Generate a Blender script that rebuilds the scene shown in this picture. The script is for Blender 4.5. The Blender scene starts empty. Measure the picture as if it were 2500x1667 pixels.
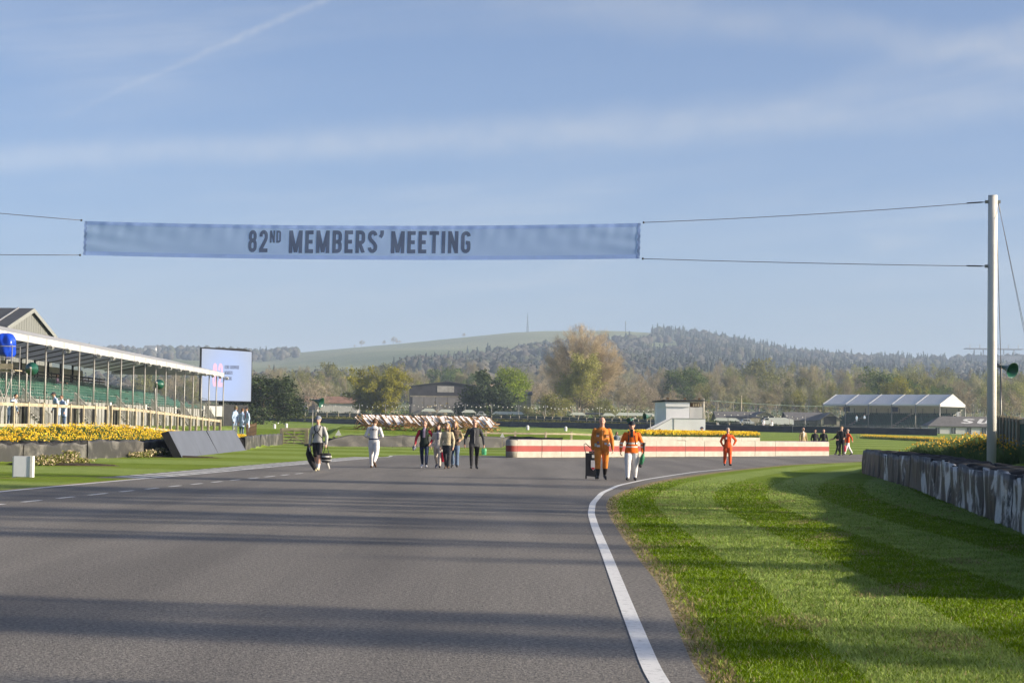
import bpy, bmesh, math, random
import numpy as np
from mathutils import Vector, Matrix
R = math.radians
scn = bpy.context.scene
COL = scn.collection
random.seed(7)
RNG = np.random.default_rng(7)

# ---------------------------------------------------------------- camera
EYE = 1.52; FPX = 4861.0; PITCH = math.atan((1045 - 833.5) / FPX); ROLL = R(0.9)
cam_d = bpy.data.cameras.new('camera'); cam = bpy.data.objects.new('camera', cam_d); COL.objects.link(cam)
cam_d.sensor_width = 36; cam_d.lens = 36 * FPX / 2500; cam_d.clip_start = 0.1; cam_d.clip_end = 20000
CR = Matrix.Rotation(math.pi / 2 + PITCH, 3, 'X') @ Matrix.Rotation(ROLL, 3, 'Z')
cam.matrix_world = Matrix.Translation((0, 0, EYE)) @ CR.to_4x4()
scn.camera = cam

# ---------------------------------------------------------------- sky, sun, exposure
SUN_EL, SUN_AZ = R(16), R(90 + 11)            # azimuth clockwise from +Y (straight ahead): from the right, a touch behind
sun_dir = Vector((math.sin(SUN_AZ) * math.cos(SUN_EL), math.cos(SUN_AZ) * math.cos(SUN_EL), math.sin(SUN_EL)))
sun_d = bpy.data.lights.new('sun', 'SUN'); sun = bpy.data.objects.new('sun', sun_d); COL.objects.link(sun)
sun_d.energy = 4.4; sun_d.angle = R(0.7); sun_d.color = (1.0, 0.86, 0.66)
sun.rotation_euler = sun_dir.to_track_quat('Z', 'Y').to_euler(); sun.location = (60, -20, 80)
world = bpy.data.worlds.new('World'); scn.world = world; world.use_nodes = True
SKY_STRENGTH = 0.090
scn.view_settings.view_transform = 'Standard'; scn.view_settings.look = 'None'
scn.view_settings.gamma = 1.0; scn.view_settings.exposure = 1.22
scn.cycles.use_denoising = True
scn.cycles.max_bounces = 5; scn.cycles.diffuse_bounces = 2; scn.cycles.glossy_bounces = 2
scn.cycles.transmission_bounces = 3; scn.cycles.transparent_max_bounces = 8; scn.cycles.volume_bounces = 0
scn.cycles.caustics_reflective = False; scn.cycles.caustics_refractive = False

def ray(px, py):
    d = CR @ Vector(((px - 1250) / FPX, -(py - 833.5) / FPX, -1.0))
    return d
def at(px, py, Y):
    d = ray(px, py); t = Y / d.y
    return Vector((d.x * t, Y, EYE + d.z * t))
def flat(px, py, z=0.0):
    d = ray(px, py); t = (z - EYE) / d.z
    return Vector((d.x * t, d.y * t, z))
def ax(px, Y, py=1040):
    return at(px, py, Y).x

def nodes_of(owner):
    nt = owner.node_tree
    return nt, nt.nodes, nt.links

def build_world():
    nt, N, L = nodes_of(world)
    N.clear()
    out = N.new('ShaderNodeOutputWorld'); bg = N.new('ShaderNodeBackground')
    L.new(bg.outputs[0], out.inputs[0]); bg.inputs[1].default_value = SKY_STRENGTH
    sky = N.new('ShaderNodeTexSky'); sky.sky_type = 'NISHITA'; sky.sun_disc = False
    sky.sun_elevation = SUN_EL; sky.sun_rotation = SUN_AZ
    sky.altitude = 30; sky.air_density = 0.5; sky.dust_density = 2.5; sky.ozone_density = 2.3
    tc = N.new('ShaderNodeTexCoord')
    sep = N.new('ShaderNodeSeparateXYZ'); L.new(tc.outputs['Generated'], sep.inputs[0])
    def math_(op, a, b=None, c=None):
        m = N.new('ShaderNodeMath'); m.operation = op
        for i, v in enumerate((a, b, c)):
            if v is None: continue
            if isinstance(v, (int, float)): m.inputs[i].default_value = v
            else: L.new(v, m.inputs[i])
        return m.outputs[0]
    def ramp(v, lo, hi, a=0.0, b=1.0):
        m = N.new('ShaderNodeMapRange'); m.interpolation_type = 'SMOOTHSTEP'
        L.new(v, m.inputs[0])
        for i, x in zip((1, 2, 3, 4), (lo, hi, a, b)): m.inputs[i].default_value = x
        return m.outputs[0]
    az = math_('ARCTAN2', sep.outputs[0], sep.outputs[1])
    el = math_('ARCSINE', sep.outputs[2])
    def noise(sa, se, skew, sc, det, off, dist=0.0, rough=0.55):
        c = N.new('ShaderNodeCombineXYZ')
        L.new(math_('MULTIPLY', az, sa), c.inputs[0])
        L.new(math_('ADD', math_('MULTIPLY', el, se), math_('MULTIPLY', az, skew)), c.inputs[1])
        c.inputs[2].default_value = off
        n = N.new('ShaderNodeTexNoise'); n.inputs['Scale'].default_value = sc; n.inputs['Detail'].default_value = det
        n.inputs['Distortion'].default_value = dist; n.inputs['Roughness'].default_value = rough
        L.new(c.outputs[0], n.inputs['Vector']); return n.outputs[0]
    # thin streaked cirrus sheets, everywhere in the sky
    big = ramp(noise(2.4, 15, -1.6, 1.0, 4, 3.1, 0.35), 0.40, 0.74)
    fine = ramp(noise(9, 85, -10, 1.0, 6, 8.4, 0.8, 0.62), 0.30, 0.80, 0.35, 1.0)
    low = ramp(noise(10, 60, -2, 1.0, 5, 1.7, 0.4), 0.48, 0.78)
    lowband = math_('MULTIPLY', math_('MULTIPLY', low, ramp(el, 0.045, 0.075)), ramp(el, 0.135, 0.10))
    cl = math_('ADD', math_('MULTIPLY', math_('MULTIPLY', big, fine), 0.48), math_('MULTIPLY', lowband, 0.30))
    # named bands: long sheet above the banner, vapour trail, spread trail at right
    def streak(p, q, width, strength, fade_lo, fade_hi, ns):
        d1 = ray(*p).normalized(); d2 = ray(*q).normalized(); n = d1.cross(d2).normalized()
        dv = N.new('ShaderNodeVectorMath'); dv.operation = 'DOT_PRODUCT'
        L.new(tc.outputs['Generated'], dv.inputs[0]); dv.inputs[1].default_value = n
        wob = math_('MULTIPLY', math_('SUBTRACT', noise(ns, ns, 0, 1.0, 4, 5.5 + width * 100), 0.5), width * 1.1)
        dist = math_('ABSOLUTE', math_('ADD', dv.outputs['Value'], wob))
        s = ramp(dist, 0.0, width, 1.0, 0.0)
        f = ramp(az, fade_lo, fade_hi)
        tex = ramp(noise(ns * 2, ns * 2, 0, 1.0, 5, 2.2), 0.25, 0.7, 0.45, 1.0)
        return math_('MULTIPLY', math_('MULTIPLY', math_('MULTIPLY', s, f), tex), strength)
    for (p, q, w, st, lo, hi, ns) in (((200, 262), (790, 2), 0.0028, 0.34, -0.26, -0.12, 120),
                                      ((0, 385), (1200, 352), 0.011, 0.20, 0.30, -0.10, 30),
                                      ((700, 345), (1900, 268), 0.012, 0.24, 0.34, 0.02, 26),
                                      ((1300, 330), (2500, 265), 0.013, 0.22, -0.20, 0.05, 22),
                                      ((2150, 175), (2500, 65), 0.010, 0.26, 0.10, 0.24, 40),
                                      ((1200, 0), (2500, 120), 0.016, 0.34, -0.10, 0.10, 18)):
        cl = math_('ADD', cl, streak(p, q, w, st, lo, hi, ns))
    cl = math_('MINIMUM', cl, 0.6)
    # cloud colour: bright, sunlit ice, scaled to the sky's own brightness
    hs = N.new('ShaderNodeHueSaturation'); hs.inputs['Saturation'].default_value = 0.30; hs.inputs['Value'].default_value = 1.16
    L.new(sky.outputs[0], hs.inputs['Color'])
    mix = N.new('ShaderNodeMix'); mix.data_type = 'RGBA'
    L.new(cl, mix.inputs[0]); L.new(sky.outputs[0], mix.inputs[6]); L.new(hs.outputs[0], mix.inputs[7])
    L.new(mix.outputs[2], bg.inputs[0])
build_world()

# ---------------------------------------------------------------- materials
MATS = {}
def mat(name, col, rough=0.75, var=0.12, scale=6.0, bump=0.0, spec=0.3, metal=0.0, detail=4, col2=None, trans=0.0, bscale=None, objrand=0.0):
    if name in MATS: return MATS[name]
    m = bpy.data.materials.new(name); m.use_nodes = True; MATS[name] = m
    nt, N, L = nodes_of(m); b = N['Principled BSDF']
    b.inputs['Roughness'].default_value = rough; b.inputs['Metallic'].default_value = metal
    b.inputs['Specular IOR Level'].default_value = spec
    c1 = [max(0, c * (1 - var)) for c in col]; c2 = list(col2) if col2 else [min(1, c * (1 + var)) for c in col]
    tc = N.new('ShaderNodeTexCoord'); n = N.new('ShaderNodeTexNoise'); n.inputs['Scale'].default_value = scale
    n.inputs['Detail'].default_value = detail; L.new(tc.outputs['Object'], n.inputs['Vector'])
    r = N.new('ShaderNodeValToRGB'); r.color_ramp.elements[0].position = 0.32; r.color_ramp.elements[1].position = 0.68
    r.color_ramp.elements[0].color = (*c1, 1); r.color_ramp.elements[1].color = (*c2, 1)
    L.new(n.outputs[0], r.inputs[0]); colout = r.outputs[0]
    if objrand:
        oi = N.new('ShaderNodeObjectInfo'); hs = N.new('ShaderNodeHueSaturation')
        mr = N.new('ShaderNodeMapRange'); L.new(oi.outputs['Random'], mr.inputs[0]); mr.inputs[3].default_value = 1 - objrand; mr.inputs[4].default_value = 1 + objrand
        L.new(mr.outputs[0], hs.inputs['Value']); L.new(colout, hs.inputs['Color']); colout = hs.outputs[0]
    L.new(colout, b.inputs['Base Color'])
    if bump:
        bp = N.new('ShaderNodeBump'); bp.inputs['Strength'].default_value = bump; bp.inputs['Distance'].default_value = 0.02
        n2 = N.new('ShaderNodeTexNoise'); n2.inputs['Scale'].default_value = bscale or scale * 4; n2.inputs['Detail'].default_value = 3
        L.new(tc.outputs['Object'], n2.inputs['Vector']); L.new(n2.outputs[0], bp.inputs['Height']); L.new(bp.outputs[0], b.inputs['Normal'])
    if trans:
        b.inputs['Subsurface Weight'].default_value = 0
        tr = N.new('ShaderNodeBsdfTranslucent'); L.new(colout, tr.inputs[0])
        mx = N.new('ShaderNodeMixShader'); mx.inputs[0].default_value = trans
        out = N['Material Output']; L.new(b.outputs[0], mx.inputs[1]); L.new(tr.outputs[0], mx.inputs[2]); L.new(mx.outputs[0], out.inputs[0])
    return m

# ---------------------------------------------------------------- mesh helpers
class MB:
    def __init__(s): s.v = []; s.f = []; s.m = []; s.smooth = []
    def add(s, vs, fs, mi=0, sm=False):
        o = len(s.v); s.v.extend([tuple(p) for p in vs])
        for f in fs: s.f.append(tuple(i + o for i in f)); s.m.append(mi); s.smooth.append(sm)
        return s
    def box(s, c, d, rz=0.0, mi=0, tx=0.0):
        hx, hy, hz = d[0] / 2, d[1] / 2, d[2] / 2
        ca, sa = math.cos(rz), math.sin(rz); vs = []
        for z in (-hz, hz):
            for (x, y) in ((-hx, -hy), (hx, -hy), (hx, hy), (-hx, hy)):
                vs.append((c[0] + x * ca - y * sa, c[1] + x * sa + y * ca, c[2] + z))
        return s.add(vs, [(3, 2, 1, 0), (4, 5, 6, 7), (0, 1, 5, 4), (1, 2, 6, 5), (2, 3, 7, 6), (3, 0, 4, 7)], mi)
    def bar(s, p, q, w, h, up=(0, 0, 1), mi=0):
        p, q = Vector(p), Vector(q); d = (q - p).normalized(); up = Vector(up)
        if abs(d.dot(up)) > 0.98: up = Vector((1, 0, 0))
        sd = d.cross(up).normalized(); u = sd.cross(d)
        vs = []
        for e in (p, q):
            for (a, b) in ((-w / 2, -h / 2), (w / 2, -h / 2), (w / 2, h / 2), (-w / 2, h / 2)): vs.append(e + sd * a + u * b)
        return s.add(vs, [(3, 2, 1, 0), (4, 5, 6, 7), (0, 1, 5, 4), (1, 2, 6, 5), (2, 3, 7, 6), (3, 0, 4, 7)], mi)
    def tube(s, pts, rad, n=6, mi=0, cap=True, sm=True):
        pts = [Vector(p) for p in pts]
        if isinstance(rad, (int, float)): rad = [rad] * len(pts)
        o = len(s.v); t0 = (pts[1] - pts[0]).normalized(); ref = Vector((0, 0, 1)) if abs(t0.z) < 0.9 else Vector((1, 0, 0))
        sd = t0.cross(ref).normalized()
        for i, p in enumerate(pts):
            t = (pts[min(i + 1, len(pts) - 1)] - pts[max(i - 1, 0)]).normalized()
            sd = (sd - t * sd.dot(t)).normalized(); u = t.cross(sd)
            for k in range(n):
                a = 2 * math.pi * k / n; s.v.append(tuple(p + (sd * math.cos(a) + u * math.sin(a)) * rad[i]))
        for i in range(len(pts) - 1):
            for k in range(n):
                a = o + i * n + k; b = o + i * n + (k + 1) % n
                s.f.append((a, b, b + n, a + n)); s.m.append(mi); s.smooth.append(sm)
        if cap:
            s.f.append(tuple(range(o + n - 1, o - 1, -1))); s.m.append(mi); s.smooth.append(False)
            e = o + (len(pts) - 1) * n; s.f.append(tuple(range(e, e + n))); s.m.append(mi); s.smooth.append(False)
        return s
    def lathe(s, base, axis, prof, n=16, mi=0, sm=True):          # prof: (distance along the axis, radius)
        base = Vector(base); ax_ = Vector(axis).normalized()
        ref = Vector((0, 0, 1)) if abs(ax_.z) < 0.9 else Vector((1, 0, 0)); sd = ax_.cross(ref).normalized(); u = ax_.cross(sd)
        vs = []
        for (d, r) in prof:
            for k in range(n):
                a = 2 * math.pi * k / n; vs.append(base + ax_ * d + (sd * math.cos(a) + u * math.sin(a)) * max(r, 1e-4))
        fs = [(i * n + k, i * n + (k + 1) % n, (i + 1) * n + (k + 1) % n, (i + 1) * n + k) for i in range(len(prof) - 1) for k in range(n)]
        return s.add(vs, fs, mi, sm)
    def ell(s, c, r, nu=12, nv=8, mi=0, rot=None, jit=0.0, sm=True):
        c = Vector(c); vs = []; fs = []
        for j in range(nv + 1):
            th = math.pi * j / nv
            for k in range(nu):
                a = 2 * math.pi * k / nu
                p = Vector((r[0] * math.sin(th) * math.cos(a), r[1] * math.sin(th) * math.sin(a), r[2] * math.cos(th)))
                if jit and 0 < j < nv: p *= 1 + random.uniform(-jit, jit)
                if rot is not None: p = rot @ p
                vs.append(c + p)
        for j in range(nv):
            for k in range(nu): fs.append((j * nu + k, (j + 1) * nu + k, (j + 1) * nu + (k + 1) % nu, j * nu + (k + 1) % nu))
        return s.add(vs, fs, mi, sm)
    def prism(s, poly, off, mi=0):                               # planar polygon extruded by a vector
        n = len(poly); off = Vector(off); vs = [Vector(p) for p in poly] + [Vector(p) + off for p in poly]
        fs = [tuple(range(n - 1, -1, -1)), tuple(range(n, 2 * n))] + [(i, (i + 1) % n, n + (i + 1) % n, n + i) for i in range(n)]
        return s.add(vs, fs, mi)
    def grid(s, P, mi=0, sm=True):                               # P[i][j] points
        a, b = len(P), len(P[0]); vs = [p for row in P for p in row]
        return s.add(vs, [(i * b + j, i * b + j + 1, (i + 1) * b + j + 1, (i + 1) * b + j) for i in range(a - 1) for j in range(b - 1)], mi, sm)

def mesh_of(name, mb, mats, shift=(0, 0, 0)):
    me = bpy.data.meshes.new(name)
    sx, sy, sz = shift
    me.from_pydata([(p[0] - sx, p[1] - sy, p[2] - sz) for p in mb.v], [], mb.f)
    for m in (mats if isinstance(mats, (list, tuple)) else [mats]): me.materials.append(m)
    if len(mb.f):
        me.polygons.foreach_set('material_index', mb.m); me.polygons.foreach_set('use_smooth', mb.smooth)
    me.update(); return me
def link(name, me, parent=None):
    o = bpy.data.objects.new(name, me); COL.objects.link(o)
    if parent is not None: o.parent = parent
    return o
ORG = {}
def tag(o, label=None, cat=None, group=None, kind=None):
    for k, v in (('label', label), ('category', cat), ('group', group), ('kind', kind)):
        if v: o[k] = v
    return o
def thing(name, label, cat, loc=(0, 0, 0), rz=0.0, group=None):
    o = bpy.data.objects.new(name, None); COL.objects.link(o); o.location = loc; o.rotation_euler = (0, 0, rz)
    o.empty_display_size = 0.2; ORG[o.name] = tuple(loc)
    return tag(o, label, cat, group)
def part(name, mb, mats, parent, world=True, origin=None, label=None, kind=None):
    """mesh child; world=True: mb holds world coordinates and the parent is unrotated"""
    sh = origin if origin is not None else (ORG.get(parent.name, (0, 0, 0)) if (world and parent is not None) else (0, 0, 0))
    o = link(name, mesh_of(name, mb, mats, sh), parent)
    if parent is not None: ORG[o.name] = sh
    return tag(o, label, kind=kind)
def solo(name, mb, mats, label, cat, loc, group=None):
    """one-mesh thing with its origin at loc (mb in world coordinates)"""
    o = link(name, mesh_of(name, mb, mats, loc)); o.location = loc; ORG[o.name] = tuple(loc)
    return tag(o, label, cat, group)
def struct(name, mb, mats, kind='structure', label=None):
    return tag(link(name, mesh_of(name, mb, mats)), label, kind=kind)
def copy_tree(o, parent=None):
    c = o.copy(); COL.objects.link(c)
    if parent is not None: c.parent = parent
    for ch in list(o.children): copy_tree(ch, c)
    return c
def text_mesh(txt, size=1.0, squeeze=1.0, bold=0.0, thick=0.0, align='CENTER', spacing=1.0):
    cu = bpy.data.curves.new('lettering', 'FONT'); cu.body = txt; cu.size = size; cu.offset = bold; cu.extrude = thick
    cu.align_x = align; cu.align_y = 'CENTER'; cu.space_character = spacing; cu.resolution_u = 3
    ob = bpy.data.objects.new('lettering', cu); COL.objects.link(ob)
    me = bpy.data.meshes.new_from_object(ob.evaluated_get(bpy.context.evaluated_depsgraph_get()))
    bpy.data.objects.remove(ob); bpy.data.curves.remove(cu)
    for v in me.vertices: v.co.x *= squeeze
    return me
def smooth(a, b, x):
    t = np.clip((np.asarray(x, float) - a) / (b - a), 0, 1); return t * t * (3 - 2 * t)

# ---------------------------------------------------------------- condensed block lettering, drawn stroke by stroke
def glyph_paths(ch):
    T = 0.17; w = 0.46; m = T / 2; L, Rr, B, U = m, w - m, m, 1 - m
    def arc(cx, cy, rx, ry, a0, a1, n=7): return [(cx + rx * math.cos(R(a0 + (a1 - a0) * i / n)), cy + ry * math.sin(R(a0 + (a1 - a0) * i / n))) for i in range(n + 1)]
    rx = (Rr - L) / 2; cx = (L + Rr) / 2; ry = 0.15
    def ring(y0, y1, l=L, r=Rr): c = (l + r) / 2; q = (r - l) / 2; k = min(ry, (y1 - y0) / 2); p = arc(c, y1 - k, q, k, 0, 180) + arc(c, y0 + k, q, k, 180, 360); return p + [p[0], p[1]]
    V = lambda x: [(x, 0), (x, 1)]; H = lambda y, a=0.0, b=w: [(a, y), (b, y)]
    bowl = lambda y0, y1: [(L, y1)] + arc(Rr - 0.14, y1 - 0.13, 0.14, 0.13, 90, 0, 5) + arc(Rr - 0.14, y0 + 0.13, 0.14, 0.13, 0, -90, 5) + [(L, y0)]
    g = {'E': (w * 0.86, [V(L), H(U, 0, w * .86), H(.5, 0, w * .78), H(B, 0, w * .86)]), 'T': (w, [V(cx), H(U)]), 'I': (T, [V(m)]), 'L': (w * .85, [V(L), H(B, 0, w * .85)]), 'H': (w, [V(L), V(Rr), H(.5)]),
         'N': (w * 1.08, [V(L), V(w * 1.08 - m), [(L, 0.98), (w * 1.08 - m, 0.02)]]), 'M': (w * 1.42, [V(L), V(w * 1.42 - m), [(L + .01, 0.97), (w * .71, 0.04)], [(w * 1.42 - m - .01, 0.97), (w * .71, 0.04)]]), 'W': (w * 1.42, [[(L - .02, 1), (w * .38, 0)], [(w * .38, 0), (w * .71, .95)], [(w * .71, .95), (w * 1.04, 0)], [(w * 1.04, 0), (w * 1.42 - m + .02, 1)]]),
         'D': (w, [V(L), bowl(B, U)]), 'B': (w, [V(L), bowl(B, .5), bowl(.5, U)]), 'P': (w, [V(L), bowl(.44, U)]), 'R': (w, [V(L), bowl(.46, U), [(L + .10, .46), (Rr + .01, 0)]]), 'O': (w, [ring(B, U)]), '8': (w, [ring(B, .53), ring(.53, U, L + .015, Rr - .015)]),
         'G': (w, [arc(cx, U - ry, rx, ry, 0, 180) + arc(cx, B + ry, rx, ry, 180, 360) + [(Rr, .48), (cx, .48)]]), 'S': (w, [arc(cx, U - ry, rx, ry, 5, 180) + [(L, .68), (L + .06, .58), (Rr - .06, .42), (Rr, .32)] + arc(cx, B + ry, rx, ry, 0, -185)]),
         '2': (w, [[(L, .70)] + arc(cx, U - ry, rx, ry, 180, 0) + [(Rr, .66), (Rr - .03, .56), (L + .01, .14), (L, B)], H(B)]), 'U': (w, [[(L, 1), (L, .3)] + arc(cx, B + ry, rx, ry, 180, 360) + [(Rr, .3), (Rr, 1)]]), "'": (T * .9, [[(m, 1), (m, .88), (m - .02, .80), (m - .09, .70)]]), ' ': (w * .45, []), 'A': (w * 1.1, [[(m * .6, 0), (w * .55, 1)], [(w * 1.1 - m * .6, 0), (w * .55, 1)], H(.28, .1, w)])}
    return g[ch]
def block_text(txt, gap=0.14, T=0.17):
    """flat mesh data, cap height 1, starting at x=0; returns MB (xy plane) and its width"""
    mb = MB(); x = 0.0; k = 0
    for ch in txt:
        w, paths = glyph_paths(ch)
        for p in paths:
            q = [Vector((a, b, 0)) for a, b in p]; pts = [q[0]]
            for a, b in zip(q[:-1], q[1:]): n = max(1, int((b - a).length / 0.06)); pts += [a.lerp(b, (i + 1) / n) for i in range(n)]
            rows = []; z = (k % 5) * 0.0003; k += 1
            for i, c in enumerate(pts):
                t = (pts[min(i + 1, len(pts) - 1)] - pts[max(i - 1, 0)]).normalized(); nn = Vector((-t.y, t.x, 0)) * T / 2; rows.append([(c.x + nn.x + x, min(1, max(0, c.y + nn.y)) , z), (c.x - nn.x + x, min(1, max(0, c.y - nn.y)), z)])
            mb.grid(rows, 0, False)
        x += w + gap
    return mb, x - gap
# ================================================================ terrain
def proj(p):
    d = CR.transposed() @ (Vector(p) - Vector((0, 0, EYE)))
    return (1250 + FPX * d.x / -d.z, 833.5 - FPX * d.y / -d.z)
WALL_L = [(-21.5, 40), (-20.2, 56), (-18.5, 72.2), (-15.5, 91.7), (-15.4, 117.5), (-17.7, 155.0)]
WALL_R = [(5.0, 6), (6.3, 18), (8.05, 31.5), (9.6, 43.0), (11.35, 56.0), (13.6, 76.8)]
FAR_PX = [(-400, 440), (560, 440), (900, 428), (1250, 400), (1700, 352), (2290, 320), (3000, 300)]   # far rubber wall: pixel column, distance
FAR_U = [(p - 1250) / FPX for p, d in FAR_PX]; FAR_Y = [d for p, d in FAR_PX]
def zbase(Y):
    return np.interp(Y, [-500, 166, 330, 440, 520, 1000, 1500, 6000], [0, 0, 1.5, 1.85, 3.0, 8.0, 13.0, 14.0])
def zt(X, Y):
    X = np.asarray(X, float); Y = np.asarray(Y, float)
    z = zbase(Y)
    wl = np.interp(Y, [p[1] for p in WALL_L], [p[0] for p in WALL_L]); d = wl - X
    left = (0.58 * smooth(0.15, 0.7, d) + 0.64 * smooth(0.8, 4.4, d)) * (1 - 0.0 * Y)
    left = left * smooth(158, 150, Y) * smooth(20, 34, Y)
    left2 = 1.25 * smooth(-19, -24, X) * smooth(30, 60, Y) * smooth(420, 330, Y)
    wr = np.interp(Y, [p[1] for p in WALL_R], [p[0] for p in WALL_R]); e = X - wr
    right = (0.55 * smooth(0.2, 1.0, e) + 0.55 * smooth(0.6, 4.5, e)) * smooth(84, 76, Y)
    bank = (0.62 * smooth(153.6, 154.4, Y) + 0.85 * smooth(154.5, 172, Y)) * smooth(16, 4, X) * smooth(-16.2, -14.4, X) * smooth(320, 215, Y)
    bank2 = 1.25 * smooth(155, 176, Y) * smooth(12, 0, X) * smooth(320, 225, Y)
    u = X / np.maximum(Y, 1.0); yw = np.interp(u, FAR_U, FAR_Y); hb = np.interp(u, [-0.13, 0.01, 0.09, 0.14], [1.35, 1.2, 0.65, 0.0])
    z = z + hb * smooth(1.0, 10, Y - yw) * smooth(1500, 800, Y)
    return np.maximum.reduce([z, left, left2, right, bank, bank2])
def zg(x, y): return float(zt(x, y))
def gpt(px, py, y0=8.0, y1=1500.0):
    """where the ray through a pixel meets the terrain"""
    d = ray(px, py); Y = np.concatenate([np.arange(y0, 300, 0.1), np.arange(300, y1, 1.0)]); t = Y / d.y
    z = EYE + d.z * t; g = zt(d.x * t, Y); k = np.argmax(z <= g)
    return Vector((d.x * t[k], Y[k], g[k]))

# grass edge of the track: right-hand verge and left-hand verge (from the near end to the far end)
GR_PX = [(1708, 1667), (1609, 1427), (1558, 1365), (1518, 1310), (1490, 1266), (1478, 1236), (1486, 1216), (1520, 1198), (1590, 1177), (1660, 1164), (1745, 1152), (1830, 1143), (1913, 1135), (2110, 1126)]
EDGE_R = [(3.4, -12), (1.9, 2.0)] + [tuple(flat(*p).xy) for p in GR_PX]; EDGE_R += [(42, 122), (95, 150)]
LINE_L_PX = [(0, 1200), (196, 1182), (321, 1171), (460, 1159), (600, 1146), (746, 1132), (860, 1122), (930, 1116)]
LINE_L = [(-11.6, -12), (-11.4, 20)] + [tuple(flat(*p).xy) for p in LINE_L_PX]
def resample(pl, step):
    out = [Vector(pl[0])]; acc = 0.0
    for a, b in zip(pl[:-1], pl[1:]):
        a, b = Vector(a), Vector(b); n = max(1, int((b - a).length / step))
        out += [a.lerp(b, (i + 1) / n) for i in range(n)]
    return out
def smooth_line(pl, step=0.8, it=6):
    p = resample(pl, step)
    for _ in range(it): p = [p[0]] + [(p[i - 1] + p[i] * 2 + p[i + 1]) / 4 for i in range(1, len(p) - 1)] + [p[-1]]
    return p
ER = smooth_line(EDGE_R, 0.6, 4); LL = smooth_line(LINE_L, 1.0, 4)
def ribbon(mb, pl, w, z, off=0.0, mi=0):
    P = []
    for i, p in enumerate(pl):
        t = (pl[min(i + 1, len(pl) - 1)] - pl[max(i - 1, 0)]).normalized(); n = Vector((t.y, -t.x))
        a = p + n * (off - w / 2); b = p + n * (off + w / 2)
        P.append([(a.x, a.y, z), (b.x, b.y, z)])
    return mb.grid(P, mi, False)

# ---- ground sheet
def axis_lines(parts):
    out = []
    for a, b, s in parts: out += list(np.arange(a, b, s))
    return np.array(sorted(set(np.round(out, 3))))
GX = np.concatenate([[-9000, -5000, -2500, -1200, -600, -350, -220, -150, -110, -80, -60], np.arange(-45, -24, 1.5), np.arange(-24, 26, 0.4), np.arange(26, 60, 2.0), [70, 90, 120, 170, 260, 400, 700, 1300, 2600, 5000, 9000]])
GY = np.concatenate([[-400, -120, -40, -15], np.arange(-8, 100, 0.7), np.arange(100, 182, 0.8), np.arange(182, 260, 3), np.arange(260, 560, 10), np.arange(560, 1100, 40), np.arange(1100, 9001, 400)])
XX, YY = np.meshgrid(GX, GY)
ZZ = zt(XX, YY)
def poly_dist(X, Y, pl):
    best = np.full(X.shape, 1e9); side = np.zeros(X.shape)
    for a, b in zip(pl[:-1], pl[1:]):
        ax_, ay, bx, by = a[0], a[1], b[0], b[1]; dx, dy = bx - ax_, by - ay; L2 = dx * dx + dy * dy + 1e-9
        t = np.clip(((X - ax_) * dx + (Y - ay) * dy) / L2, 0, 1); d = np.hypot(X - ax_ - t * dx, Y - ay - t * dy)
        s = (X - ax_) * dy - (Y - ay) * dx                     # >0: right of the line
        m = d < best; best[m] = d[m]; side[m] = np.sign(s)[m]
    return best * np.where(side == 0, 1, side)
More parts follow.
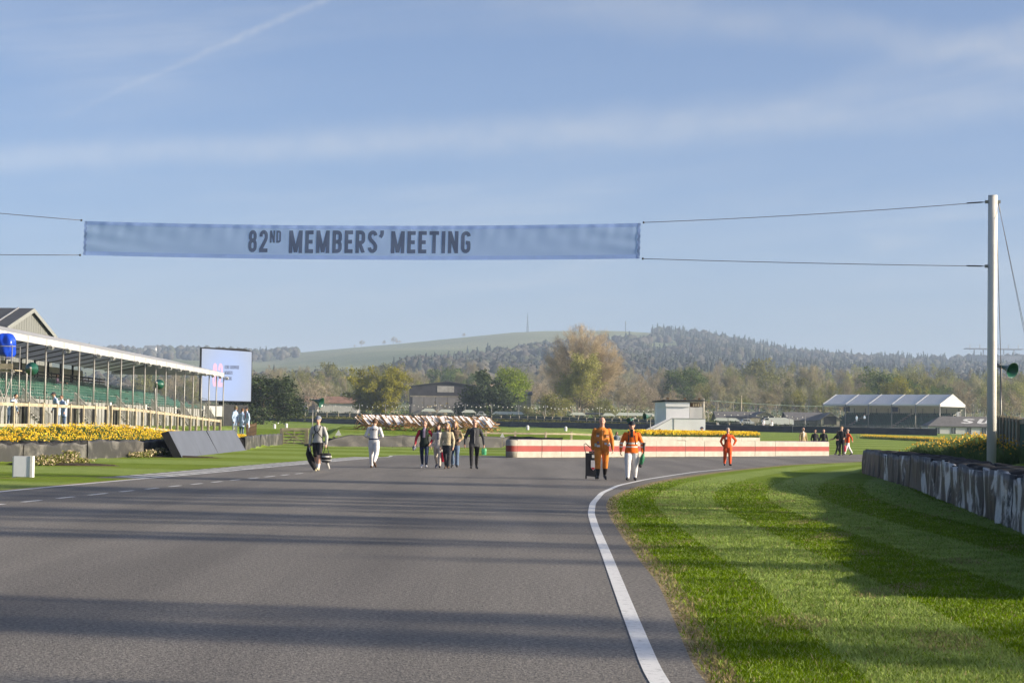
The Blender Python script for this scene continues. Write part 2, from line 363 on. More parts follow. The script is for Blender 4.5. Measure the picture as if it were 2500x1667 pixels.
def grass_mat(name):
    m = bpy.data.materials.new(name); m.use_nodes = True
    nt, N, L = nodes_of(m); b = N['Principled BSDF']; b.inputs['Roughness'].default_value = 0.9; b.inputs['Specular IOR Level'].default_value = 0.03
    g = N.new('ShaderNodeNewGeometry')
    def noise(sc, det=4, dist=0.0, stretch=None):
        n = N.new('ShaderNodeTexNoise'); n.inputs['Scale'].default_value = sc; n.inputs['Detail'].default_value = det; n.inputs['Distortion'].default_value = dist
        src = g.outputs['Position']
        if stretch:
            mp = N.new('ShaderNodeMapping'); mp.inputs['Scale'].default_value = stretch; L.new(src, mp.inputs[0]); src = mp.outputs[0]
        L.new(src, n.inputs['Vector']); return n.outputs[0]
    def rng(v, lo, hi, a=0.0, c=1.0):
        r = N.new('ShaderNodeMapRange'); r.interpolation_type = 'SMOOTHSTEP'; L.new(v, r.inputs[0])
        for i, x in zip((1, 2, 3, 4), (lo, hi, a, c)): r.inputs[i].default_value = x
        return r.outputs[0]
    def mul(a, c):
        q = N.new('ShaderNodeMath'); q.operation = 'MULTIPLY'
        for i, v in enumerate((a, c)):
            if isinstance(v, (int, float)): q.inputs[i].default_value = v
            else: L.new(v, q.inputs[i])
        return q.outputs[0]
    def mix(f, a, c):
        x = N.new('ShaderNodeMix'); x.data_type = 'RGBA'
        if isinstance(f, (int, float)): x.inputs[0].default_value = f
        else: L.new(f, x.inputs[0])
        for i, v in ((6, a), (7, c)):
            if isinstance(v, tuple): x.inputs[i].default_value = (*v, 1)
            else: L.new(v, x.inputs[i])
        return x.outputs[2]
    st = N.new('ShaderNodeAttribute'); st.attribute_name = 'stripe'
    vg = N.new('ShaderNodeAttribute'); vg.attribute_name = 'verge'
    fine = noise(26, 5); mid = noise(1.3, 5); big = noise(0.12, 3)
    base = mix(rng(mid, 0.35, 0.68), (0.120, 0.190, 0.004), (0.185, 0.262, 0.008))
    base = mix(rng(big, 0.42, 0.62), base, (0.185, 0.255, 0.022))
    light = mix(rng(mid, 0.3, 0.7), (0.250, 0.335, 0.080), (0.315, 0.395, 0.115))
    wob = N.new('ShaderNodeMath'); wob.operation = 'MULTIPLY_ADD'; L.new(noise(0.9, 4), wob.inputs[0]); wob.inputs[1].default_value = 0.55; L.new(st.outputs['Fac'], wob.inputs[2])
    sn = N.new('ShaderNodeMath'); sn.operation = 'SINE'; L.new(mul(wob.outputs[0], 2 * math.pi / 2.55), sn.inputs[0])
    base = mix(mul(rng(sn.outputs[0], -0.35, 0.35), 0.72), light, base)  # mowing lanes: light reflected by leaning blades is put into the turf colour
    dry = mul(rng(noise(0.55, 5, 0.4, (0.35, 1.0, 1.0)), 0.60, 0.75), 0.62)
    base = mix(dry, base, (0.30, 0.25, 0.11))
    base = mix(mul(rng(fine, 0.62, 0.38), 0.45), base, (0.045, 0.085, 0.010))
    edge = N.new('ShaderNodeMath'); edge.operation = 'MULTIPLY_ADD'; L.new(noise(2.2, 5), edge.inputs[0]); edge.inputs[1].default_value = -0.55; L.new(vg.outputs['Fac'], edge.inputs[2])
    soil = mix(rng(noise(9, 5), 0.35, 0.65), (0.21, 0.165, 0.095), (0.36, 0.30, 0.19))
    base = mix(rng(edge.outputs[0], 0.16, -0.10), base, soil)
    L.new(base, b.inputs['Base Color'])
    bp = N.new('ShaderNodeBump'); bp.inputs['Strength'].default_value = 0.9; bp.inputs['Distance'].default_value = 0.05
    L.new(noise(34, 6), bp.inputs['Height']); L.new(bp.outputs[0], b.inputs['Normal'])
    return m
GRASS = grass_mat('grass')
def make_ground():
    ny, nx = XX.shape
    mb_v = np.stack([XX, YY, ZZ], -1).reshape(-1, 3)
    idx = np.arange(ny * nx).reshape(ny, nx)
    fs = np.stack([idx[:-1, :-1], idx[:-1, 1:], idx[1:, 1:], idx[1:, :-1]], -1).reshape(-1, 4)
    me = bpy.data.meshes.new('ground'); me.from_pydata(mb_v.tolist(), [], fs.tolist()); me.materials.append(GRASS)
    near = (np.abs(XX) < 60) & (YY < 190) & (YY > -20)
    dr = np.full(XX.shape, 50.0); dl = np.full(XX.shape, 50.0)
    dr[near] = poly_dist(XX[near], YY[near], ER[::3] + [ER[-1]]); dl[near] = -poly_dist(XX[near], YY[near], LL[::2] + [LL[-1]])
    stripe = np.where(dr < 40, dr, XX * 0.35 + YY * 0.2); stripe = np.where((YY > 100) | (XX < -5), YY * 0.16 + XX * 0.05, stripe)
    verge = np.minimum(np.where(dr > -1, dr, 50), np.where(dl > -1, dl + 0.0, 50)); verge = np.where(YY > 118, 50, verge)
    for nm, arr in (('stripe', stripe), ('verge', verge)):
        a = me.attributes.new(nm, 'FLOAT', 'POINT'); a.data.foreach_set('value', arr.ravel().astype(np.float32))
    me.polygons.foreach_set('use_smooth', [True] * len(me.polygons)); me.update()
    o = link('ground', me); tag(o, kind='structure')
make_ground()

# ---- track
def asphalt_mat():
    m = bpy.data.materials.new('asphalt'); m.use_nodes = True; nt, N, L = nodes_of(m); b = N['Principled BSDF']
    b.inputs['Roughness'].default_value = 0.78; b.inputs['Specular IOR Level'].default_value = 0.28
    g = N.new('ShaderNodeNewGeometry')
    def noise(sc, det, stretch=(1, 1, 1)):
        mp = N.new('ShaderNodeMapping'); mp.inputs['Scale'].default_value = stretch; L.new(g.outputs['Position'], mp.inputs[0])
        n = N.new('ShaderNodeTexNoise'); n.inputs['Scale'].default_value = sc; n.inputs['Detail'].default_value = det; L.new(mp.outputs[0], n.inputs['Vector']); return n.outputs[0]
    r = N.new('ShaderNodeValToRGB'); r.color_ramp.elements[0].position = 0.36; r.color_ramp.elements[1].position = 0.66
    r.color_ramp.elements[0].color = (0.140, 0.134, 0.128, 1); r.color_ramp.elements[1].color = (0.187, 0.179, 0.171, 1)
    L.new(noise(0.5, 5, (1.4, 0.10, 1)), r.inputs[0])
    sp = N.new('ShaderNodeValToRGB'); sp.color_ramp.elements[0].position = 0.30; sp.color_ramp.elements[1].position = 0.72
    sp.color_ramp.elements[0].color = (0.35, 0.35, 0.35, 1); sp.color_ramp.elements[1].color = (1.85, 1.78, 1.66, 1)
    L.new(noise(30, 5), sp.inputs[0])
    mx = N.new('ShaderNodeMix'); mx.data_type = 'RGBA'; mx.blend_type = 'MULTIPLY'; mx.inputs[0].default_value = 0.85
    L.new(r.outputs[0], mx.inputs[6]); L.new(sp.outputs[0], mx.inputs[7])
    # rubbered-in racing line drifting across the width
    rb = N.new('ShaderNodeValToRGB'); rb.color_ramp.elements[0].position = 0.45; rb.color_ramp.elements[1].position = 0.75
    rb.color_ramp.elements[0].color = (1, 1, 1, 1); rb.color_ramp.elements[1].color = (0.72, 0.72, 0.74, 1)
    L.new(noise(0.9, 3, (0.6, 0.02, 1)), rb.inputs[0])
    m2 = N.new('ShaderNodeMix'); m2.data_type = 'RGBA'; m2.blend_type = 'MULTIPLY'; m2.inputs[0].default_value = 1.0
    L.new(mx.outputs[2], m2.inputs[6]); L.new(rb.outputs[0], m2.inputs[7])
    L.new(m2.outputs[2], b.inputs['Base Color'])
    bp = N.new('ShaderNodeBump'); bp.inputs['Strength'].default_value = 0.7; bp.inputs['Distance'].default_value = 0.012
    L.new(noise(60, 3), bp.inputs['Height']); L.new(bp.outputs[0], b.inputs['Normal'])
    return m
ASPHALT = asphalt_mat()
def paint_mat(name, col, wear=0.35):
    m = bpy.data.materials.new(name); m.use_nodes = True; nt, N, L = nodes_of(m); b = N['Principled BSDF']; b.inputs['Roughness'].default_value = 0.6
    g = N.new('ShaderNodeNewGeometry'); n = N.new('ShaderNodeTexNoise'); n.inputs['Scale'].default_value = 14; n.inputs['Detail'].default_value = 6; n.inputs['Roughness'].default_value = 0.7
    L.new(g.outputs['Position'], n.inputs['Vector']); r = N.new('ShaderNodeValToRGB')
    r.color_ramp.elements[0].position = wear - 0.05; r.color_ramp.elements[1].position = wear + 0.14
    r.color_ramp.elements[0].color = (col[0] * .45, col[1] * .45, col[2] * .45, 1); r.color_ramp.elements[1].color = (*col, 1)
    L.new(n.outputs[0], r.inputs[0]); L.new(r.outputs[0], b.inputs['Base Color']); return m
PAINT = paint_mat('road_paint', (0.70, 0.70, 0.69), 0.33); PAINT_W = paint_mat('worn_road_paint', (0.60, 0.60, 0.57), 0.40)

FAR_EDGE = [flat(962, 1111).xy, flat(1040, 1110.5).xy, flat(1140, 1111.5).xy, flat(1236, 1113).xy, Vector((0.2, 107.5)), Vector((10, 122)), Vector((22.5, 141)), Vector((30, 153)), Vector((45, 158)), Vector((95, 168))]
def make_track():
    left = [p + Vector((-0.12, 0)) for p in LL]
    right = ER[:]
    pts = left + [flat(950, 1114).xy] + FAR_EDGE + right[::-1]
    bm = bmesh.new(); vs = [bm.verts.new((p[0], p[1], 0.004)) for p in pts]; f = bm.faces.new(vs)
    if f.normal.z < 0: f.normal_flip()
    bm.normal_update(); bmesh.ops.triangulate(bm, faces=bm.faces[:])
    for f in bm.faces:
        if f.normal.z < 0: f.normal_flip()
    me = bpy.data.meshes.new('track'); bm.to_mesh(me); bm.free(); me.materials.append(ASPHALT)
    t = link('track', me); tag(t, kind='structure')
    # hatched run-off strip beside the left line: tarmac apron and slanted bars
    i0 = min(range(len(LL)), key=lambda i: abs(LL[i].y - 53.5)); hl = LL[i0:]
    ap = MB(); ribbon(ap, hl, 1.25, 0.004, off=-0.74)
    part('hatched_apron', ap, ASPHALT, t)
    L = 0.0; acc = [0.0]
    for a, b in zip(hl[:-1], hl[1:]): acc.append(acc[-1] + (b - a).length)
    def on(s):
        s = max(0, min(acc[-1], s)); k = max(i for i in range(len(acc)) if acc[i] <= s); k = min(k, len(hl) - 2)
        q = hl[k].lerp(hl[k + 1], (s - acc[k]) / max(1e-6, acc[k + 1] - acc[k])); d = (hl[k + 1] - hl[k]).normalized()
        return q, Vector((-d.y, d.x))
    s = 0.2; bars = 0
    while s < acc[-1] - 2.2:
        mb = MB(); q = []
        for ds, w in ((0, 0.10), (0.80, 0.10), (1.95, 1.22), (1.15, 1.22)):
            p, n = on(s + ds); p = p + n * w; q.append((p.x, p.y, 0.009))
        mb.add(q, [(0, 1, 2, 3)]); part('painted_bar', mb, PAINT_W, t); s += 1.42; bars += 1
    ln = MB(); ribbon(ln, LL, 0.15, 0.0085); part('edge_line', ln, PAINT, t)
    cu = smooth_line([flat(925, 1116.6).xy, flat(948, 1115.5).xy, flat(956, 1113.6).xy, flat(951, 1112.4).xy, flat(962, 1111.8).xy, flat(990, 1111).xy, flat(1040, 1110.8).xy], 0.25, 3)
    c = MB(); ribbon(c, cu, 0.16, 0.0087); part('edge_line', c, PAINT_W, t)
    # right edge line
    RL_PX = [(1603, 1667), (1533, 1490), (1480, 1352), (1453, 1287), (1443, 1254), (1447, 1229), (1470, 1203), (1510, 1185), (1573, 1171), (1648, 1159), (1701, 1151.5), (1786, 1143.5)]
    rl = smooth_line([(2.6, -12), (1.35, 1.5)] + [tuple(flat(*p).xy) for p in RL_PX], 0.5, 4)
    r = MB(); ribbon(r, rl, 0.125, 0.0085); part('edge_line', r, PAINT, t)
    # broken line
    d0 = flat(-60, 1238).xy; dm = flat(430, 1186.5).xy; d1 = flat(770, 1152).xy
    dl = resample([d0, dm, d1], 0.2); dac = [0.0]
    for a, b in zip(dl[:-1], dl[1:]): dac.append(dac[-1] + (b - a).length)
    pitch = 2.05; s = 0.3
    while s < dac[-1] - 1.3:
        ii = [i for i in range(len(dl)) if s <= dac[i] <= s + 1.25]
        m = MB(); ribbon(m, [dl[i] for i in ii], 0.11, 0.0085); part('painted_dash', m, PAINT, t); s += pitch
make_track()

# ---- hills
RIDGE = [(-900, 880), (0, 866), (300, 857), (480, 858), (640, 868), (740, 858), (860, 847), (1000, 835), (1130, 822), (1250, 810), (1330, 806), (1500, 805), (1580, 810), (1700, 818), (1780, 832), (1850, 848), (1920, 862), (2000, 870), (2100, 878), (2300, 882), (2500, 878), (3400, 890)]
def ridge_h(px):
    y = np.interp(px, [p[0] for p in RIDGE], [p[1] for p in RIDGE])
    hz = 1045 + (px - 1250) * math.tan(ROLL)
    return EYE + (hz - y) * 3200 / FPX - 14
def hill_z(u, Y):
    px = 1250 + u * FPX
    s = np.where(Y < 3200, np.clip((Y - 950) / 2250, 0, 1) ** 1.25, 1 - 0.5 * smooth(3200, 4600, Y))
    bumps = 5.0 * np.sin(u * 37 + Y * 0.004) * np.sin(Y * 0.0031 + u * 11) * smooth(1000, 1500, Y) * smooth(3300, 2600, Y)
    return zbase(Y) - 0.6 + ridge_h(px) * s + bumps
def make_hill():
    us = np.linspace(-0.52, 0.52, 131); Ys = np.concatenate([np.linspace(950, 3200, 60), np.linspace(3260, 4800, 14)])
    U, Yh = np.meshgrid(us, Ys); Z = hill_z(U, Yh)
    mb = MB(); mb.grid(np.stack([U * Yh, Yh, Z], -1).tolist())
    m = mat('downland', (0.16, 0.195, 0.075), rough=0.95, scale=0.0035, var=0.25, col2=(0.23, 0.235, 0.115), spec=0.05, detail=6)
    struct('hill', mb, m)
make_hill()
# ================================================================ vegetation
def mesh_quads(name, Q, mats, mi=None, smooth_=False):
    """Q: (n,4,3) array of quads"""
    n = len(Q); me = bpy.data.meshes.new(name)
    me.vertices.add(n * 4); me.vertices.foreach_set('co', Q.reshape(-1).astype(np.float32))
    me.loops.add(n * 4); me.loops.foreach_set('vertex_index', np.arange(n * 4, dtype=np.int32))
    me.polygons.add(n); me.polygons.foreach_set('loop_start', np.arange(0, n * 4, 4, dtype=np.int32)); me.polygons.foreach_set('loop_total', np.full(n, 4, dtype=np.int32))
    for m in (mats if isinstance(mats, (list, tuple)) else [mats]): me.materials.append(m)
    if mi is not None: me.polygons.foreach_set('material_index', np.asarray(mi, dtype=np.int32))
    me.update(); me.validate(); return me
def unit(v): return v / (np.linalg.norm(v, axis=-1, keepdims=True) + 1e-9)
def leaf_quads(rng, C, lo, hi, aspect=0.6, D=None, along=0.0):
    n = len(C); a = unit(rng.normal(size=(n, 3)))
    if D is not None: a = unit(D * along + a * (1 - along))
    b = unit(np.cross(a, rng.normal(size=(n, 3)))); s = rng.uniform(lo, hi, (n, 1)); A = a * s * 0.5; B = b * s * 0.5 * aspect
    return np.stack([C - A - B * 0.35, C - B, C + A, C + B], 1)
def twig_quads(rng, C, D, lo, hi, w, fan=0.55):
    n = len(C); d = unit(unit(D) + rng.normal(size=(n, 3)) * fan); L = rng.uniform(lo, hi, (n, 1)); b = unit(np.cross(d, rng.normal(size=(n, 3)))) * w
    E = C + d * L; return np.stack([C - b, C + b, E + b * 0.35, E - b * 0.35], 1)
class Tree:
    def __init__(s, seed, H, r0, trunk=0.3, lev=4, kids=(5, 5, 4, 3), ang=(55, 45, 40, 35), ratio=(0.62, 0.6, 0.6, 0.6), up=0.25, wob=0.16, lean=0.0, droop=0.0, continue_trunk=True):
        s.r = random.Random(seed); s.rng = np.random.default_rng(seed); s.mb = MB(); s.tips = []; s.dirs = []
        s.lev, s.kids, s.ang, s.ratio, s.up, s.wob, s.droop, s.ct = lev, kids, ang, ratio, up, wob, droop, continue_trunk
        s.branch(Vector((0, 0, -0.3)), Vector((lean, 0, 1)).normalized(), H * trunk if not continue_trunk else H * 0.72, r0, 0, trunk)
        s.T = np.array(s.tips); s.D = np.array(s.dirs)
    def rv(s): return Vector((s.r.gauss(0, 1), s.r.gauss(0, 1), s.r.gauss(0, 1)))
    def branch(s, p, d, L, r, lv, clear=0.3):
        n = 4 if lv < 2 else 3 if lv < 3 else 2; pts = [p.copy()]; rad = [r]; q = p.copy()
        for i in range(n):
            d = (d + s.rv() * s.wob * (0.5 if lv == 0 else 1) + Vector((0, 0, s.up if lv else 0.1)) * (0.35) - Vector((0, 0, s.droop * (lv > 0)))).normalized()
            q = q + d * (L / n); pts.append(q.copy()); rad.append(r * (1 - 0.75 * (i + 1) / n))
        if lv <= 3 and r > 0.012: s.mb.tube(pts, [max(x, 0.02) for x in rad], 6 if lv == 0 else 4 if lv == 1 else 3, cap=False)
        if lv >= s.lev - 1:
            for k in range(1, n + 1):
                s.tips.append(tuple(pts[k])); s.dirs.append(tuple(d))
        if lv >= s.lev: return
        nk = s.kids[min(lv, len(s.kids) - 1)]
        for k in range(nk):
            t0 = clear if lv == 0 and s.ct else (0.75 if lv == 0 else 0.30)
            t = t0 + (1 - t0) * (k + s.r.random()) / nk; x = min(t * n, n - 1e-3); i = int(x); b = pts[i].lerp(pts[i + 1], x - i)
            a = R(s.ang[min(lv, len(s.ang) - 1)] * s.r.uniform(0.65, 1.25)); az_ = 2.4 * k + s.r.uniform(0, 1.2)
            tg = (pts[i + 1] - pts[i]).normalized(); ref = Vector((0, 0, 1)) if abs(tg.z) < 0.9 else Vector((1, 0, 0)); e1 = tg.cross(ref).normalized(); e2 = tg.cross(e1)
            nd = tg * math.cos(a) + (e1 * math.cos(az_) + e2 * math.sin(az_)) * math.sin(a)
            base = L if lv else (L / 0.72 if s.ct else L / max(clear, .1) * 0.62)
            s.branch(b, nd, base * s.ratio[min(lv, len(s.ratio) - 1)] * (1 - 0.35 * t if s.ct or lv else 1) * s.r.uniform(0.8, 1.15), max(r * 0.5, 0.015), lv + 1)
    def wood(s, m): return mesh_of('trunk', s.mb, m)
    def leaves(s, n, spread, lo, hi, m, aspect=0.65, flat_=1.0, name='crown'):
        k = s.rng.integers(0, len(s.T), n); C = s.T[k] + s.rng.normal(size=(n, 3)) * np.array([spread, spread, spread * flat_])
        return mesh_quads(name, leaf_quads(s.rng, C, lo, hi, aspect), m)
    def twigs(s, n, lo, hi, w, m, fan=0.55, spread=0.25, name='crown', extra=None):
        k = s.rng.integers(0, len(s.T), n); C = s.T[k] + s.rng.normal(size=(n, 3)) * spread
        Q = twig_quads(s.rng, C, s.D[k] + np.array([0, 0, 0.25]), lo, hi, w, fan)
        if extra:                                                # sparse buds or blossom on the twigs
            ne, sp, a, b_, m2 = extra; kk = s.rng.integers(0, n, ne); C2 = Q[kk, 2] + s.rng.normal(size=(ne, 3)) * sp
            Q2 = leaf_quads(s.rng, C2, a, b_); return mesh_quads(name, np.concatenate([Q, Q2]), [m, m2], np.r_[np.zeros(n), np.ones(ne)])
        return mesh_quads(name, Q, m)

class Dome(Tree):
    '''limbs sweep from a short trunk to points spread through a dome, side shoots leave each limb'''
    def __init__(s, seed, H, r0, c, rad, limbs, shoots, fork, low=0.2):
        s.r = random.Random(seed); s.rng = np.random.default_rng(seed); s.mb = MB(); s.tips = []; s.dirs = []; c = Vector(c)
        s.mb.tube([(0, 0, -0.3), (0.1, 0, H * 0.06), (0, 0.1, H * fork), (0.1, 0, H * fork * 2.2)], [r0 * 1.25, r0, r0 * 0.85, r0 * 0.4], 8, cap=False)
        for i in range(limbs):
            while True:
                v = Vector((s.r.uniform(-1, 1), s.r.uniform(-1, 1), s.r.uniform(-0.85, 1)))
                if 0.25 < v.length < 1.0: break
            if s.r.random() < 0.6: v = v.normalized() * s.r.uniform(0.8, 1.0)
            t = Vector((c.x + v.x * rad[0], c.y + v.y * rad[1], c.z + v.z * rad[2])); b = Vector((0, 0, H * (fork * s.r.uniform(0.55, 2.0))))
            if t.z < b.z: b.z = max(H * fork * 0.5, t.z * 0.7)
            m = Vector((t.x * 0.42 + s.r.uniform(-.6, .6), t.y * 0.42 + s.r.uniform(-.6, .6), b.z + (t.z - b.z) * (0.62 if v.z > 0 else 0.9))); n = 7; pts = []
            for k in range(n + 1): f = k / n; pts.append(b * (1 - f) ** 2 + m * 2 * f * (1 - f) + t * f * f + (s.rv() * 0.10 if 0 < k < n else Vector()))
            rr = r0 * s.r.uniform(0.18, 0.34); s.mb.tube(pts, [max(0.02, rr * (1 - 0.9 * k / n)) for k in range(n + 1)], 4, cap=False)
            for k in range(shoots):
                f = s.r.uniform(0.35, 1.0); q = f * n; a = min(int(q), n - 1); p = pts[a].lerp(pts[a + 1], q - a); d = ((pts[a + 1] - pts[a]).normalized() + s.rv() * 0.55 + (p - c).normalized() * 0.5 + Vector((0, 0, 0.25))).normalized(); L = s.r.uniform(0.08, 0.2) * H * 0.6
                e = p + d * L; w = Vector(((e.x - c.x) / rad[0], (e.y - c.y) / rad[1], (e.z - c.z) / rad[2]))
                if w.length > 1.05: e = Vector((c.x + w.x / w.length * 1.05 * rad[0], c.y + w.y / w.length * 1.05 * rad[1], c.z + w.z / w.length * 1.05 * rad[2]))
                mid = p.lerp(e, 0.5) + s.rv() * 0.12; s.mb.tube([p, mid, e], [max(0.025, rr * 0.3), 0.03, 0.016], 3, cap=False)
                for g in (p.lerp(e, 0.3), mid, p.lerp(e, 0.8), e): s.tips.append(tuple(g)); s.dirs.append(tuple(d))
        s.T = np.array(s.tips); s.D = np.array(s.dirs)
bark = mat('bark', (0.16, 0.13, 0.10), 0.9, 0.3, 3); bark_pale = mat('pale_bark', (0.34, 0.29, 0.22), 0.9, 0.25, 2)
twig_m = mat('twigs', (0.235, 0.195, 0.12), 0.95, 0.2, 0.4, objrand=0.2); twig_g = mat('grey_twigs', (0.26, 0.245, 0.15), 0.95, 0.2, 0.4, objrand=0.2)
twig_t = mat('tawny_twigs', (0.40, 0.315, 0.20), 0.95, 0.2, 0.35)
def leafm(n, c, c2, tr=0.35, orand=0.22, sc=0.45): return mat(n, c, 0.8, 0.25, sc, col2=c2, trans=tr, spec=0.06, objrand=orand)
lf_olive = leafm('olive_leaves', (0.145, 0.150, 0.038), (0.25, 0.24, 0.065)); lf_bud = leafm('budding_leaves', (0.225, 0.235, 0.075), (0.31, 0.315, 0.11))
lf_green = leafm('green_leaves', (0.075, 0.115, 0.030), (0.14, 0.195, 0.045)); lf_bright = leafm('bright_leaves', (0.17, 0.25, 0.025), (0.29, 0.37, 0.04), orand=0.05)
lf_oak = leafm('oak_leaves', (0.19, 0.185, 0.022), (0.32, 0.30, 0.04), orand=0.03); lf_dark = leafm('evergreen_leaves', (0.032, 0.050, 0.024), (0.070, 0.095, 0.036), 0.15, 0.1)
lf_lime = leafm('lime_leaves', (0.25, 0.25, 0.07), (0.40, 0.385, 0.12), orand=0.03); blossom = leafm('blossom', (0.38, 0.31, 0.26), (0.54, 0.46, 0.41), 0.3, 0.1)

PROTO = {}
def proto(key, t, woodm, crown):
    PROTO.setdefault(key, []).append((t.wood(woodm), crown))
for i in range(3):
    t = Tree(10 + i, 16, 0.24, 0.38, 4, (9, 5, 4, 3), (42, 42, 38, 35), (0.50, 0.55, 0.6, 0.6), up=0.5)
    proto('bare', t, bark_pale, t.twigs(3600, 0.5, 1.5, 0.026, twig_g if i % 2 else twig_m, extra=(1500, 0.3, 0.14, 0.34, lf_bud)))
for i in range(2):
    t = Tree(30 + i, 15, 0.26, 0.30, 4, (9, 5, 4, 3), (55, 45, 40, 35), (0.52, 0.55, 0.6, 0.6), up=0.35)
    proto('brown', t, bark, t.twigs(4200, 0.4, 1.2, 0.030, twig_m, extra=(900, 0.3, 0.14, 0.3, twig_t)))
for i in range(2):
    t = Tree(50 + i, 15, 0.26, 0.28, 4, (9, 5, 4, 3), (55, 48, 40, 35), (0.52, 0.55, 0.6, 0.6), up=0.35)
    proto('budding', t, bark, t.leaves(4200, 0.45, 0.20, 0.52, lf_bud))
    t = Tree(60 + i, 14, 0.28, 0.24, 4, (9, 5, 4, 3), (60, 50, 42, 35), (0.55, 0.56, 0.6, 0.6), up=0.3)
    proto('olive', t, bark, t.leaves(5200, 0.5, 0.24, 0.58, lf_olive))
    t = Tree(70 + i, 14, 0.3, 0.20, 4, (10, 5, 4, 3), (62, 50, 42, 35), (0.55, 0.56, 0.6, 0.6), up=0.25)
    proto('green', t, bark, t.leaves(6000, 0.55, 0.28, 0.66, lf_green))
    t = Tree(80 + i, 10, 0.18, 0.18, 4, (10, 5, 4, 3), (60, 50, 42, 35), (0.6, 0.6, 0.6, 0.6), up=0.3)
    proto('blossom', t, bark, t.twigs(2600, 0.3, 0.9, 0.022, twig_m, extra=(3000, 0.18, 0.10, 0.26, blossom)))
TREE_N = {'bare': ('bare_tree', 'tall bare tree with pale trunk in the woodland belt', 'bare trees of the woodland belt'),
          'brown': ('bare_tree', 'bare brown twiggy tree among the woodland belt', 'brown trees of the woodland belt'),
          'budding': ('budding_tree', 'tree just coming into pale yellowish leaf in the woodland belt', 'budding trees of the woodland belt'),
          'olive': ('leafy_tree', 'round olive green tree in the woodland belt', 'olive trees of the woodland belt'),
          'green': ('leafy_tree', 'dense darker green tree in the woodland belt', 'green trees of the woodland belt'),
          'blossom': ('blossom_tree', 'small tree in pale pinkish blossom at the woodland edge', 'blossom trees of the woodland edge')}
NATIVE = {'bare': 16.0, 'brown': 15.0, 'budding': 15.0, 'olive': 14.0, 'green': 14.0, 'blossom': 10.0}
def measure():
    for k, lst in PROTO.items(): NATIVE[k] = [max(v.co.z for v in w[1].vertices) for w in lst]
measure()
def plant(kind, loc, h, wide=1.0, rz=None, label=None, group=None, name=None, wood=None, crown=None):
    if wood is None:
        i = random.randrange(len(PROTO[kind])); wood, crown = PROTO[kind][i]; nat = NATIVE[kind][i]; n_, l_, g_ = TREE_N[kind]
    else: n_, l_, g_ = name, label, group; nat = max(v.co.z for v in crown.vertices)
    o = thing(name or n_, label or l_, 'tree', loc, random.uniform(0, 6.28) if rz is None else rz, group or (g_ if label is None else None))
    s = h / nat; o.scale = (s * wide, s * wide, s)
    link('trunk', wood, o); link('crown', crown, o); return o
def ground_z(x, y):
    z = zg(x, y)
    return max(z, float(hill_z(np.array(x / y), np.array(float(y))))) if y > 950 else z
def hz(px): return 1045 + (px - 1250) * math.tan(ROLL)
ZONES = [(300, 620, dict(olive=4, brown=2, budding=3, green=2)), (620, 800, dict(brown=3, blossom=1, budding=3, bare=2, olive=1)), (800, 1010, dict(bare=3, budding=3, brown=2, olive=1)),
         (1010, 1180, dict(bare=2, green=1, olive=2, budding=2, brown=1)), (1180, 1320, dict(brown=4, bare=3, budding=1)), (1320, 1540, dict(brown=3, bare=2)),
         (1540, 1640, dict(brown=3, budding=2, bare=2)), (1640, 1720, dict(green=3, olive=2, brown=1)), (1720, 2010, dict(bare=6, budding=3, brown=1, olive=2)),
         (2010, 2300, dict(bare=3, olive=3, budding=3, green=1, brown=1)), (2300, 2640, dict(brown=2, budding=3, olive=2, bare=2))]
def kind_at(px):
    for a, b, w in ZONES:
        if a <= px < b: return random.choices(list(w), list(w.values()))[0]
    return 'brown'
WHERE = ((620, 'behind the long grandstand'), (830, 'above the rusty shed'), (1010, 'behind the oak'), (1200, 'behind the hangar'), (1320, 'right of the hangar'), (1540, 'behind the huge bare tree'), (1740, 'behind the white hut'), (1990, 'above the slate barns'), (2330, 'behind the far grandstand'), (9999, 'behind the white pole'))
LOOK = {'bare': 'tall bare pale-trunked tree', 'brown': 'bare brown tree', 'budding': 'pale budding tree', 'olive': 'olive green tree', 'green': 'dark green tree', 'blossom': 'pale blossom tree'}
def woodland():
    for D, ytop, step in ((555, 948, 64), (625, 930, 62), (715, 914, 58), (820, 902, 55), (950, 893, 52), (1110, 884, 50)):
        px = 640 + random.uniform(0, step) if D < 700 else 330 + random.uniform(0, step)
        while px < 2590:
            k = kind_at(px); y = D * random.uniform(0.95, 1.06); x = ax(px, y); z = ground_z(x, y)
            yt = ytop + random.uniform(-10, 14) + (14 if k == 'blossom' else 0) - (10 if 1680 < px < 1980 and D > 700 else 0) + (8 if px < 640 else 0)
            h = EYE + (hz(px) - yt) * y / FPX - z
            if k == 'blossom' and D > 700: k = 'brown'
            n_, l_, g_ = TREE_N[k]; zp = next(p for lim, p in WHERE if px < lim); rw = 'at the front of the wood' if D < 640 else 'in mid wood' if D < 900 else 'at the back of the wood'
            plant(k, (x, y, z - 0.1), max(6, h), random.uniform(0.8, 1.15) * (0.72 if D > 800 else 0.9), label=LOOK[k] + ' ' + rw + ' ' + zp, group=g_)
            px += step * random.uniform(0.65, 1.25)
woodland()
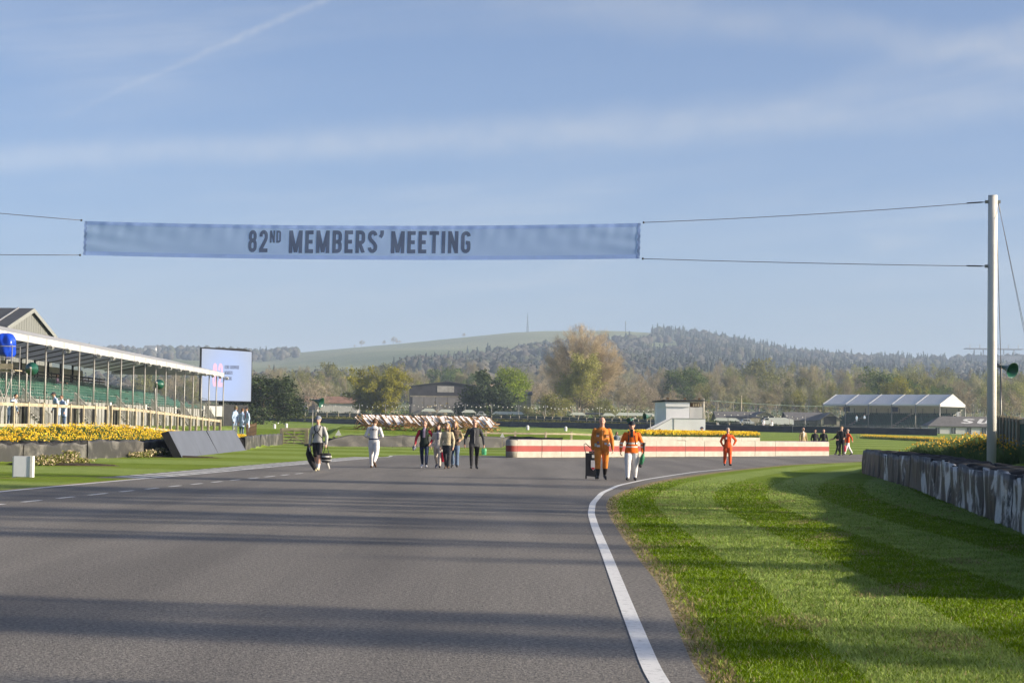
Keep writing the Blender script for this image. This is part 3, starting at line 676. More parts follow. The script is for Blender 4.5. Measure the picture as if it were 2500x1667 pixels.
def scrub():                                                    # low bushes closing the foot of the wood
    rng = np.random.default_rng(5); Q = []; MI = []
    for k in range(260):
        px = rng.uniform(600, 2560); y = rng.uniform(520, 640); x = ax(px, y); z = ground_z(x, y); h = rng.uniform(1.5, 4.5); n = 90
        C = np.array([x, y, z]) + rng.normal(size=(n, 3)) * np.array([h * 0.6, h * 0.5, 0]); C[:, 2] += np.abs(rng.normal(size=n)) * h * 0.45
        Q.append(leaf_quads(rng, C, 0.35, 0.9)); MI += [int(rng.integers(0, 4))] * n
    o = link('undergrowth', mesh_quads('undergrowth', np.concatenate(Q), [lf_dark, lf_olive, twig_m, lf_green], MI))
    tag(o, 'tangle of low bushes along the foot of the wood', kind='stuff')
scrub()

# ---- trees with a character of their own
def special():
    def base(px, Y): x = ax(px, Y); return (x, Y, ground_z(x, Y) - 0.1)
    def htop(px, ytop, Y): x = ax(px, Y); return EYE + (hz(px) - ytop) * Y / FPX - ground_z(x, Y)
    t = Dome(101, 12.0, 0.50, (0, 0, 6.6), (8.2, 8.2, 5.2), 60, 8, 0.12, low=0.45)
    plant(None, base(922, 470), htop(922, 888, 470), 1.1, 0.4, 'broad yellow green oak in front of the woodland beside the hangar', None, 'oak_tree', t.wood(bark), t.leaves(30000, 0.5, 0.2, 0.5, lf_oak, flat_=0.55))
    t = Dome(103, 24.0, 0.70, (0, 0, 14.0), (10.6, 10.6, 10.2), 150, 12, 0.13)
    plant(None, base(1422, 500), htop(1422, 782, 500), 1.0, 1.0, 'huge bare tawny tree rising above the hill line', None, 'bare_tree', t.wood(bark_pale), t.twigs(90000, 0.35, 1.2, 0.020, twig_t, 0.55, 0.4))
    t = Tree(104, 18, 0.3, 0.08, 4, (16, 6, 4, 3), (38, 40, 38, 35), (0.34, 0.55, 0.6, 0.6), up=0.5)
    plant(None, base(1408, 465), htop(1405, 850, 465), 1.25, 0.0, 'upright lime green tree in front of the huge bare tree', None, 'leafy_tree', t.wood(bark), t.leaves(14000, 0.5, 0.18, 0.45, lf_lime))
    t = Tree(105, 12, 0.3, 0.1, 4, (14, 6, 4, 3), (70, 50, 40, 35), (0.42, 0.55, 0.6, 0.6), up=-0.1, droop=0.12)
    plant(None, base(1190, 455), htop(1190, 898, 455), 1.25, 2.0, 'dark drooping evergreen beside the corrugated hangar', None, 'evergreen_tree', t.wood(bark), t.leaves(17000, 0.55, 0.26, 0.62, lf_dark))
    t = Tree(106, 13, 0.3, 0.2, 4, (10, 6, 4, 3), (58, 50, 42, 35), (0.5, 0.56, 0.6, 0.6), up=0.3)
    plant(None, base(1243, 490), htop(1243, 888, 490), 0.95, 0.7, 'bright fresh green tree behind the dark drooping evergreen', None, 'leafy_tree', t.wood(bark), t.leaves(7000, 0.5, 0.22, 0.5, lf_bright))
    t = Tree(107, 10, 0.35, 0.1, 4, (14, 6, 5, 3), (70, 52, 42, 35), (0.55, 0.6, 0.6, 0.6), up=0.12)
    plant(None, base(640, 330), htop(640, 905, 330), 1.35, 0.3, 'dark spreading evergreen beside the big screen', None, 'evergreen_tree', t.wood(bark), t.leaves(17000, 0.5, 0.22, 0.55, lf_dark))
    for px, Y, yt, w, nm in ((1345, 440, 950, 1.25, 'rounded olive bush in front of the huge bare tree'), (1468, 445, 965, 1.0, 'small green bush between the huge bare tree and the hut'),
                             (1285, 445, 985, 1.2, 'low yellow green bush right of the timber shed')):
        t = Tree(int(px), 6, 0.14, 0.06, 4, (12, 6, 4, 3), (62, 50, 42, 35), (0.6, 0.6, 0.6, 0.6), up=0.3)
        plant(None, base(px, Y), htop(px, yt, Y), w, None, nm, None, 'leafy_bush', t.wood(bark), t.leaves(4500, 0.4, 0.14, 0.34, lf_olive if Y != 445 else lf_bud))
    for px, Y, yt, w, l in ((1545, 500, 925, 1.15, 'tallest pale blossom tree left of the white hut'), (1610, 490, 940, 1.0, 'pale blossom tree rising behind the white hut'), (1660, 500, 950, 1.1, 'pale blossom tree right behind the white hut'),
                            (748, 455, 915, 1.25, 'pinkish blossom tree behind the rusty roofed shed'), (1325, 520, 925, 1.0, 'blossom tree at the left flank of the huge bare tree'), (1985, 480, 985, 0.8, 'little white blossom bush beside the open barn')):
        plant('blossom', base(px, Y), htop(px, yt, Y), w, label=l)
    for px, Y, yt, k, l in ((800, 900, 878, 'olive', 'round olive tree top above the rusty roofed shed'), (945, 980, 880, 'olive', 'flat topped olive tree above the oak'), (1085, 900, 893, 'green', 'fresh green tree behind the hangar roof'),
                            (1668, 700, 893, 'green', 'dense dark green tree above the white hut'), (1850, 900, 868, 'olive', 'dome shaped olive tree top on the wood skyline'), (2165, 640, 890, 'green', 'rounded green tree behind the far grandstand roof'),
                            (2190, 575, 915, 'oak', 'yellow green tree behind the far grandstand ridge')):
        if k == 'oak':
            t = Tree(133, 13, 0.3, 0.2, 4, (10, 6, 4, 3), (58, 50, 42, 35), (0.5, 0.56, 0.6, 0.6), up=0.3)
            plant(None, base(px, Y), htop(px, yt, Y), 0.95, 0.7, l, None, 'leafy_tree', t.wood(bark), t.leaves(5000, 0.5, 0.22, 0.5, lf_oak))
        else: plant(k, base(px, Y), htop(px, yt, Y), 1.15, label=l)
special()
# trees beyond the right-hand fence, outside the frame, that throw the long bands of shade on the track
def shade_trees():
    lst = [(24, 7.5, 15, .5), (31, 12.5, 15, .35), (30, 24.0, 15, .30), (36, 28.5, 17, .42), (29, 36.5, 16, .50), (40, 40.5, 17, .50), (33, 50.5, 15, .30), (44, 20.0, 13, .25)]
    for i, (x, y, h, w) in enumerate(lst):
        y0 = y - x * 0.123; plant('bare' if i not in (0, 1, 4, 5) else 'budding', (x, y0, zg(x, y0) - 0.1), h, w, label='tree beyond the green fence, its long shadow across the track', group='trees beyond the green fence')
shade_trees()

# ---- far woods on the hill: one mass
def forest(name, test, n, seed, kinds, Yr, pxr, label):
    rng = np.random.default_rng(seed); Q = []; mi = []; made = 0; tries = 0
    while made < n and tries < n * 30:
        tries += 1; px = rng.uniform(*pxr); Y = rng.uniform(Yr[0] ** 0.5, Yr[1] ** 0.5) ** 2; u = (px - 1250) / FPX
        x = u * Y; z = float(hill_z(np.array(u), np.array(Y))); py = proj((x, Y, z))[1]
        if not test(px, py, Y): continue
        made += 1; con = rng.random() < kinds(px, py); h = rng.uniform(11, 19) if con else rng.uniform(8, 14); w = h * (0.22 if con else 0.46); k = 8
        nu, nv = 7, 5; m = 0 if con else int(rng.integers(1, 4)); P = np.empty((nv + 1, nu + 1, 3)); k = 8
        for jj in range(nv + 1):
            t = jj / nv; r_ = w * ((1 - t) * 1.15 + 0.03 if con else math.sqrt(max(0.02, 1 - (1.85 * t - 0.85) ** 2)) * 1.15); ph = rng.uniform(0, 6)
            for ii in range(nu): a = 2 * math.pi * ii / nu + ph * 0.1; q = r_ * rng.uniform(0.72, 1.2); P[jj, ii] = (x + q * math.cos(a), Y + q * math.sin(a), z - 0.5 + h * t * rng.uniform(0.93, 1.05))
            P[jj, nu] = P[jj, 0]
        Q.append(np.stack([P[:-1, :-1], P[:-1, 1:], P[1:, 1:], P[1:, :-1]], 2).reshape(-1, 4, 3)); mi += [m] * (nu * nv)
        t = rng.uniform(0.25, 1.0, k); a = rng.uniform(0, 6.283, k); rr = w * (1.05 - t * 0.9 if con else 0.95 * np.sqrt(np.maximum(0.05, 1 - (1.85 * t - 0.85) ** 2)))
        C = np.stack([x + rr * np.cos(a), Y + rr * np.sin(a), z + h * t], 1); Q.append(leaf_quads(rng, C, 1.2, 2.6, 0.8)); mi += [m] * k
    ms = [mat('far_conifer', (0.016, 0.024, 0.017), 0.95, 0.25, 0.05), mat('far_wood_brown', (0.050, 0.042, 0.030), 0.95, 0.25, 0.05), mat('far_wood_olive', (0.042, 0.046, 0.022), 0.95, 0.25, 0.05), mat('far_wood_grey', (0.056, 0.052, 0.038), 0.95, 0.25, 0.05)]
    me = mesh_quads(name, np.concatenate(Q), ms, mi); bm = bmesh.new(); bm.from_mesh(me); bmesh.ops.remove_doubles(bm, verts=bm.verts, dist=0.01)
    for f in bm.faces: f.smooth = True
    bm.to_mesh(me); bm.free(); tag(link(name, me), label, kind='stuff')
forest('forest', lambda px, py, Y: (px > 1575 + 0.6 * max(0, 850 - py) * (1 if py > 812 else 0.4)) and not (1560 < px < 1660 and 838 < py < 862), 2900, 11, lambda px, py: 0.55 if px < 1960 else 0.3, (1500, 3230), (1540, 2560), 'wooded hillside of conifers and bare trees')
forest('forest', lambda px, py, Y: py > 908 - (px - 980) * 0.15, 1100, 12, lambda px, py: 0.12, (1500, 2700), (960, 1590), 'wood on the lower slope of the green hill')
forest('forest', lambda px, py, Y: py < 884, 420, 13, lambda px, py: 0.1, (2700, 3230), (-40, 735), 'line of distant trees along the low ridge')
forest('forest', lambda px, py, Y: True, 800, 14, lambda px, py: 0.05, (1150, 1600), (-60, 2600), 'distant woodland canopy between the belt and the hill')
def ridge_trees():
    for i, (px, h) in enumerate(((866, 6), (882, 13), (938, 10), (960, 14), (969, 8), (975, 7), (1133, 9))):
        u = (px - 1250) / FPX; z = float(hill_z(np.array(u), np.array(3190.0)))
        w, c = PROTO['brown'][i % 2]; o = thing('lone_tree', ['small bush at the left start of the bare ridge', 'round lone tree on the bare ridge, leftmost tree', 'small round tree midway along the bare ridge', 'largest lone tree on the bare ridge', 'small tree just right of the largest ridge tree', 'smallest shrub by the largest ridge tree', 'lone shrub high on the ridge left of the lattice mast'][i], 'tree', (u * 3190, 3190, z - 0.5))
        s = h / NATIVE['brown'][i % 2]; o.scale = (s * 1.2, s * 1.2, s); link('trunk', w, o); link('crown', c, o)
ridge_trees()

# ---- mown grass blades on the near verge
def blades():
    rng = np.random.default_rng(21); n = 560000
    Y = 9.5 + (rng.random(n) ** 1.9) * 58; px = rng.uniform(1460, 2560, n); X = (px - 1250) / FPX * Y * 1.0
    dr = poly_dist(X, Y, ER[::3] + [ER[-1]]); wr = np.interp(Y, [p[1] for p in WALL_R], [p[0] for p in WALL_R])
    pick = (dr > 0.02) & (X < wr + 0.1) & (rng.random(n) < np.clip(0.15 + (dr - 0.05) * 2.2, 0.05, 1)) & (rng.random(n) < 1 - smooth(34, 66, Y)); X, Y, dr = X[pick], Y[pick], dr[pick]; n = len(X)
    h = rng.uniform(0.014, 0.038, n) * np.where(rng.random(n) < 0.02, 1.7, 1); a = rng.uniform(0, 2 * np.pi, n); w = rng.uniform(0.002, 0.0042, n) * (1 + Y / 20)
    lean = rng.normal(size=(n, 2)) * 0.022; z = np.full(n, 0.0)
    P = np.stack([X, Y, z], 1); s = np.stack([np.cos(a) * w, np.sin(a) * w, np.zeros(n)], 1); T = P + np.stack([lean[:, 0], lean[:, 1], h], 1)
    st = (np.sin((dr + 0.27) * 2 * np.pi / 2.55) < 0).astype(int)      # mowing lanes as in the turf: sheen of leaning blades painted as paler colour
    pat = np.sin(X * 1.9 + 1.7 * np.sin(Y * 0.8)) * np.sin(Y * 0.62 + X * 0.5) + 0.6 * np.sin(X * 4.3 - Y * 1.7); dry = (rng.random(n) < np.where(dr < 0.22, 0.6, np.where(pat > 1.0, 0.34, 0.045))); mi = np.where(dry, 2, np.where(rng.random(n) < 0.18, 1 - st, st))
    Q = np.stack([P - s, P + s, T + s * 0.25, T - s * 0.25], 1)
    m = [leafm('grass_blade', (0.100, 0.180, 0.002), (0.165, 0.258, 0.004), 0.3, 0, 2.0), leafm('grass_blade_sheen', (0.255, 0.35, 0.085), (0.33, 0.425, 0.125), 0.3, 0, 2.0), leafm('grass_blade_dry', (0.26, 0.21, 0.10), (0.36, 0.30, 0.16), 0.2, 0, 2.0)]
    tag(link('grass', mesh_quads('grass', Q, m, mi)), 'short mown grass on the inside of the bend', kind='stuff')
blades()

# ---- daffodils
petal = mat('daffodil_yellow', (0.82, 0.53, 0.01), 0.6, 0.15, 0.8, col2=(0.86, 0.66, 0.03), trans=0.25); petal_o = mat('daffodil_amber', (0.66, 0.38, 0.03), 0.6, 0.2, 0.8, col2=(0.74, 0.50, 0.08), trans=0.2)
dleaf = leafm('daffodil_leaf', (0.075, 0.13, 0.045), (0.15, 0.205, 0.075), 0.25, 0, 0.8)
def daffodils(name, P, label, hl=(0.22, 0.36), fs=0.055, seed=1, nb=4, flower=0.9, amber=0.4, top_bias=0.0):
    """P: (n,3) plant positions"""
    rng = np.random.default_rng(seed); n = len(P); Q = []; MI = []
    for b in range(nb):
        h = rng.uniform(*hl, n) * rng.uniform(0.7, 1.0, n); a = rng.uniform(0, 6.28, n); w = rng.uniform(0.006, 0.011, n); ln = rng.normal(size=(n, 2)) * 0.10
        B = P + np.stack([rng.normal(size=n) * .05, rng.normal(size=n) * .05, np.zeros(n) - 0.03], 1); s = np.stack([np.cos(a) * w, np.sin(a) * w, 0 * a], 1)
        M_ = B + np.stack([ln[:, 0] * .35, ln[:, 1] * .35, h * 0.6], 1); T = B + np.stack([ln[:, 0], ln[:, 1], h], 1)
        Q += [np.stack([B - s, B + s, M_ + s, M_ - s], 1), np.stack([M_ - s, M_ + s, T + s * 0.2, T - s * 0.2], 1)]; MI += [0] * (2 * n)
    k = np.nonzero(rng.random(n) < flower)[0]; m = len(k)
    C = P[k] + np.stack([rng.normal(size=m) * 0.05, rng.normal(size=m) * 0.05, rng.uniform(hl[0] * 0.75, hl[1] * 1.08, m)], 1)
    am = (rng.random(m) < amber).astype(int) + 1
    for t in range(3):                                           # six petals as three crossed quads, and a trumpet
        nrm = unit(np.stack([rng.normal(size=m) * 0.5 + 0.35, rng.normal(size=m) * 0.5 - 0.5, rng.normal(size=m) * 0.3 + 0.15], 1)); A = unit(np.cross(nrm, rng.normal(size=(m, 3)))) * fs; B_ = np.cross(nrm, A) * 0.5
        Q.append(np.stack([C - A, C - B_, C + A, C + B_], 1)); MI += list(am)
    tag(link(name, mesh_quads(name, np.concatenate(Q), [dleaf, petal, petal_o], MI)), label, kind='stuff')
def scatter(n, rng, fx):
    X, Y = fx(rng, n); return np.stack([X, Y, zt(X, Y)], 1)
def clumpy(P):                                                  # thin the planting into uneven clumps
    f = np.sin(P[:, 0] * 3.1 + 2 * np.sin(P[:, 1] * 0.9)) + np.sin(P[:, 1] * 1.7 + P[:, 0]) + 0.8 * np.sin(P[:, 1] * 4.3); return P[(f > -0.9) | (np.random.default_rng(1).random(len(P)) < 0.25)]
def left_bed(rng, n):
    Y = rng.uniform(64, 123, n); Y = Y + 0.5 * np.sin(Y * 2.3); wl = np.interp(Y, [p[1] for p in WALL_L], [p[0] for p in WALL_L]); xf = np.interp(Y, [64, 78, 98, 118, 123], [ax(-160, 64), ax(-90, 78), ax(262, 98), ax(543, 118), ax(575, 123)]) + 0.9; X = wl - 0.55 - (rng.random(n) ** 0.75) * np.maximum(0.3, wl - 0.55 - xf); return X, Y
daffodils('daffodil_bed', clumpy(scatter(14000, np.random.default_rng(3), left_bed)), 'bed of yellow daffodils between the rubber wall and the wooden fence', seed=2, fs=0.043, flower=0.50, nb=6, amber=0.28, hl=(0.17, 0.29))
POLE = Vector((12.55, 52.0))
def right_bed(rng, n):
    Y = rng.uniform(30, 80, n); wr = np.interp(Y, [p[1] for p in WALL_R], [p[0] for p in WALL_R]); X = wr + np.interp(Y, [30, 80], [2.2, 1.9]) + rng.random(n) * np.interp(Y, [30, 80], [3.0, 3.6])
    keep = (np.hypot(X - POLE.x, Y - POLE.y) > 0.35) & ~((np.abs(X - POLE.x) < 0.7) & (Y < POLE.y) & (Y > POLE.y - 4.5)); return X[keep], Y[keep]
daffodils('daffodil_bank', scatter(8500, np.random.default_rng(4), right_bed), 'fading daffodils with long leaves on the bank by the white pole', hl=(0.30, 0.52), fs=0.05, seed=5, nb=8, flower=0.22, amber=0.8)
def far_bed(rng, n):
    t = rng.random(n); a = gpt(2108, 1070); b = gpt(2290, 1078); X = a.x + (b.x - a.x) * t + rng.normal(size=n) * 0.3; Y = a.y + (b.y - a.y) * t + rng.normal(size=n) * 2.0; return X, Y
daffodils('daffodil_strip', scatter(2600, np.random.default_rng(6), far_bed), 'long strip of daffodils across the far lawn', hl=(0.3, 0.5), fs=0.06, seed=7, amber=0.3, flower=0.6)

def shrub(px0, px1, py, label, seed, h):
    rng = np.random.default_rng(seed); a, b = flat(px0, py), flat(px1, py - 3); n = 2600; t = rng.random(n); th = np.pi * rng.random(n)
    lump = 0.65 + 0.35 * np.sin(t * 17 + seed) * np.sin(t * 7)
    X = a.x + (b.x - a.x) * t + rng.normal(size=n) * 0.1; Yy = a.y + (b.y - a.y) * t + rng.normal(size=n) * 0.28; Zz = 0.02 + h * lump * np.sqrt(rng.random(n)) * np.sin(np.pi * np.clip(t, 0.06, 0.94)) ** 0.4
    o = thing('low_shrub', label, 'shrub', ((a.x + b.x) / 2, (a.y + b.y) / 2, 0.0)); C = np.stack([X, Yy, Zz], 1) - np.array(o.location)
    link('foliage', mesh_quads('foliage', leaf_quads(rng, C, 0.05, 0.13), [leafm('shrub_leaf', (0.13, 0.16, 0.03), (0.24, 0.25, 0.06), 0.3, 0, 3), leafm('shrub_flower', (0.46, 0.36, 0.22), (0.60, 0.50, 0.34), 0.2, 0, 3)], (rng.random(n) < 0.42).astype(int)), o)
    s = MB(); s.ell((0, 0, 0), ((b - a).length * 0.56, 0.55, 0.09), 20, 6, jit=0.15); sl = part('soil', s, mat('soil', (0.045, 0.032, 0.022), 0.95, 0.4, 8, bump=0.6), o, world=False)
shrub(84, 212, 1137, 'long low flowering shrub beside the white marker board', 31, 0.52)
shrub(322, 434, 1117, 'smaller low shrub in front of the leaning panels', 32, 0.42)
# ================================================================ structures
white = mat('white_paint', (0.58, 0.58, 0.57), 0.5, 0.04, 1.5); cream = mat('cream_render', (0.52, 0.49, 0.42), 0.7, 0.06, 1.2); pvc = mat('tent_white', (0.56, 0.56, 0.57), 0.45, 0.04, 0.6, trans=0.30)
galv = mat('galvanised', (0.24, 0.235, 0.22), 0.5, 0.12, 3, metal=0.4); dark = mat('dark_metal', (0.035, 0.036, 0.04), 0.6, 0.2, 3); black = mat('black', (0.014, 0.014, 0.016), 0.6, 0.3, 4)
wood = mat('weathered_wood', (0.33, 0.285, 0.20), 0.85, 0.25, 2.5, bump=0.3); wood_d = mat('dark_wood', (0.13, 0.085, 0.05), 0.8, 0.3, 4); wood_g = mat('grey_boards', (0.30, 0.27, 0.215), 0.9, 0.25, 1.2)
seat_g = mat('seat_green', (0.024, 0.080, 0.056), 0.45, 0.15, 2.0); seat_dk = mat('seat_dark_green', (0.016, 0.075, 0.055), 0.5, 0.25, 1.0); panel_g = mat('barrier_grey', (0.235, 0.235, 0.225), 0.6, 0.15, 1.5)
beige = mat('back_wall', (0.46, 0.44, 0.36), 0.8, 0.10, 0.8); glass = mat('window_glass', (0.02, 0.025, 0.03), 0.08, 0.2, 2, spec=0.8); slate = mat('slate', (0.135, 0.13, 0.128), 0.8, 0.15, 1.5); roof_dk = mat('dark_roof', (0.055, 0.058, 0.066), 0.7, 0.2, 1.5)
rust = mat('rusty_roof', (0.235, 0.14, 0.10), 0.85, 0.3, 0.9); conc = mat('concrete', (0.30, 0.29, 0.27), 0.85, 0.2, 1.0); horn_g = mat('horn_green', (0.010, 0.070, 0.045), 0.3, 0.15, 4, spec=0.5)
navy = mat('wall_navy', (0.030, 0.034, 0.045), 0.7, 0.3, 1.0)

# ---- long grandstand on the left
def left_stand():
    XF, XR, XB = -30.2, -36.0, -42.0; ZE, ZR = 6.82, 8.12; Y0, Y1, BAY = 104.0, 209.0, 5.0; zb = 1.25
    st = thing('grandstand', 'long open grandstand with white tent roof and green seats', 'grandstand', (XF, Y0, zb))
    org = ORG[st.name]
    def P(mb, name, m, parent=st, **k): return part(name, mb, m, parent, **k)
    nb = int((Y1 - Y0) / BAY)
    mb = MB(); w = BAY - 0.03
    def slope(xa, za, xb, zb_):
        rows = []
        for i in range(5):
            t = i / 4; rows.append([(xa + (xb - xa) * t, 0.02 + w * j / 4, za + (zb_ - za) * t - 0.10 * math.sin(math.pi * j / 4) * math.sin(math.pi * t)) for j in range(5)])
        return rows
    mb.grid(slope(XF - 0.0, ZE, XR, ZR)); mb.grid(slope(XR, ZR, XB, ZE))
    mb.box((XF + 0.02, 0.02 + w / 2, ZE - 0.21), (0.04, w, 0.42))
    me = mesh_of('roof_panel', mb, pvc, (org[0], 0, org[2]))
    post = MB(); post.tube([(XF, 0, zb - 0.2), (XF, 0, ZE - 0.02)], 0.062, 8); pme = mesh_of('post', post, galv, (org[0], 0, org[2]))
    raf = MB(); raf.bar((XF, 0, ZE - 0.10), (XR, 0, ZR - 0.12), 0.08, 0.10); raf.bar((XR, 0, ZR - 0.12), (XB + 0.3, 0, ZE - 0.10), 0.08, 0.10)
    rme = mesh_of('rafter', raf, galv, (org[0], 0, org[2]))
    bk = MB(); bk.box((XB + 0.25, BAY / 2, (zb + ZE) / 2 - 0.2), (0.06, BAY - 0.24, ZE - zb - 0.4)); bme = mesh_of('back_panel', bk, beige, (org[0], 0, org[2]))
    co = MB(); co.box((XB + 0.33, 0, (zb + ZE) / 2), (0.16, 0.20, ZE - zb)); cme = mesh_of('column', co, dark, (org[0], 0, org[2]))
    rl = MB()
    for z in (5.05, 5.32, 5.59): rl.bar((-39.6, 0.08, z), (-39.6, BAY - 0.08, z), 0.05, 0.13)
    for y in (0.1, BAY / 2): rl.box((-39.62, y, 5.2), (0.07, 0.10, 1.0))
    lme = mesh_of('back_rail', rl, dark, (org[0], 0, org[2]))
    fl = MB(); fl.bar((XF + 0.1, 0, ZE - 0.45), (XF + 0.42, -0.05, ZE - 0.42), 0.05, 0.05, mi=0)
    for dy in (-0.28, 0.02): fl.lathe((XF + 0.35, dy, ZE - 0.50), (0.3, -1, -0.35), [(0, 0.05), (0.02, 0.13), (0.24, 0.16), (0.26, 0.14)], 8)
    fme = mesh_of('floodlight', fl, white, (org[0], 0, org[2]))
    for k in range(nb + 1):
        y = Y0 + k * BAY - org[1]
        for nm, m in (('post', pme), ('rafter', rme)): link(nm, m, st).location.y = y
        if k % 3 != 1 or k > 12: link('floodlight', fme, st).location.y = y
        if k < nb:
            link('roof_panel', me, st).location.y = y
            if k < nb - 3: link('back_panel', bme, st).location.y = y; link('column', cme, st).location.y = y; link('back_rail', lme, st).location.y = y
    g = MB(); g.prism([(XF, Y1 - 0.01, ZE - 0.3), (XF, Y1 - 0.01, ZE), (XR, Y1 - 0.01, ZR), (XB, Y1 - 0.01, ZE), (XB, Y1 - 0.01, ZE - 0.3)], (0, 0.03, 0)); P(g, 'gable_sheet', pvc)
    # tiers
    SY0, SY1 = Y0, 204.0; nrow = 7
    aisles = [(y, y + 1.5) for y in np.arange(Y0 + 6.5, SY1, 15.0)]
    for r in range(nrow):
        x = -31.9 - 0.95 * r; z = 2.95 + 0.28 * r
        d = MB(); d.box((x - 0.1, (SY0 + SY1) / 2, z / 2 + 0.35), (0.94, SY1 - SY0, z - 0.75)); P(d, 'step', conc)
        s = MB(); y = SY0 + 0.3
        y1 = SY1 if r < 5 else SY1 - 1.5 * (r - 4)
        while y < y1:
            if not any(a < y < b for a, b in aisles):
                s.add([(x - 0.18, y - 0.18, z + 0.10), (x - 0.18, y + 0.18, z + 0.10), (x - 0.28, y + 0.15, z + 0.42), (x - 0.28, y - 0.15, z + 0.42), (x + 0.10, y - 0.18, z + 0.15), (x + 0.10, y + 0.18, z + 0.15)], [(0, 1, 2, 3), (0, 4, 5, 1)])
                s.box((x + 0.06, y, z + 0.03), (0.05, 0.3, 0.24))
            y += 0.5
        part('seat_row', s, seat_g, st, kind='stuff')
    # front barrier: upright sheets and posts
    fp = MB(); fp.box((0, 0.62, 0), (0.04, 1.18, 1.75)); fpm = mesh_of('front_panel', fp, panel_g)
    pp = MB(); pp.box((0.04, 0, 0.05), (0.06, 0.06, 1.95)); ppm = mesh_of('panel_post', pp, galv)
    k = 0
    for y in np.arange(SY0, SY1 + 3, 1.25):
        q = link('panel_post', ppm, st); q.location = (-31.15 - org[0], y - org[1], 2.12 - org[2])
        if any(a - 0.6 < y + 0.6 < b + 0.2 for a, b in aisles): continue
        q = link('front_panel', fpm, st); q.location = (-31.15 - org[0], y - org[1], 2.08 - org[2])
    # stairs running down along the front, with picket rails, and a notice by each
    for a, b in aisles:
        r = MB(); n = 26
        r.bar((-30.75, a - 0.2, 3.55), (-30.75, a + 7.5, 1.95), 0.06, 0.07); r.bar((-30.75, a - 0.2, 2.6), (-30.75, a + 7.5, 1.15), 0.05, 0.05)
        for i in range(n + 1):
            t = i / n; y = a - 0.2 + 7.7 * t; z1 = 3.55 - 1.6 * t; z0 = max(zb - 0.1, 2.6 - 1.45 * t); r.bar((-30.75, y, z0), (-30.75, y, z1), 0.035, 0.035)
        P(r, 'stair_rail', galv)
        s = MB()
        for i in range(10): s.box((-30.95, a + 0.2 + 0.72 * i, 2.75 - 0.155 * i), (0.32, 0.70, 0.05))
        P(s, 'stair_flight', conc)
        sg = MB(); sg.box((-31.08, a - 0.8, 2.72), (0.03, 0.62, 0.62)); q = P(sg, 'notice_board', white)
        tx = MB(); tx.box((-31.055, a - 0.8, 2.80), (0.012, 0.44, 0.07)); tx.box((-31.055, a - 0.8, 2.64), (0.012, 0.38, 0.07)); part('lettering', tx, panel_g, q)
    # end rail
    e = MB()
    for z in (3.3, 3.9, 4.5): e.bar((-31.2, SY1 + 0.2, z - 0.5), (-38.6, SY1 + 0.2, z + 1.0), 0.05, 0.05)
    for i in range(16): x = -31.2 - i * 0.49; e.bar((x, SY1 + 0.2, 2.5 + i * 0.1), (x, SY1 + 0.2, 4.0 + i * 0.1), 0.04, 0.04)
    P(e, 'end_rail', galv)
left_stand()

# ---- warehouse behind the stand
def warehouse():
    w = thing('warehouse', 'pale grey clad warehouse gable behind the long grandstand', 'building', (-48, 198, 1.2)); X0, X1 = -48, -95; Ya, Yb, Yr = 188.2, 207.8, 198.0; ze, zr = 10.3, 12.45
    clad = mat('grey_cladding', (0.165, 0.172, 0.162), 0.6, 0.06, 2)
    m = MB(); m.prism([(X0, Ya, 1), (X0, Yb, 1), (X0, Yb, ze), (X0, Yr, zr), (X0, Ya, ze)], (X1 - X0, 0, 0)); part('wall', m, clad, w)
    ribs = MB()
    for i in range(20):
        y = Ya + 0.5 + i * (Yb - Ya - 1) / 19; zt_ = ze + (zr - ze) * (1 - abs(y - Yr) / (Yr - Ya)); ribs.box((X0 + 0.03, y, (1.3 + zt_ - 0.3) / 2), (0.012, 0.06, zt_ - 1.6))
    part('cladding_ribs', ribs, clad, w)
    rf = MB()
    for y0, z0, y1, z1 in ((Ya - 0.5, ze - 0.10, Yr, zr + 0.08), (Yb + 0.5, ze - 0.10, Yr, zr + 0.08)): rf.prism([(X0 + 0.35, y0, z0), (X0 + 0.35, y1, z1), (X0 + 0.35, y1, z1 + 0.16), (X0 + 0.35, y0, z0 + 0.16)], (X1 - X0, 0, 0))
    r = part('roof', rf, roof_dk, w)
    for i in range(22):
        b = MB(); x = X0 - 1.2 - i * 1.9; b.bar((x, Ya - 0.45, ze + 0.10), (x, Yr, zr + 0.28), 0.16, 0.10); part('roof_rib', b, mat('roof_rib', (0.25, 0.26, 0.28), 0.5), r)
    v = MB()
    for y0 in (Ya - 0.5, Yb + 0.5): v.bar((X0 + 0.37, y0, ze - 0.15), (X0 + 0.37, Yr, zr + 0.03), 0.06, 0.4)
    part('verge_trim', v, mat('verge_trim', (0.21, 0.22, 0.21), 0.6), w)
warehouse()

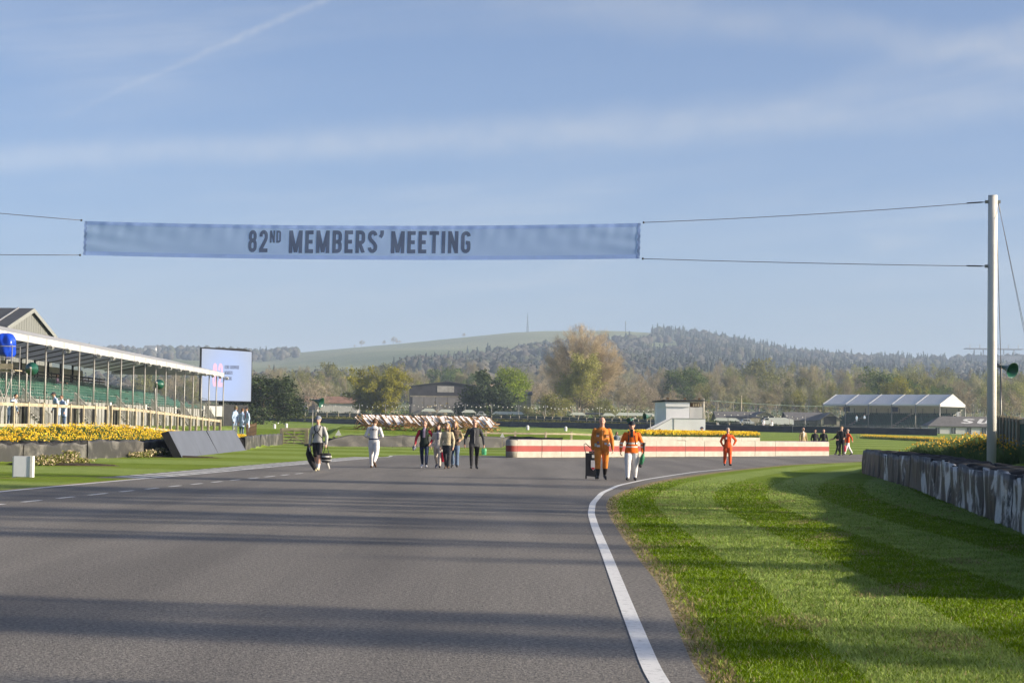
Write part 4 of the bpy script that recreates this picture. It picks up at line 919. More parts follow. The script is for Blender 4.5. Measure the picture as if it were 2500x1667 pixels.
# ---- LED screen
def screen():
    Y = 232; a = at(493, 851, Y); b = at(616, 854, Y + 2.2); bot = at(493, 977, Y).z; c = thing('video_screen', 'big pale blue video screen on a dark trailer past the grandstand', 'screen', (a.x, Y, zg(a.x, Y)))
    top = at(493, 850, Y).z; d = (b - a); d.z = 0; W = d.length; d.normalize(); n = Vector((d.y, -d.x, 0))
    def pt(u, z, o=0): p = a + d * u + n * o; return (p.x, p.y, z)
    m = MB(); m.prism([pt(-0.12, bot - 0.1), pt(W + 0.02, bot - 0.1), pt(W + 0.02, top - 0.22), pt(W - 0.9, top + 0.08), pt(-0.12, top + 0.12)], -n * 0.55); part('cabinet', m, black, c)
    em = bpy.data.materials.new('screen_light'); em.use_nodes = True; nt, N, L = nodes_of(em); bs = N['Principled BSDF']; bs.inputs['Base Color'].default_value = (0.05, 0.05, 0.06, 1); bs.inputs['Roughness'].default_value = 0.4
    tcn = N.new('ShaderNodeTexCoord'); gr = N.new('ShaderNodeTexGradient'); gr.gradient_type = 'SPHERICAL'; mp = N.new('ShaderNodeMapping'); mp.inputs['Location'].default_value = (-0.5, -0.5, -0.5); mp.vector_type = 'POINT'
    L.new(tcn.outputs['Generated'], mp.inputs[0]); L.new(mp.outputs[0], gr.inputs[0]); rr = N.new('ShaderNodeValToRGB'); rr.color_ramp.elements[0].color = (0.34, 0.38, 0.44, 1); rr.color_ramp.elements[1].color = (0.31, 0.41, 0.66, 1); rr.color_ramp.elements[1].position = 0.7
    L.new(gr.outputs[0], rr.inputs[0]); L.new(rr.outputs[0], bs.inputs['Emission Color']); bs.inputs['Emission Strength'].default_value = 0.56
    m = MB(); m.add([pt(0, bot, 0.02), pt(W - 0.06, bot, 0.02), pt(W - 0.06, top - 0.26, 0.02), pt(0, top - 0.02, 0.02)], [(0, 1, 2, 3)]); disp = part('display', m, em, c)
    def txt(t, u, z, h, sq, mt, bold=0.02):
        gm, gw = block_text(t); gm.v = [(a * h * sq, (b - 0.5) * h, c * h) for a, b, c in gm.v]; me = mesh_of('lettering', gm, mt); M4 = Matrix((( d.x, 0, n.x, pt(u, z, 0.04)[0] - ORG[c.name][0]), (d.y, 0, n.y, pt(u, z, 0.04)[1] - ORG[c.name][1]), (0, 1, 0, z - ORG[c.name][2]), (0, 0, 0, 1))); me.transform(M4); o = link('lettering', me, disp); return o
    pk = bpy.data.materials.new('screen_pink'); pk.use_nodes = True; b2 = pk.node_tree.nodes['Principled BSDF']; b2.inputs['Base Color'].default_value = (0.05, .04, .04, 1); b2.inputs['Emission Color'].default_value = (0.85, 0.42, 0.55, 1); b2.inputs['Emission Strength'].default_value = 0.62
    dkm = mat('screen_dark', (0.08, 0.09, 0.14), 0.5)
    zc = at(540, 915, Y).z; u0 = 1.45
    txt('82', 1.34, zc, 2.75, 0.40, pk)
    for i, t in enumerate(('82ND GOODWOOD', 'MEMBERS', 'MEETING')): txt(t, 2.74, zc + 0.95 - i * 0.66, 0.42, 0.53, dkm)
    m = MB(); g0 = zg(a.x, Y); m.prism([pt(1.0, g0, -0.2), pt(W - 0.3, g0, -0.2), pt(W - 0.3, bot - 0.45, -0.2), pt(1.0, bot - 0.45, -0.2)], -n * 2.0); part('trailer', m, dark, c)
    m = MB(); m.tube([pt(W * 0.45, bot - 0.6, -1.0), pt(W * 0.45, bot + 1.0, -0.8)], 0.35, 10); part('mast', m, dark, c)
    m = MB(); m.prism([pt(0.2, g0 + 1.1, 0.6), pt(2.6, g0 + 1.1, 0.6), pt(2.6, g0 + 2.3, 0.6), pt(0.2, g0 + 2.3, 0.6)], -n * 0.7); part('control_cabin', m, white, c)
screen()

# ---- scaffold tower with tarpaulin
def scaffold():
    Y = 88.0; o = at(12, 1040, Y); t = thing('scaffold_tower', 'scaffold camera tower at the left end of the wooden fence', 'scaffold', (o.x, Y, zg(o.x, Y)))
    zpl = at(12, 903, Y).z; x0, x1 = ax(-22, Y, 950), ax(27, Y, 950); z0 = zg(o.x, Y) - 0.1
    for x in (x0, x1):
        for y in (Y, Y + 1.4):
            m = MB(); m.tube([(x, y, z0), (x, y, zpl + 1.1)], 0.027, 6); part('upright', m, galv, t)
    for z in (zpl - 0.08, zpl + 1.05, zpl + 0.55):
        m = MB(); m.tube([(x0 - 0.2, Y, z), (x1 + 0.15, Y, z)], 0.025, 6); part('ledger', m, galv, t)
    for a, b in (((x1 + 0.1, Y - 0.05, zpl), (ax(2, Y, 1030), Y - 0.8, z0 + 0.1)), ((x0, Y, zpl), (x1, Y, z0 + 0.6))):
        m = MB(); m.tube([a, b], 0.025, 6); part('brace', m, galv, t)
    m = MB(); m.box(((x0 + x1) / 2, Y - 0.02, zpl + 0.16), (x1 - x0 + 0.1, 0.04, 0.24)); part('toe_board', m, wood, t)
    for i in range(5): m = MB(); m.box(((x0 + x1) / 2, Y + 0.15 + i * 0.26, zpl), (x1 - x0 + 0.3, 0.24, 0.05)); part('deck_board', m, wood, t)
    m = MB(); c = at(14, 842, Y + 0.6); nu, nv = 30, 18; P = []
    rr = random.Random(4)
    for j in range(nv + 1):
        th = math.pi * j / nv; row = []
        for k in range(nu):
            a = 2 * math.pi * k / nu; f = 1 + 0.11 * math.sin(3 * a + 2.2 * th + 1) + 0.07 * math.sin(7 * a - 3 * th) + 0.04 * math.sin(13 * a + 5 * th); rr_ = 0.47 * math.sin(th) ** 0.7 * f
            row.append((c.x + rr_ * math.cos(a), c.y + rr_ * math.sin(a), c.z + 0.52 * math.cos(th) + 0.05 * math.sin(5 * a) * math.sin(th) - (0.12 if math.cos(a) > 0.3 and th > 1.8 else 0)))
        P.append(row + [row[0]])
    m.grid(P); solo('tarpaulin_bundle', m, mat('blue_tarpaulin', (0.008, 0.055, 0.50), 0.28, 0.2, 3, spec=0.6, bump=0.5, bscale=6), 'bright blue tarpaulin wrapped round a camera on the scaffold tower', 'tarpaulin', (c.x, c.y, c.z - 0.55))
scaffold()

# ---- horn loudspeakers
def horn(px, ytop, ybase, Y, diam, aim, label, mouth_off=0.55, back=False, polew=0.035):
    p = at(px, ytop, Y); z0 = zg(p.x, Y); t = thing('horn_loudspeaker', label, 'loudspeaker', (p.x, Y, z0), group='green horn loudspeakers on poles')
    m = MB(); m.tube([(p.x, Y, z0 - 0.3), (p.x, Y, p.z + 0.05)], polew, 8); part('pole', m, galv, t)
    a = Vector(aim).normalized(); L = diam * 1.05; b = Vector((p.x, Y - 0.07, p.z)) - a * (L * 0.10 if not back else 0.05); r = diam / 2
    prof = [(0, 0.05), (L * 0.25, 0.06), (L * 0.5, r * 0.34), (L * 0.72, r * 0.58), (L * 0.9, r * 0.86), (L, r), (L * 0.995, r * 0.97), (L * 0.88, r * 0.80), (L * 0.7, r * 0.52), (L * 0.5, r * 0.3), (L * 0.3, 0.02)]
    m = MB(); m.lathe(b, a, prof, 22); part('horn', m, horn_g, t)
    m = MB(); m.lathe(b - a * 0.16, a, [(0, 0.01), (0.01, 0.07), (0.15, 0.075), (0.17, 0.05)], 12); part('driver', m, galv, t)
horn(75, 899, 1045, 92, 0.62, (-0.12, 1, -0.02), 'green horn loudspeaker facing the seats, second fence post', back=True)
horn(383, 935, 1046, 104, 0.53, (0.1, 1, -0.12), 'green horn loudspeaker facing the seats, middle of the fence', back=True)
horn(764, 976, 1040, 150, 0.80, (1, -0.35, -0.30), 'green horn loudspeaker tilted down by the field gate')
horn(1546, 1022, 1062, 132, 0.44, (-0.7, -0.5, -0.35), 'smaller green horn left of the white hut')
horn(1588, 1015, 1062, 136, 0.5, (-0.85, -0.4, -0.1), 'green horn nearest the white hut wall')
horn(2444, 895, 1040, 72, 0.58, (0.62, -0.9, -0.30), 'green horn loudspeaker beside the tall white banner pole')

# ---- rubber faced tyre walls
def rubber_mat(name, base, pale, amount, zs=0.10, streak=(2.4, 2.4, 0.55)):
    m = bpy.data.materials.new(name); m.use_nodes = True; nt, N, L = nodes_of(m); b = N['Principled BSDF']; b.inputs['Roughness'].default_value = 0.55; b.inputs['Specular IOR Level'].default_value = 0.3
    g = N.new('ShaderNodeNewGeometry'); mp = N.new('ShaderNodeMapping'); mp.inputs['Scale'].default_value = streak; L.new(g.outputs['Position'], mp.inputs[0])
    n = N.new('ShaderNodeTexNoise'); n.inputs['Scale'].default_value = 1.0; n.inputs['Detail'].default_value = 6; n.inputs['Roughness'].default_value = 0.62; n.inputs['Distortion'].default_value = 0.5; L.new(mp.outputs[0], n.inputs['Vector'])
    r = N.new('ShaderNodeValToRGB'); e = r.color_ramp.elements; e[0].position = amount - zs; e[1].position = amount + zs; e[0].color = (*base, 1); e[1].color = (*pale, 1)
    k = r.color_ramp.elements.new(amount - zs * 0.3); k.color = (*[a * 0.8 + c * 0.12 for a, c in zip(base, pale)], 1)
    L.new(n.outputs[0], r.inputs[0]); n2 = N.new('ShaderNodeTexNoise'); n2.inputs['Scale'].default_value = 22; n2.inputs['Detail'].default_value = 5; L.new(g.outputs['Position'], n2.inputs['Vector'])
    mx = N.new('ShaderNodeMix'); mx.data_type = 'RGBA'; mx.blend_type = 'MULTIPLY'; mx.inputs[0].default_value = 0.55; L.new(r.outputs[0], mx.inputs[6]); L.new(n2.outputs[0], mx.inputs[7]); L.new(mx.outputs[2], b.inputs['Base Color'])
    bp = N.new('ShaderNodeBump'); bp.inputs['Strength'].default_value = 0.35; bp.inputs['Distance'].default_value = 0.03; L.new(n.outputs[0], bp.inputs['Height']); L.new(bp.outputs[0], b.inputs['Normal']); return m
RUB_R = rubber_mat('scuffed_white_rubber', (0.016, 0.0155, 0.015), (0.62, 0.62, 0.62), 0.52, zs=0.045, streak=(1.1, 1.1, 0.8)); RUB_RD = rubber_mat('black_rubber', (0.026, 0.025, 0.024), (0.26, 0.26, 0.265), 0.64, zs=0.06, streak=(0.9, 0.9, 1.0)); RUB_L = rubber_mat('grey_rubber', (0.050, 0.049, 0.047), (0.17, 0.163, 0.148), 0.52, streak=(0.9, 0.9, 1.3))
RUB_D = rubber_mat('dusty_rubber', (0.026, 0.026, 0.028), (0.085, 0.080, 0.072), 0.54, streak=(0.8, 0.8, 1.4))
tyre_m = mat('tyre', (0.016, 0.016, 0.017), 0.75, 0.3, 6)
def tyre_wall(name, label, pl, h, seams, bulge, mats, side, seed, tyres=True, thick=0.75, drop_end=None, tyre_r=0.31, sub=0.09, wave=0.05, tlow=0.10, jit=0.05):
    """pl: ground polyline; side: +1 means the tyres stand on the right of the direction of travel"""
    rr = random.Random(seed); pl = [Vector(p) for p in pl]; pts = resample(pl, sub); acc = [0.0]
    for a, b in zip(pts[:-1], pts[1:]): acc.append(acc[-1] + (b - a).length)
    c0 = pts[0]; t = thing(name, label, 'tyre wall', (c0.x, c0.y, zg(c0.x, c0.y)))
    L = acc[-1]; cuts = [0.0]
    while cuts[-1] < L - seams * 0.5: cuts.append(min(L, cuts[-1] + seams * rr.uniform(0.75, 1.25)))
    cuts[-1] = L; ph = rr.uniform(0, 6)
    for si, (s0, s1) in enumerate(zip(cuts[:-1], cuts[1:])):
        ids = [i for i in range(len(pts)) if s0 <= acc[i] <= s1]
        if ids and ids[-1] + 1 < len(pts): ids.append(ids[-1] + 1)
        if len(ids) < 3: continue
        dh = rr.uniform(-wave, wave); dj = rr.uniform(-jit, jit); P = []; T = []
        for i in ids:
            d = (pts[min(i + 1, len(pts) - 1)] - pts[max(i - 1, 0)]).normalized(); n = Vector((d.y, -d.x)) * side; s = acc[i]; e = min(s - s0, s1 - s)
            hh = h + dh + wave * 0.6 * math.sin(s * 1.7 + ph) + 0.4 * wave * math.sin(s * 4.3)
            if drop_end: hh *= 0.12 + 0.88 * float(smooth(0, drop_end, s))
            row = []; zb_ = zg(pts[i].x - n.x * 0.25, pts[i].y - n.y * 0.25) - 0.03
            for j in range(8):
                v = j / 7; bl = bulge * (abs(math.sin(math.pi * s / (tyre_r * 2))) ** 0.7 * 0.55 + 0.5 * math.sin(s * 5.1 + 2.3 * math.sin(s * 1.3) + v * 1.5)) * (0.6 + 0.4 * math.sin(v * 3.1 + si)) + dj + 0.05 * math.sin(v * 4 + s * 2.1 + si) * (bulge * 8)
                if e < 0.07: bl -= 0.035
                p = pts[i] - n * bl; row.append((p.x, p.y, zb_ + hh * v))
            p = pts[i] + n * 0.12; row.append((p.x, p.y, zb_ + hh * 0.985)); P.append(row)
        m = MB(); m.grid(P); part('rubber_sheet', m, mats[rr.choices(range(len(mats)), [3] + [1.4] * (len(mats) - 1))[0]] if not callable(mats) else mats(si), t)
    if tyres:
        s = tyre_r
        tm = MB(); R0 = tyre_r * 0.66; R1 = tyre_r * 0.33
        prof = []
        for k in range(13):
            a = 2 * math.pi * k / 12; prof.append((0.10 * math.sin(a), R0 + R1 * math.cos(a)))
        tm.lathe((0, 0, 0), (0, 0, 1), prof, 16); tme = mesh_of('tyre', tm, tyre_m)
        body = MB()
        while s < L - tyre_r:
            i = min(range(len(pts)), key=lambda q: abs(acc[q] - s)); d = (pts[min(i + 1, len(pts) - 1)] - pts[max(i - 1, 0)]).normalized(); n = Vector((d.y, -d.x)) * side
            f = 1.0 if not drop_end else 0.12 + 0.88 * float(smooth(0, drop_end, s))
            for row_ in range(2):
                p = pts[i] + n * (tyre_r * 1.12 + row_ * tyre_r * 1.9 + rr.uniform(-.03, .03)); o = link('tyre', tme, t); o.location = (p.x - ORG[t.name][0], p.y - ORG[t.name][1], (h - tlow) * f + rr.uniform(-0.05, 0.03)); o.rotation_euler = (rr.uniform(-.12, .12), rr.uniform(-.12, .12), rr.uniform(0, 6))
            s += tyre_r * 2
        for a_, b_ in zip(range(0, len(pts) - 8, 8), range(8, len(pts), 8)):
            d = (pts[b_] - pts[a_]).normalized(); n = Vector((d.y, -d.x)) * side; f = 1.0 if not drop_end else 0.12 + 0.88 * float(smooth(0, drop_end, acc[a_]))
            q = [pts[a_] + n * 0.10, pts[b_] + n * 0.10, pts[b_] + n * thick, pts[a_] + n * thick]; z = ORG[t.name][2] - 0.05
            body.prism([(v.x, v.y, z) for v in q], (0, 0, (h - 0.2) * f))
        part('tyre_stack', body, tyre_m, t)
    return t
wrl = [Vector(p) for p in WALL_R][1:]
tyre_wall('tyre_wall', 'black tyre wall with scuffed white rubber sheets on the bend', [p for p in wrl[::-1]], 0.90, 2.1, 0.05, lambda i: RUB_R if i >= 12 or i in (5, 8) else RUB_RD, -1, 3, wave=0.045, jit=0.018)
# strap lines down the sheets of the near wall
wl_pts = [Vector(p) for p in WALL_L][1:]
tyre_wall('tyre_wall', 'low grey rubber wall along the daffodil bed', wl_pts[0:3] + [wl_pts[2] + Vector((0.1, 1.0))], 0.72, 5.5, 0.02, [RUB_L, RUB_L], -1, 5, sub=0.25, tlow=0.26, jit=0.012, wave=0.06)
tyre_wall('tyre_wall', 'grey rubber wall between the leaning panels and the gate', [flat(600, 1099).xy, flat(640, 1091).xy, flat(690, 1085).xy], 0.85, 14, 0.02, [RUB_L], -1, 6, sub=0.3, tlow=0.26, jit=0.012, wave=0.05)
tyre_wall('tyre_wall', 'dusty rubber wall under the deck chair bank', [flat(762, 1089).xy, flat(830, 1089.5).xy, flat(1000, 1091).xy, flat(1243, 1093).xy, Vector((4, 153))], 0.84, 9, 0.02, [RUB_D], -1, 8, sub=0.3, tlow=0.26, jit=0.012, drop_end=3.2, wave=0.05)
fw = [Vector(((p - 1250) / FPX * d, d)) for p, d in FAR_PX[1:-1]]
tyre_wall('tyre_wall', 'long dark wall along the far side of the circuit', fw, 1.15, 60, 0.01, [navy], -1, 9, tyres=False, sub=1.5, wave=0.03)

# ---- leaning foam panels
def leaning():
    a0, a1 = flat(444, 1117).xy, flat(600, 1099).xy; n = 4; d = (a1 - a0).normalized(); nr = Vector((d.y, -d.x)); L = (a1 - a0).length
    face = mat('panel_slate', (0.085, 0.095, 0.12), 0.55, 0.12, 0.9)
    labs = ['near dark panel leaning on the rubber wall', 'second dark panel leaning on the rubber wall', 'third dark panel leaning on the rubber wall', 'farthest dark panel leaning on the rubber wall by the gate']
    for i in range(n):
        p = a0 + d * (L * i / n); q = a0 + d * (L * (i + 1) / n - 0.05); t = thing('leaning_panel', labs[i], 'panel', (p.x, p.y, 0), group='dark panels leaning on the rubber wall'); H = 1.16; k = 0.62 + 0.04 * (i % 2)
        A, B = Vector((p.x, p.y, 0.0)), Vector((q.x, q.y, 0.0)); lean = Vector((-nr.x * k, -nr.y * k, H)); th = Vector((-nr.x, -nr.y, -0.3)).normalized() * 0.34
        m = MB(); m.prism([A, B, B + lean, A + lean], th); part('board', m, black, t)
        off = Vector((nr.x, nr.y, k / H)).normalized() * 0.006; m = MB(); e = d * 0.02; e = Vector((e.x, e.y, 0)); m.prism([A + e + off, B - e + off, B - e + lean * 0.99 + off, A + e + lean * 0.99 + off], -off * 0.8); part('facing', m, face, t)
leaning()

# ---- marker board
def marker():
    p = flat(54, 1165.5); s = p.y / FPX; w, h = 46 * s, 50 * s; t = thing('marker_board', 'blank white marker board on the left grass verge', 'board', (p.x, p.y, 0))
    m = MB(); m.box((p.x - 0.02, p.y + 0.10, h / 2 + 0.02), (w * 0.86, 0.20, h)); part('box', m, mat('marker_white', (0.60, 0.62, 0.68), 0.5, 0.06, 2), t)
    m = MB(); m.box((p.x + w * 0.43 + 0.02, p.y + 0.10, h / 2 + 0.02), (0.07, 0.24, h + 0.02)); part('edge_post', m, white, t); m = MB(); m.box((p.x - w * 0.43 - 0.03, p.y + 0.12, h / 2), (0.05, 0.20, h)); part('edge_post', m, white, t)
marker()

# ---- timber fences
def rail_fence(name, label, pl, spacing, h, rails, m, post_w=0.12, rail_h=0.11, backs=None, infill=None, zoff=0.0, cat='fence', lean=0.0):
    pl = [Vector(p) for p in pl]; acc = [0.0]
    for a, b in zip(pl[:-1], pl[1:]): acc.append(acc[-1] + (b - a).length)
    def on(s):
        for k in range(len(pl) - 1):
            if s <= acc[k + 1] + 1e-6: return pl[k].lerp(pl[k + 1], (s - acc[k]) / (acc[k + 1] - acc[k]))
        return pl[-1]
    o = pl[0]; t = thing(name, label, cat, (o.x, o.y, zg(o.x, o.y))); pm = MB(); pm.box((0, 0, h / 2 - 0.12), (post_w, post_w, h + 0.30)); pme = mesh_of('post', pm, m)
    bm_ = None
    if backs: b = MB(); b.box((0, 0, h / 2), (post_w * 0.7, post_w * 0.5, h + 0.03)); bm_ = mesh_of('mesh_post', b, backs)
    s = 0.0; ps = []
    while s <= acc[-1] + 1e-6: ps.append(s); s += spacing * (1 + random.uniform(-0.04, 0.04))
    for i, s in enumerate(ps):
        p = on(s); z = zg(p.x, p.y) + zoff; q = link('post', pme, t); q.location = (p.x - ORG[t.name][0], p.y - ORG[t.name][1], z - ORG[t.name][2] + random.uniform(-.02, .02)); q.rotation_euler = (random.uniform(-.012, .012), random.uniform(-.012, .012), math.atan2(pl[-1].y - pl[0].y, pl[-1].x - pl[0].x))
        if i:
            a = on(ps[i - 1]); za = zg(a.x, a.y) + zoff
            for rz_ in rails: r = MB(); r.bar((a.x, a.y - post_w * 0.55, za + rz_), (p.x, p.y - post_w * 0.55, z + rz_), 0.05, rail_h); part('rail', r, m, t)
            if infill: r = MB(); r.prism([(a.x, a.y + 0.07, za + 0.05), (p.x, p.y + 0.07, z + 0.05), (p.x, p.y + 0.07, z + rails[0] - 0.02), (a.x, a.y + 0.07, za + rails[0] - 0.02)], (0, 0.01, 0)); part('infill_panel', r, infill, t)
            if bm_ is not None: c = a.lerp(p, 0.78); q = link('mesh_post', bm_, t); q.location = (c.x - ORG[t.name][0], c.y + 0.3 - ORG[t.name][1], zg(c.x, c.y) + zoff - ORG[t.name][2])
    return t
fl0, fl1, fl2 = (ax(-90, 78), 78), (ax(262, 98), 98), (ax(543, 118), 118)
rail_fence('timber_fence', 'pale timber fence in front of the long grandstand, kinked midway', [fl0, fl1], 2.0, 1.06, (0.98, 0.10), wood, 0.13, 0.13, backs=dark)
rail_fence('timber_fence', 'farther run of pale timber fence behind the daffodils', [(fl1[0] + 0.15, fl1[1] + 0.1), fl2], 1.22, 1.06, (0.98, 0.10), wood, 0.12, 0.13, backs=dark)
gp = flat(742, 1086).xy
rail_fence('timber_fence', 'rustic rail fence on top of the deck chair bank', [(-13.6, 153.4), (-9.0, 153.6), (-3.5, 154.2), (3, 155.5), (9, 159)], 2.35, 0.62, (0.50,), wood, 0.16, 0.13)
rail_fence('timber_fence', 'low rail fence running from the daffodil bed to the gate', [(ax(604, 128), 128), (ax(625, 150), 150)], 3.5, 0.9, (0.8,), wood_d, 0.14, 0.1)
rail_fence('timber_fence', 'green boarded fence on the bank beside the white pole', [(13.9 + 0.9, 42), (13.95, 54.5), (16.6, 68)], 1.9, 1.12, (1.03,), wood, 0.15, 0.13, infill=mat('green_boards', (0.035, 0.085, 0.055), 0.7, 0.15, 2))
def gate():
    Y = 152.0; x0, x1 = ax(692, Y), ax(745, Y); t = thing('field_gate', 'weathered five bar field gate beside the rubber wall', 'gate', (x0, Y, 0)); w2 = mat('gate_wood', (0.22, 0.19, 0.13), 0.9, 0.2, 3)
    for z in (0.12, 0.34, 0.56, 0.80, 1.06): m = MB(); m.bar((x0, Y, z), (x1, Y, z), 0.04, 0.085); part('bar', m, w2, t)
    for x in (x0, x1, (x0 + x1) / 2): m = MB(); m.bar((x, Y - 0.05, 0.05), (x, Y - 0.05, 1.12), 0.09, 0.05); part('stile', m, w2, t)
    for a, b in (((x0, 0.1), (x1 - 0.1, 1.0)), ((x0 + 0.1, 1.0), (x1, 0.1))): m = MB(); m.bar((a[0], Y - 0.08, a[1]), (b[0], Y - 0.08, b[1]), 0.04, 0.08); part('brace', m, w2, t)
    for x in (x0 - 0.15, x1 + 0.15): m = MB(); m.box((x, Y, 0.6), (0.2, 0.2, 1.3)); part('gate_post', m, w2, t)
    m = MB(); a = at(690, 1047, Y + 3); b = at(800, 1047, Y + 3); m.bar(a, b, 0.08, 0.16); part('top_rail', m, wood, t)
gate()

# ---- far fence, hedge, festoon lights
def far_line(off, n=80, p0=560, p1=2270):
    out = []
    for k in range(n + 1):
        px = p0 + (p1 - p0) * k / n; u = (px - 1250) / FPX; Y = float(np.interp(u, FAR_U, FAR_Y)) + off; out.append(Vector((u * Y, Y)))
    return out
rail_fence('spectator_fence', 'long post and rail fence behind the far dark wall', far_line(11, 40), 2.75, 1.15, (1.10, 0.62), mat('fence_pale', (0.33, 0.29, 0.22), 0.85, 0.2, 2), 0.13, 0.09)
def hedge(name, label, off, p0, p1, h, w, n, m, seed, cat='hedge'):
    rng = np.random.default_rng(seed); L = far_line(off, 200, p0, p1); A = np.array([(p.x, p.y) for p in L]); k = rng.random(n) * (len(A) - 1.001); i = k.astype(int); f = (k - i)[:, None]; xy = A[i] * (1 - f) + A[i + 1] * f + rng.normal(size=(n, 2)) * w
    z = zt(xy[:, 0], xy[:, 1]) + h * rng.random(n) ** 0.7 * (0.8 + 0.25 * np.sin(k * 1.3)); t = thing(name, label, cat, (A[0][0], A[0][1], zg(*A[0])))
    link('foliage', mesh_quads('foliage', leaf_quads(rng, np.stack([xy[:, 0], xy[:, 1], z], 1) - np.array(t.location), 0.15, 0.42), m), t)
hedge('clipped_hedge', 'dark hedge running behind the far post and rail fence', 14, 560, 2040, 1.45, 0.4, 16000, [lf_dark], 41)
hedge('planted_verge', 'strip of green plants under the far post and rail fence', 7.5, 560, 1960, 0.55, 0.8, 12000, [lf_olive], 42, 'plants')
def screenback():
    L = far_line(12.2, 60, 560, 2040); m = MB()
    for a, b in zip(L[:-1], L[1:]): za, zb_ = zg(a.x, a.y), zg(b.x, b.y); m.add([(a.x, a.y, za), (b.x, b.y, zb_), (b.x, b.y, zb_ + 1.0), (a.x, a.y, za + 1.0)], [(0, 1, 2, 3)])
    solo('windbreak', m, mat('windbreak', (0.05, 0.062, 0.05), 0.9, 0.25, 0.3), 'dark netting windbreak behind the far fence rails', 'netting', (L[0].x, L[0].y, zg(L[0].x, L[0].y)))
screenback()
bulb = mat('bulb', (0.8, 0.78, 0.7), 0.15, 0.05, 5, spec=0.8)
def festoon():
    pxs = [645, 705, 815, 880, 944, 1008, 1073, 1138, 1203, 1269, 1334, 1400, 1466, 1535, 1602, 1732, 1828, 1930, 1968]
    tops = []
    for i, px in enumerate(pxs):
        u = (px - 1250) / FPX; Y = float(np.interp(u, FAR_U, FAR_Y)) + 16; x = u * Y; z = zg(x, Y); zt_ = EYE + (hz(px) - np.interp(px, [645, 1200, 1600, 1968], [986, 985, 995, 1012])) * Y / FPX
        m = MB(); m.tube([(x, Y, z - 0.2), (x, Y, zt_)], 0.055, 6); solo('light_pole', m, galv, ['slim festoon pole behind the far fence'][0], 'pole', (x, Y, z), group='festoon light poles along the far fence'); tops.append(Vector((x, Y, zt_ - 0.1)))
    for i, (a, b) in enumerate(zip(tops[:-1], tops[1:])):
        t = thing('festoon_string', 'string of small white bulbs sagging between two far poles', 'string lights', a, group='festoon strings along the far fence'); pts = [a.lerp(b, k / 10) - Vector((0, 0, 0.55 * 4 * (k / 10) * (1 - k / 10))) for k in range(11)]
        m = MB(); m.tube(pts, 0.012, 3); part('cable', m, black, t)
        n = max(3, int((b - a).length / 1.25)); m = MB()
        for k in range(n): f = (k + 0.5) / n; p = a.lerp(b, f) - Vector((0, 0, 0.55 * 4 * f * (1 - f) + 0.1)); m.ell(p, (0.10, 0.10, 0.12), 6, 4)
        part('bulb_row', m, bulb, t, kind='stuff')
festoon()

# ---- deck chairs
def deck_chairs():
    fr = MB(); cv = MB(); wch = mat('deck_chair_wood', (0.36, 0.185, 0.07), 0.6, 0.2, 6)
    for s in (-0.28, 0.28):
        fr.bar((-0.62, s, 1.02), (0.55, s, 0.03), 0.035, 0.05)      # long rail: head at the back, foot at the front
        fr.bar((0.48, s * 0.9, 0.52), (-0.50, s * 0.9, 0.03), 0.035, 0.05)
        fr.bar((-0.33, s * 1.08, 0.76), (-0.62, s * 1.08, 0.08), 0.03, 0.035)
    for p in ((-0.61, 1.0), (0.54, 0.05), (0.47, 0.52), (-0.49, 0.04), (-0.61, 0.09)): fr.bar((p[0], -0.30, p[1]), (p[0], 0.30, p[1]), 0.035, 0.035)
    P = []
    for i in range(9):
        t = i / 8; x = -0.60 + 1.06 * t; z = 1.0 * (1 - t) + 0.52 * t - 0.62 * t * (1 - t) ** 0.6 * 1.15; P.append([(x, -0.24, z), (x, -0.08, z), (x, 0.08, z), (x, 0.24, z)])
    m = MB(); m.grid(P)
    for i, f in enumerate(range(len(m.f))): m.m[i] = 0
    head = MB(); head.box((-0.60, 0, 0.93), (0.07, 0.40, 0.18))
    m1 = mesh_of('frame', fr, wch); can = mat('deck_canvas', (0.50, 0.51, 0.56), 0.8, 0.05, 8, trans=0.25); m2 = mesh_of('canvas', m, can); m3 = mesh_of('head_cushion', head, mat('deck_cushion', (0.48, 0.45, 0.47), 0.8))
    rr = random.Random(12)
    for row in range(5):
        for k in range(14):
            px = 884 + k * 24.2 + row * 6 + rr.uniform(-6, 6); Y = 166 + row * 3.6 + rr.uniform(-0.6, 0.6) - (k / 13) * 2.2
            if px > 1205: continue
            x = ax(px, Y); t = thing('deck_chair', 'white canvas deck chair with wooden frame, ' + ('front', 'second', 'third', 'fourth', 'rear')[row] + ' row of the grass bank' + (', left end' if k < 5 else ', middle' if k < 10 else ', right end'), 'deck chair', (x, Y, zg(x, Y)), R(rr.uniform(-58, 14)), 'white deck chairs on the grass bank'); t.scale = (1.0, 1.0, 1.0)
            link('frame', m1, t); link('canvas', m2, t)
            if rr.random() < 0.8: link('head_cushion', m3, t)
deck_chairs()

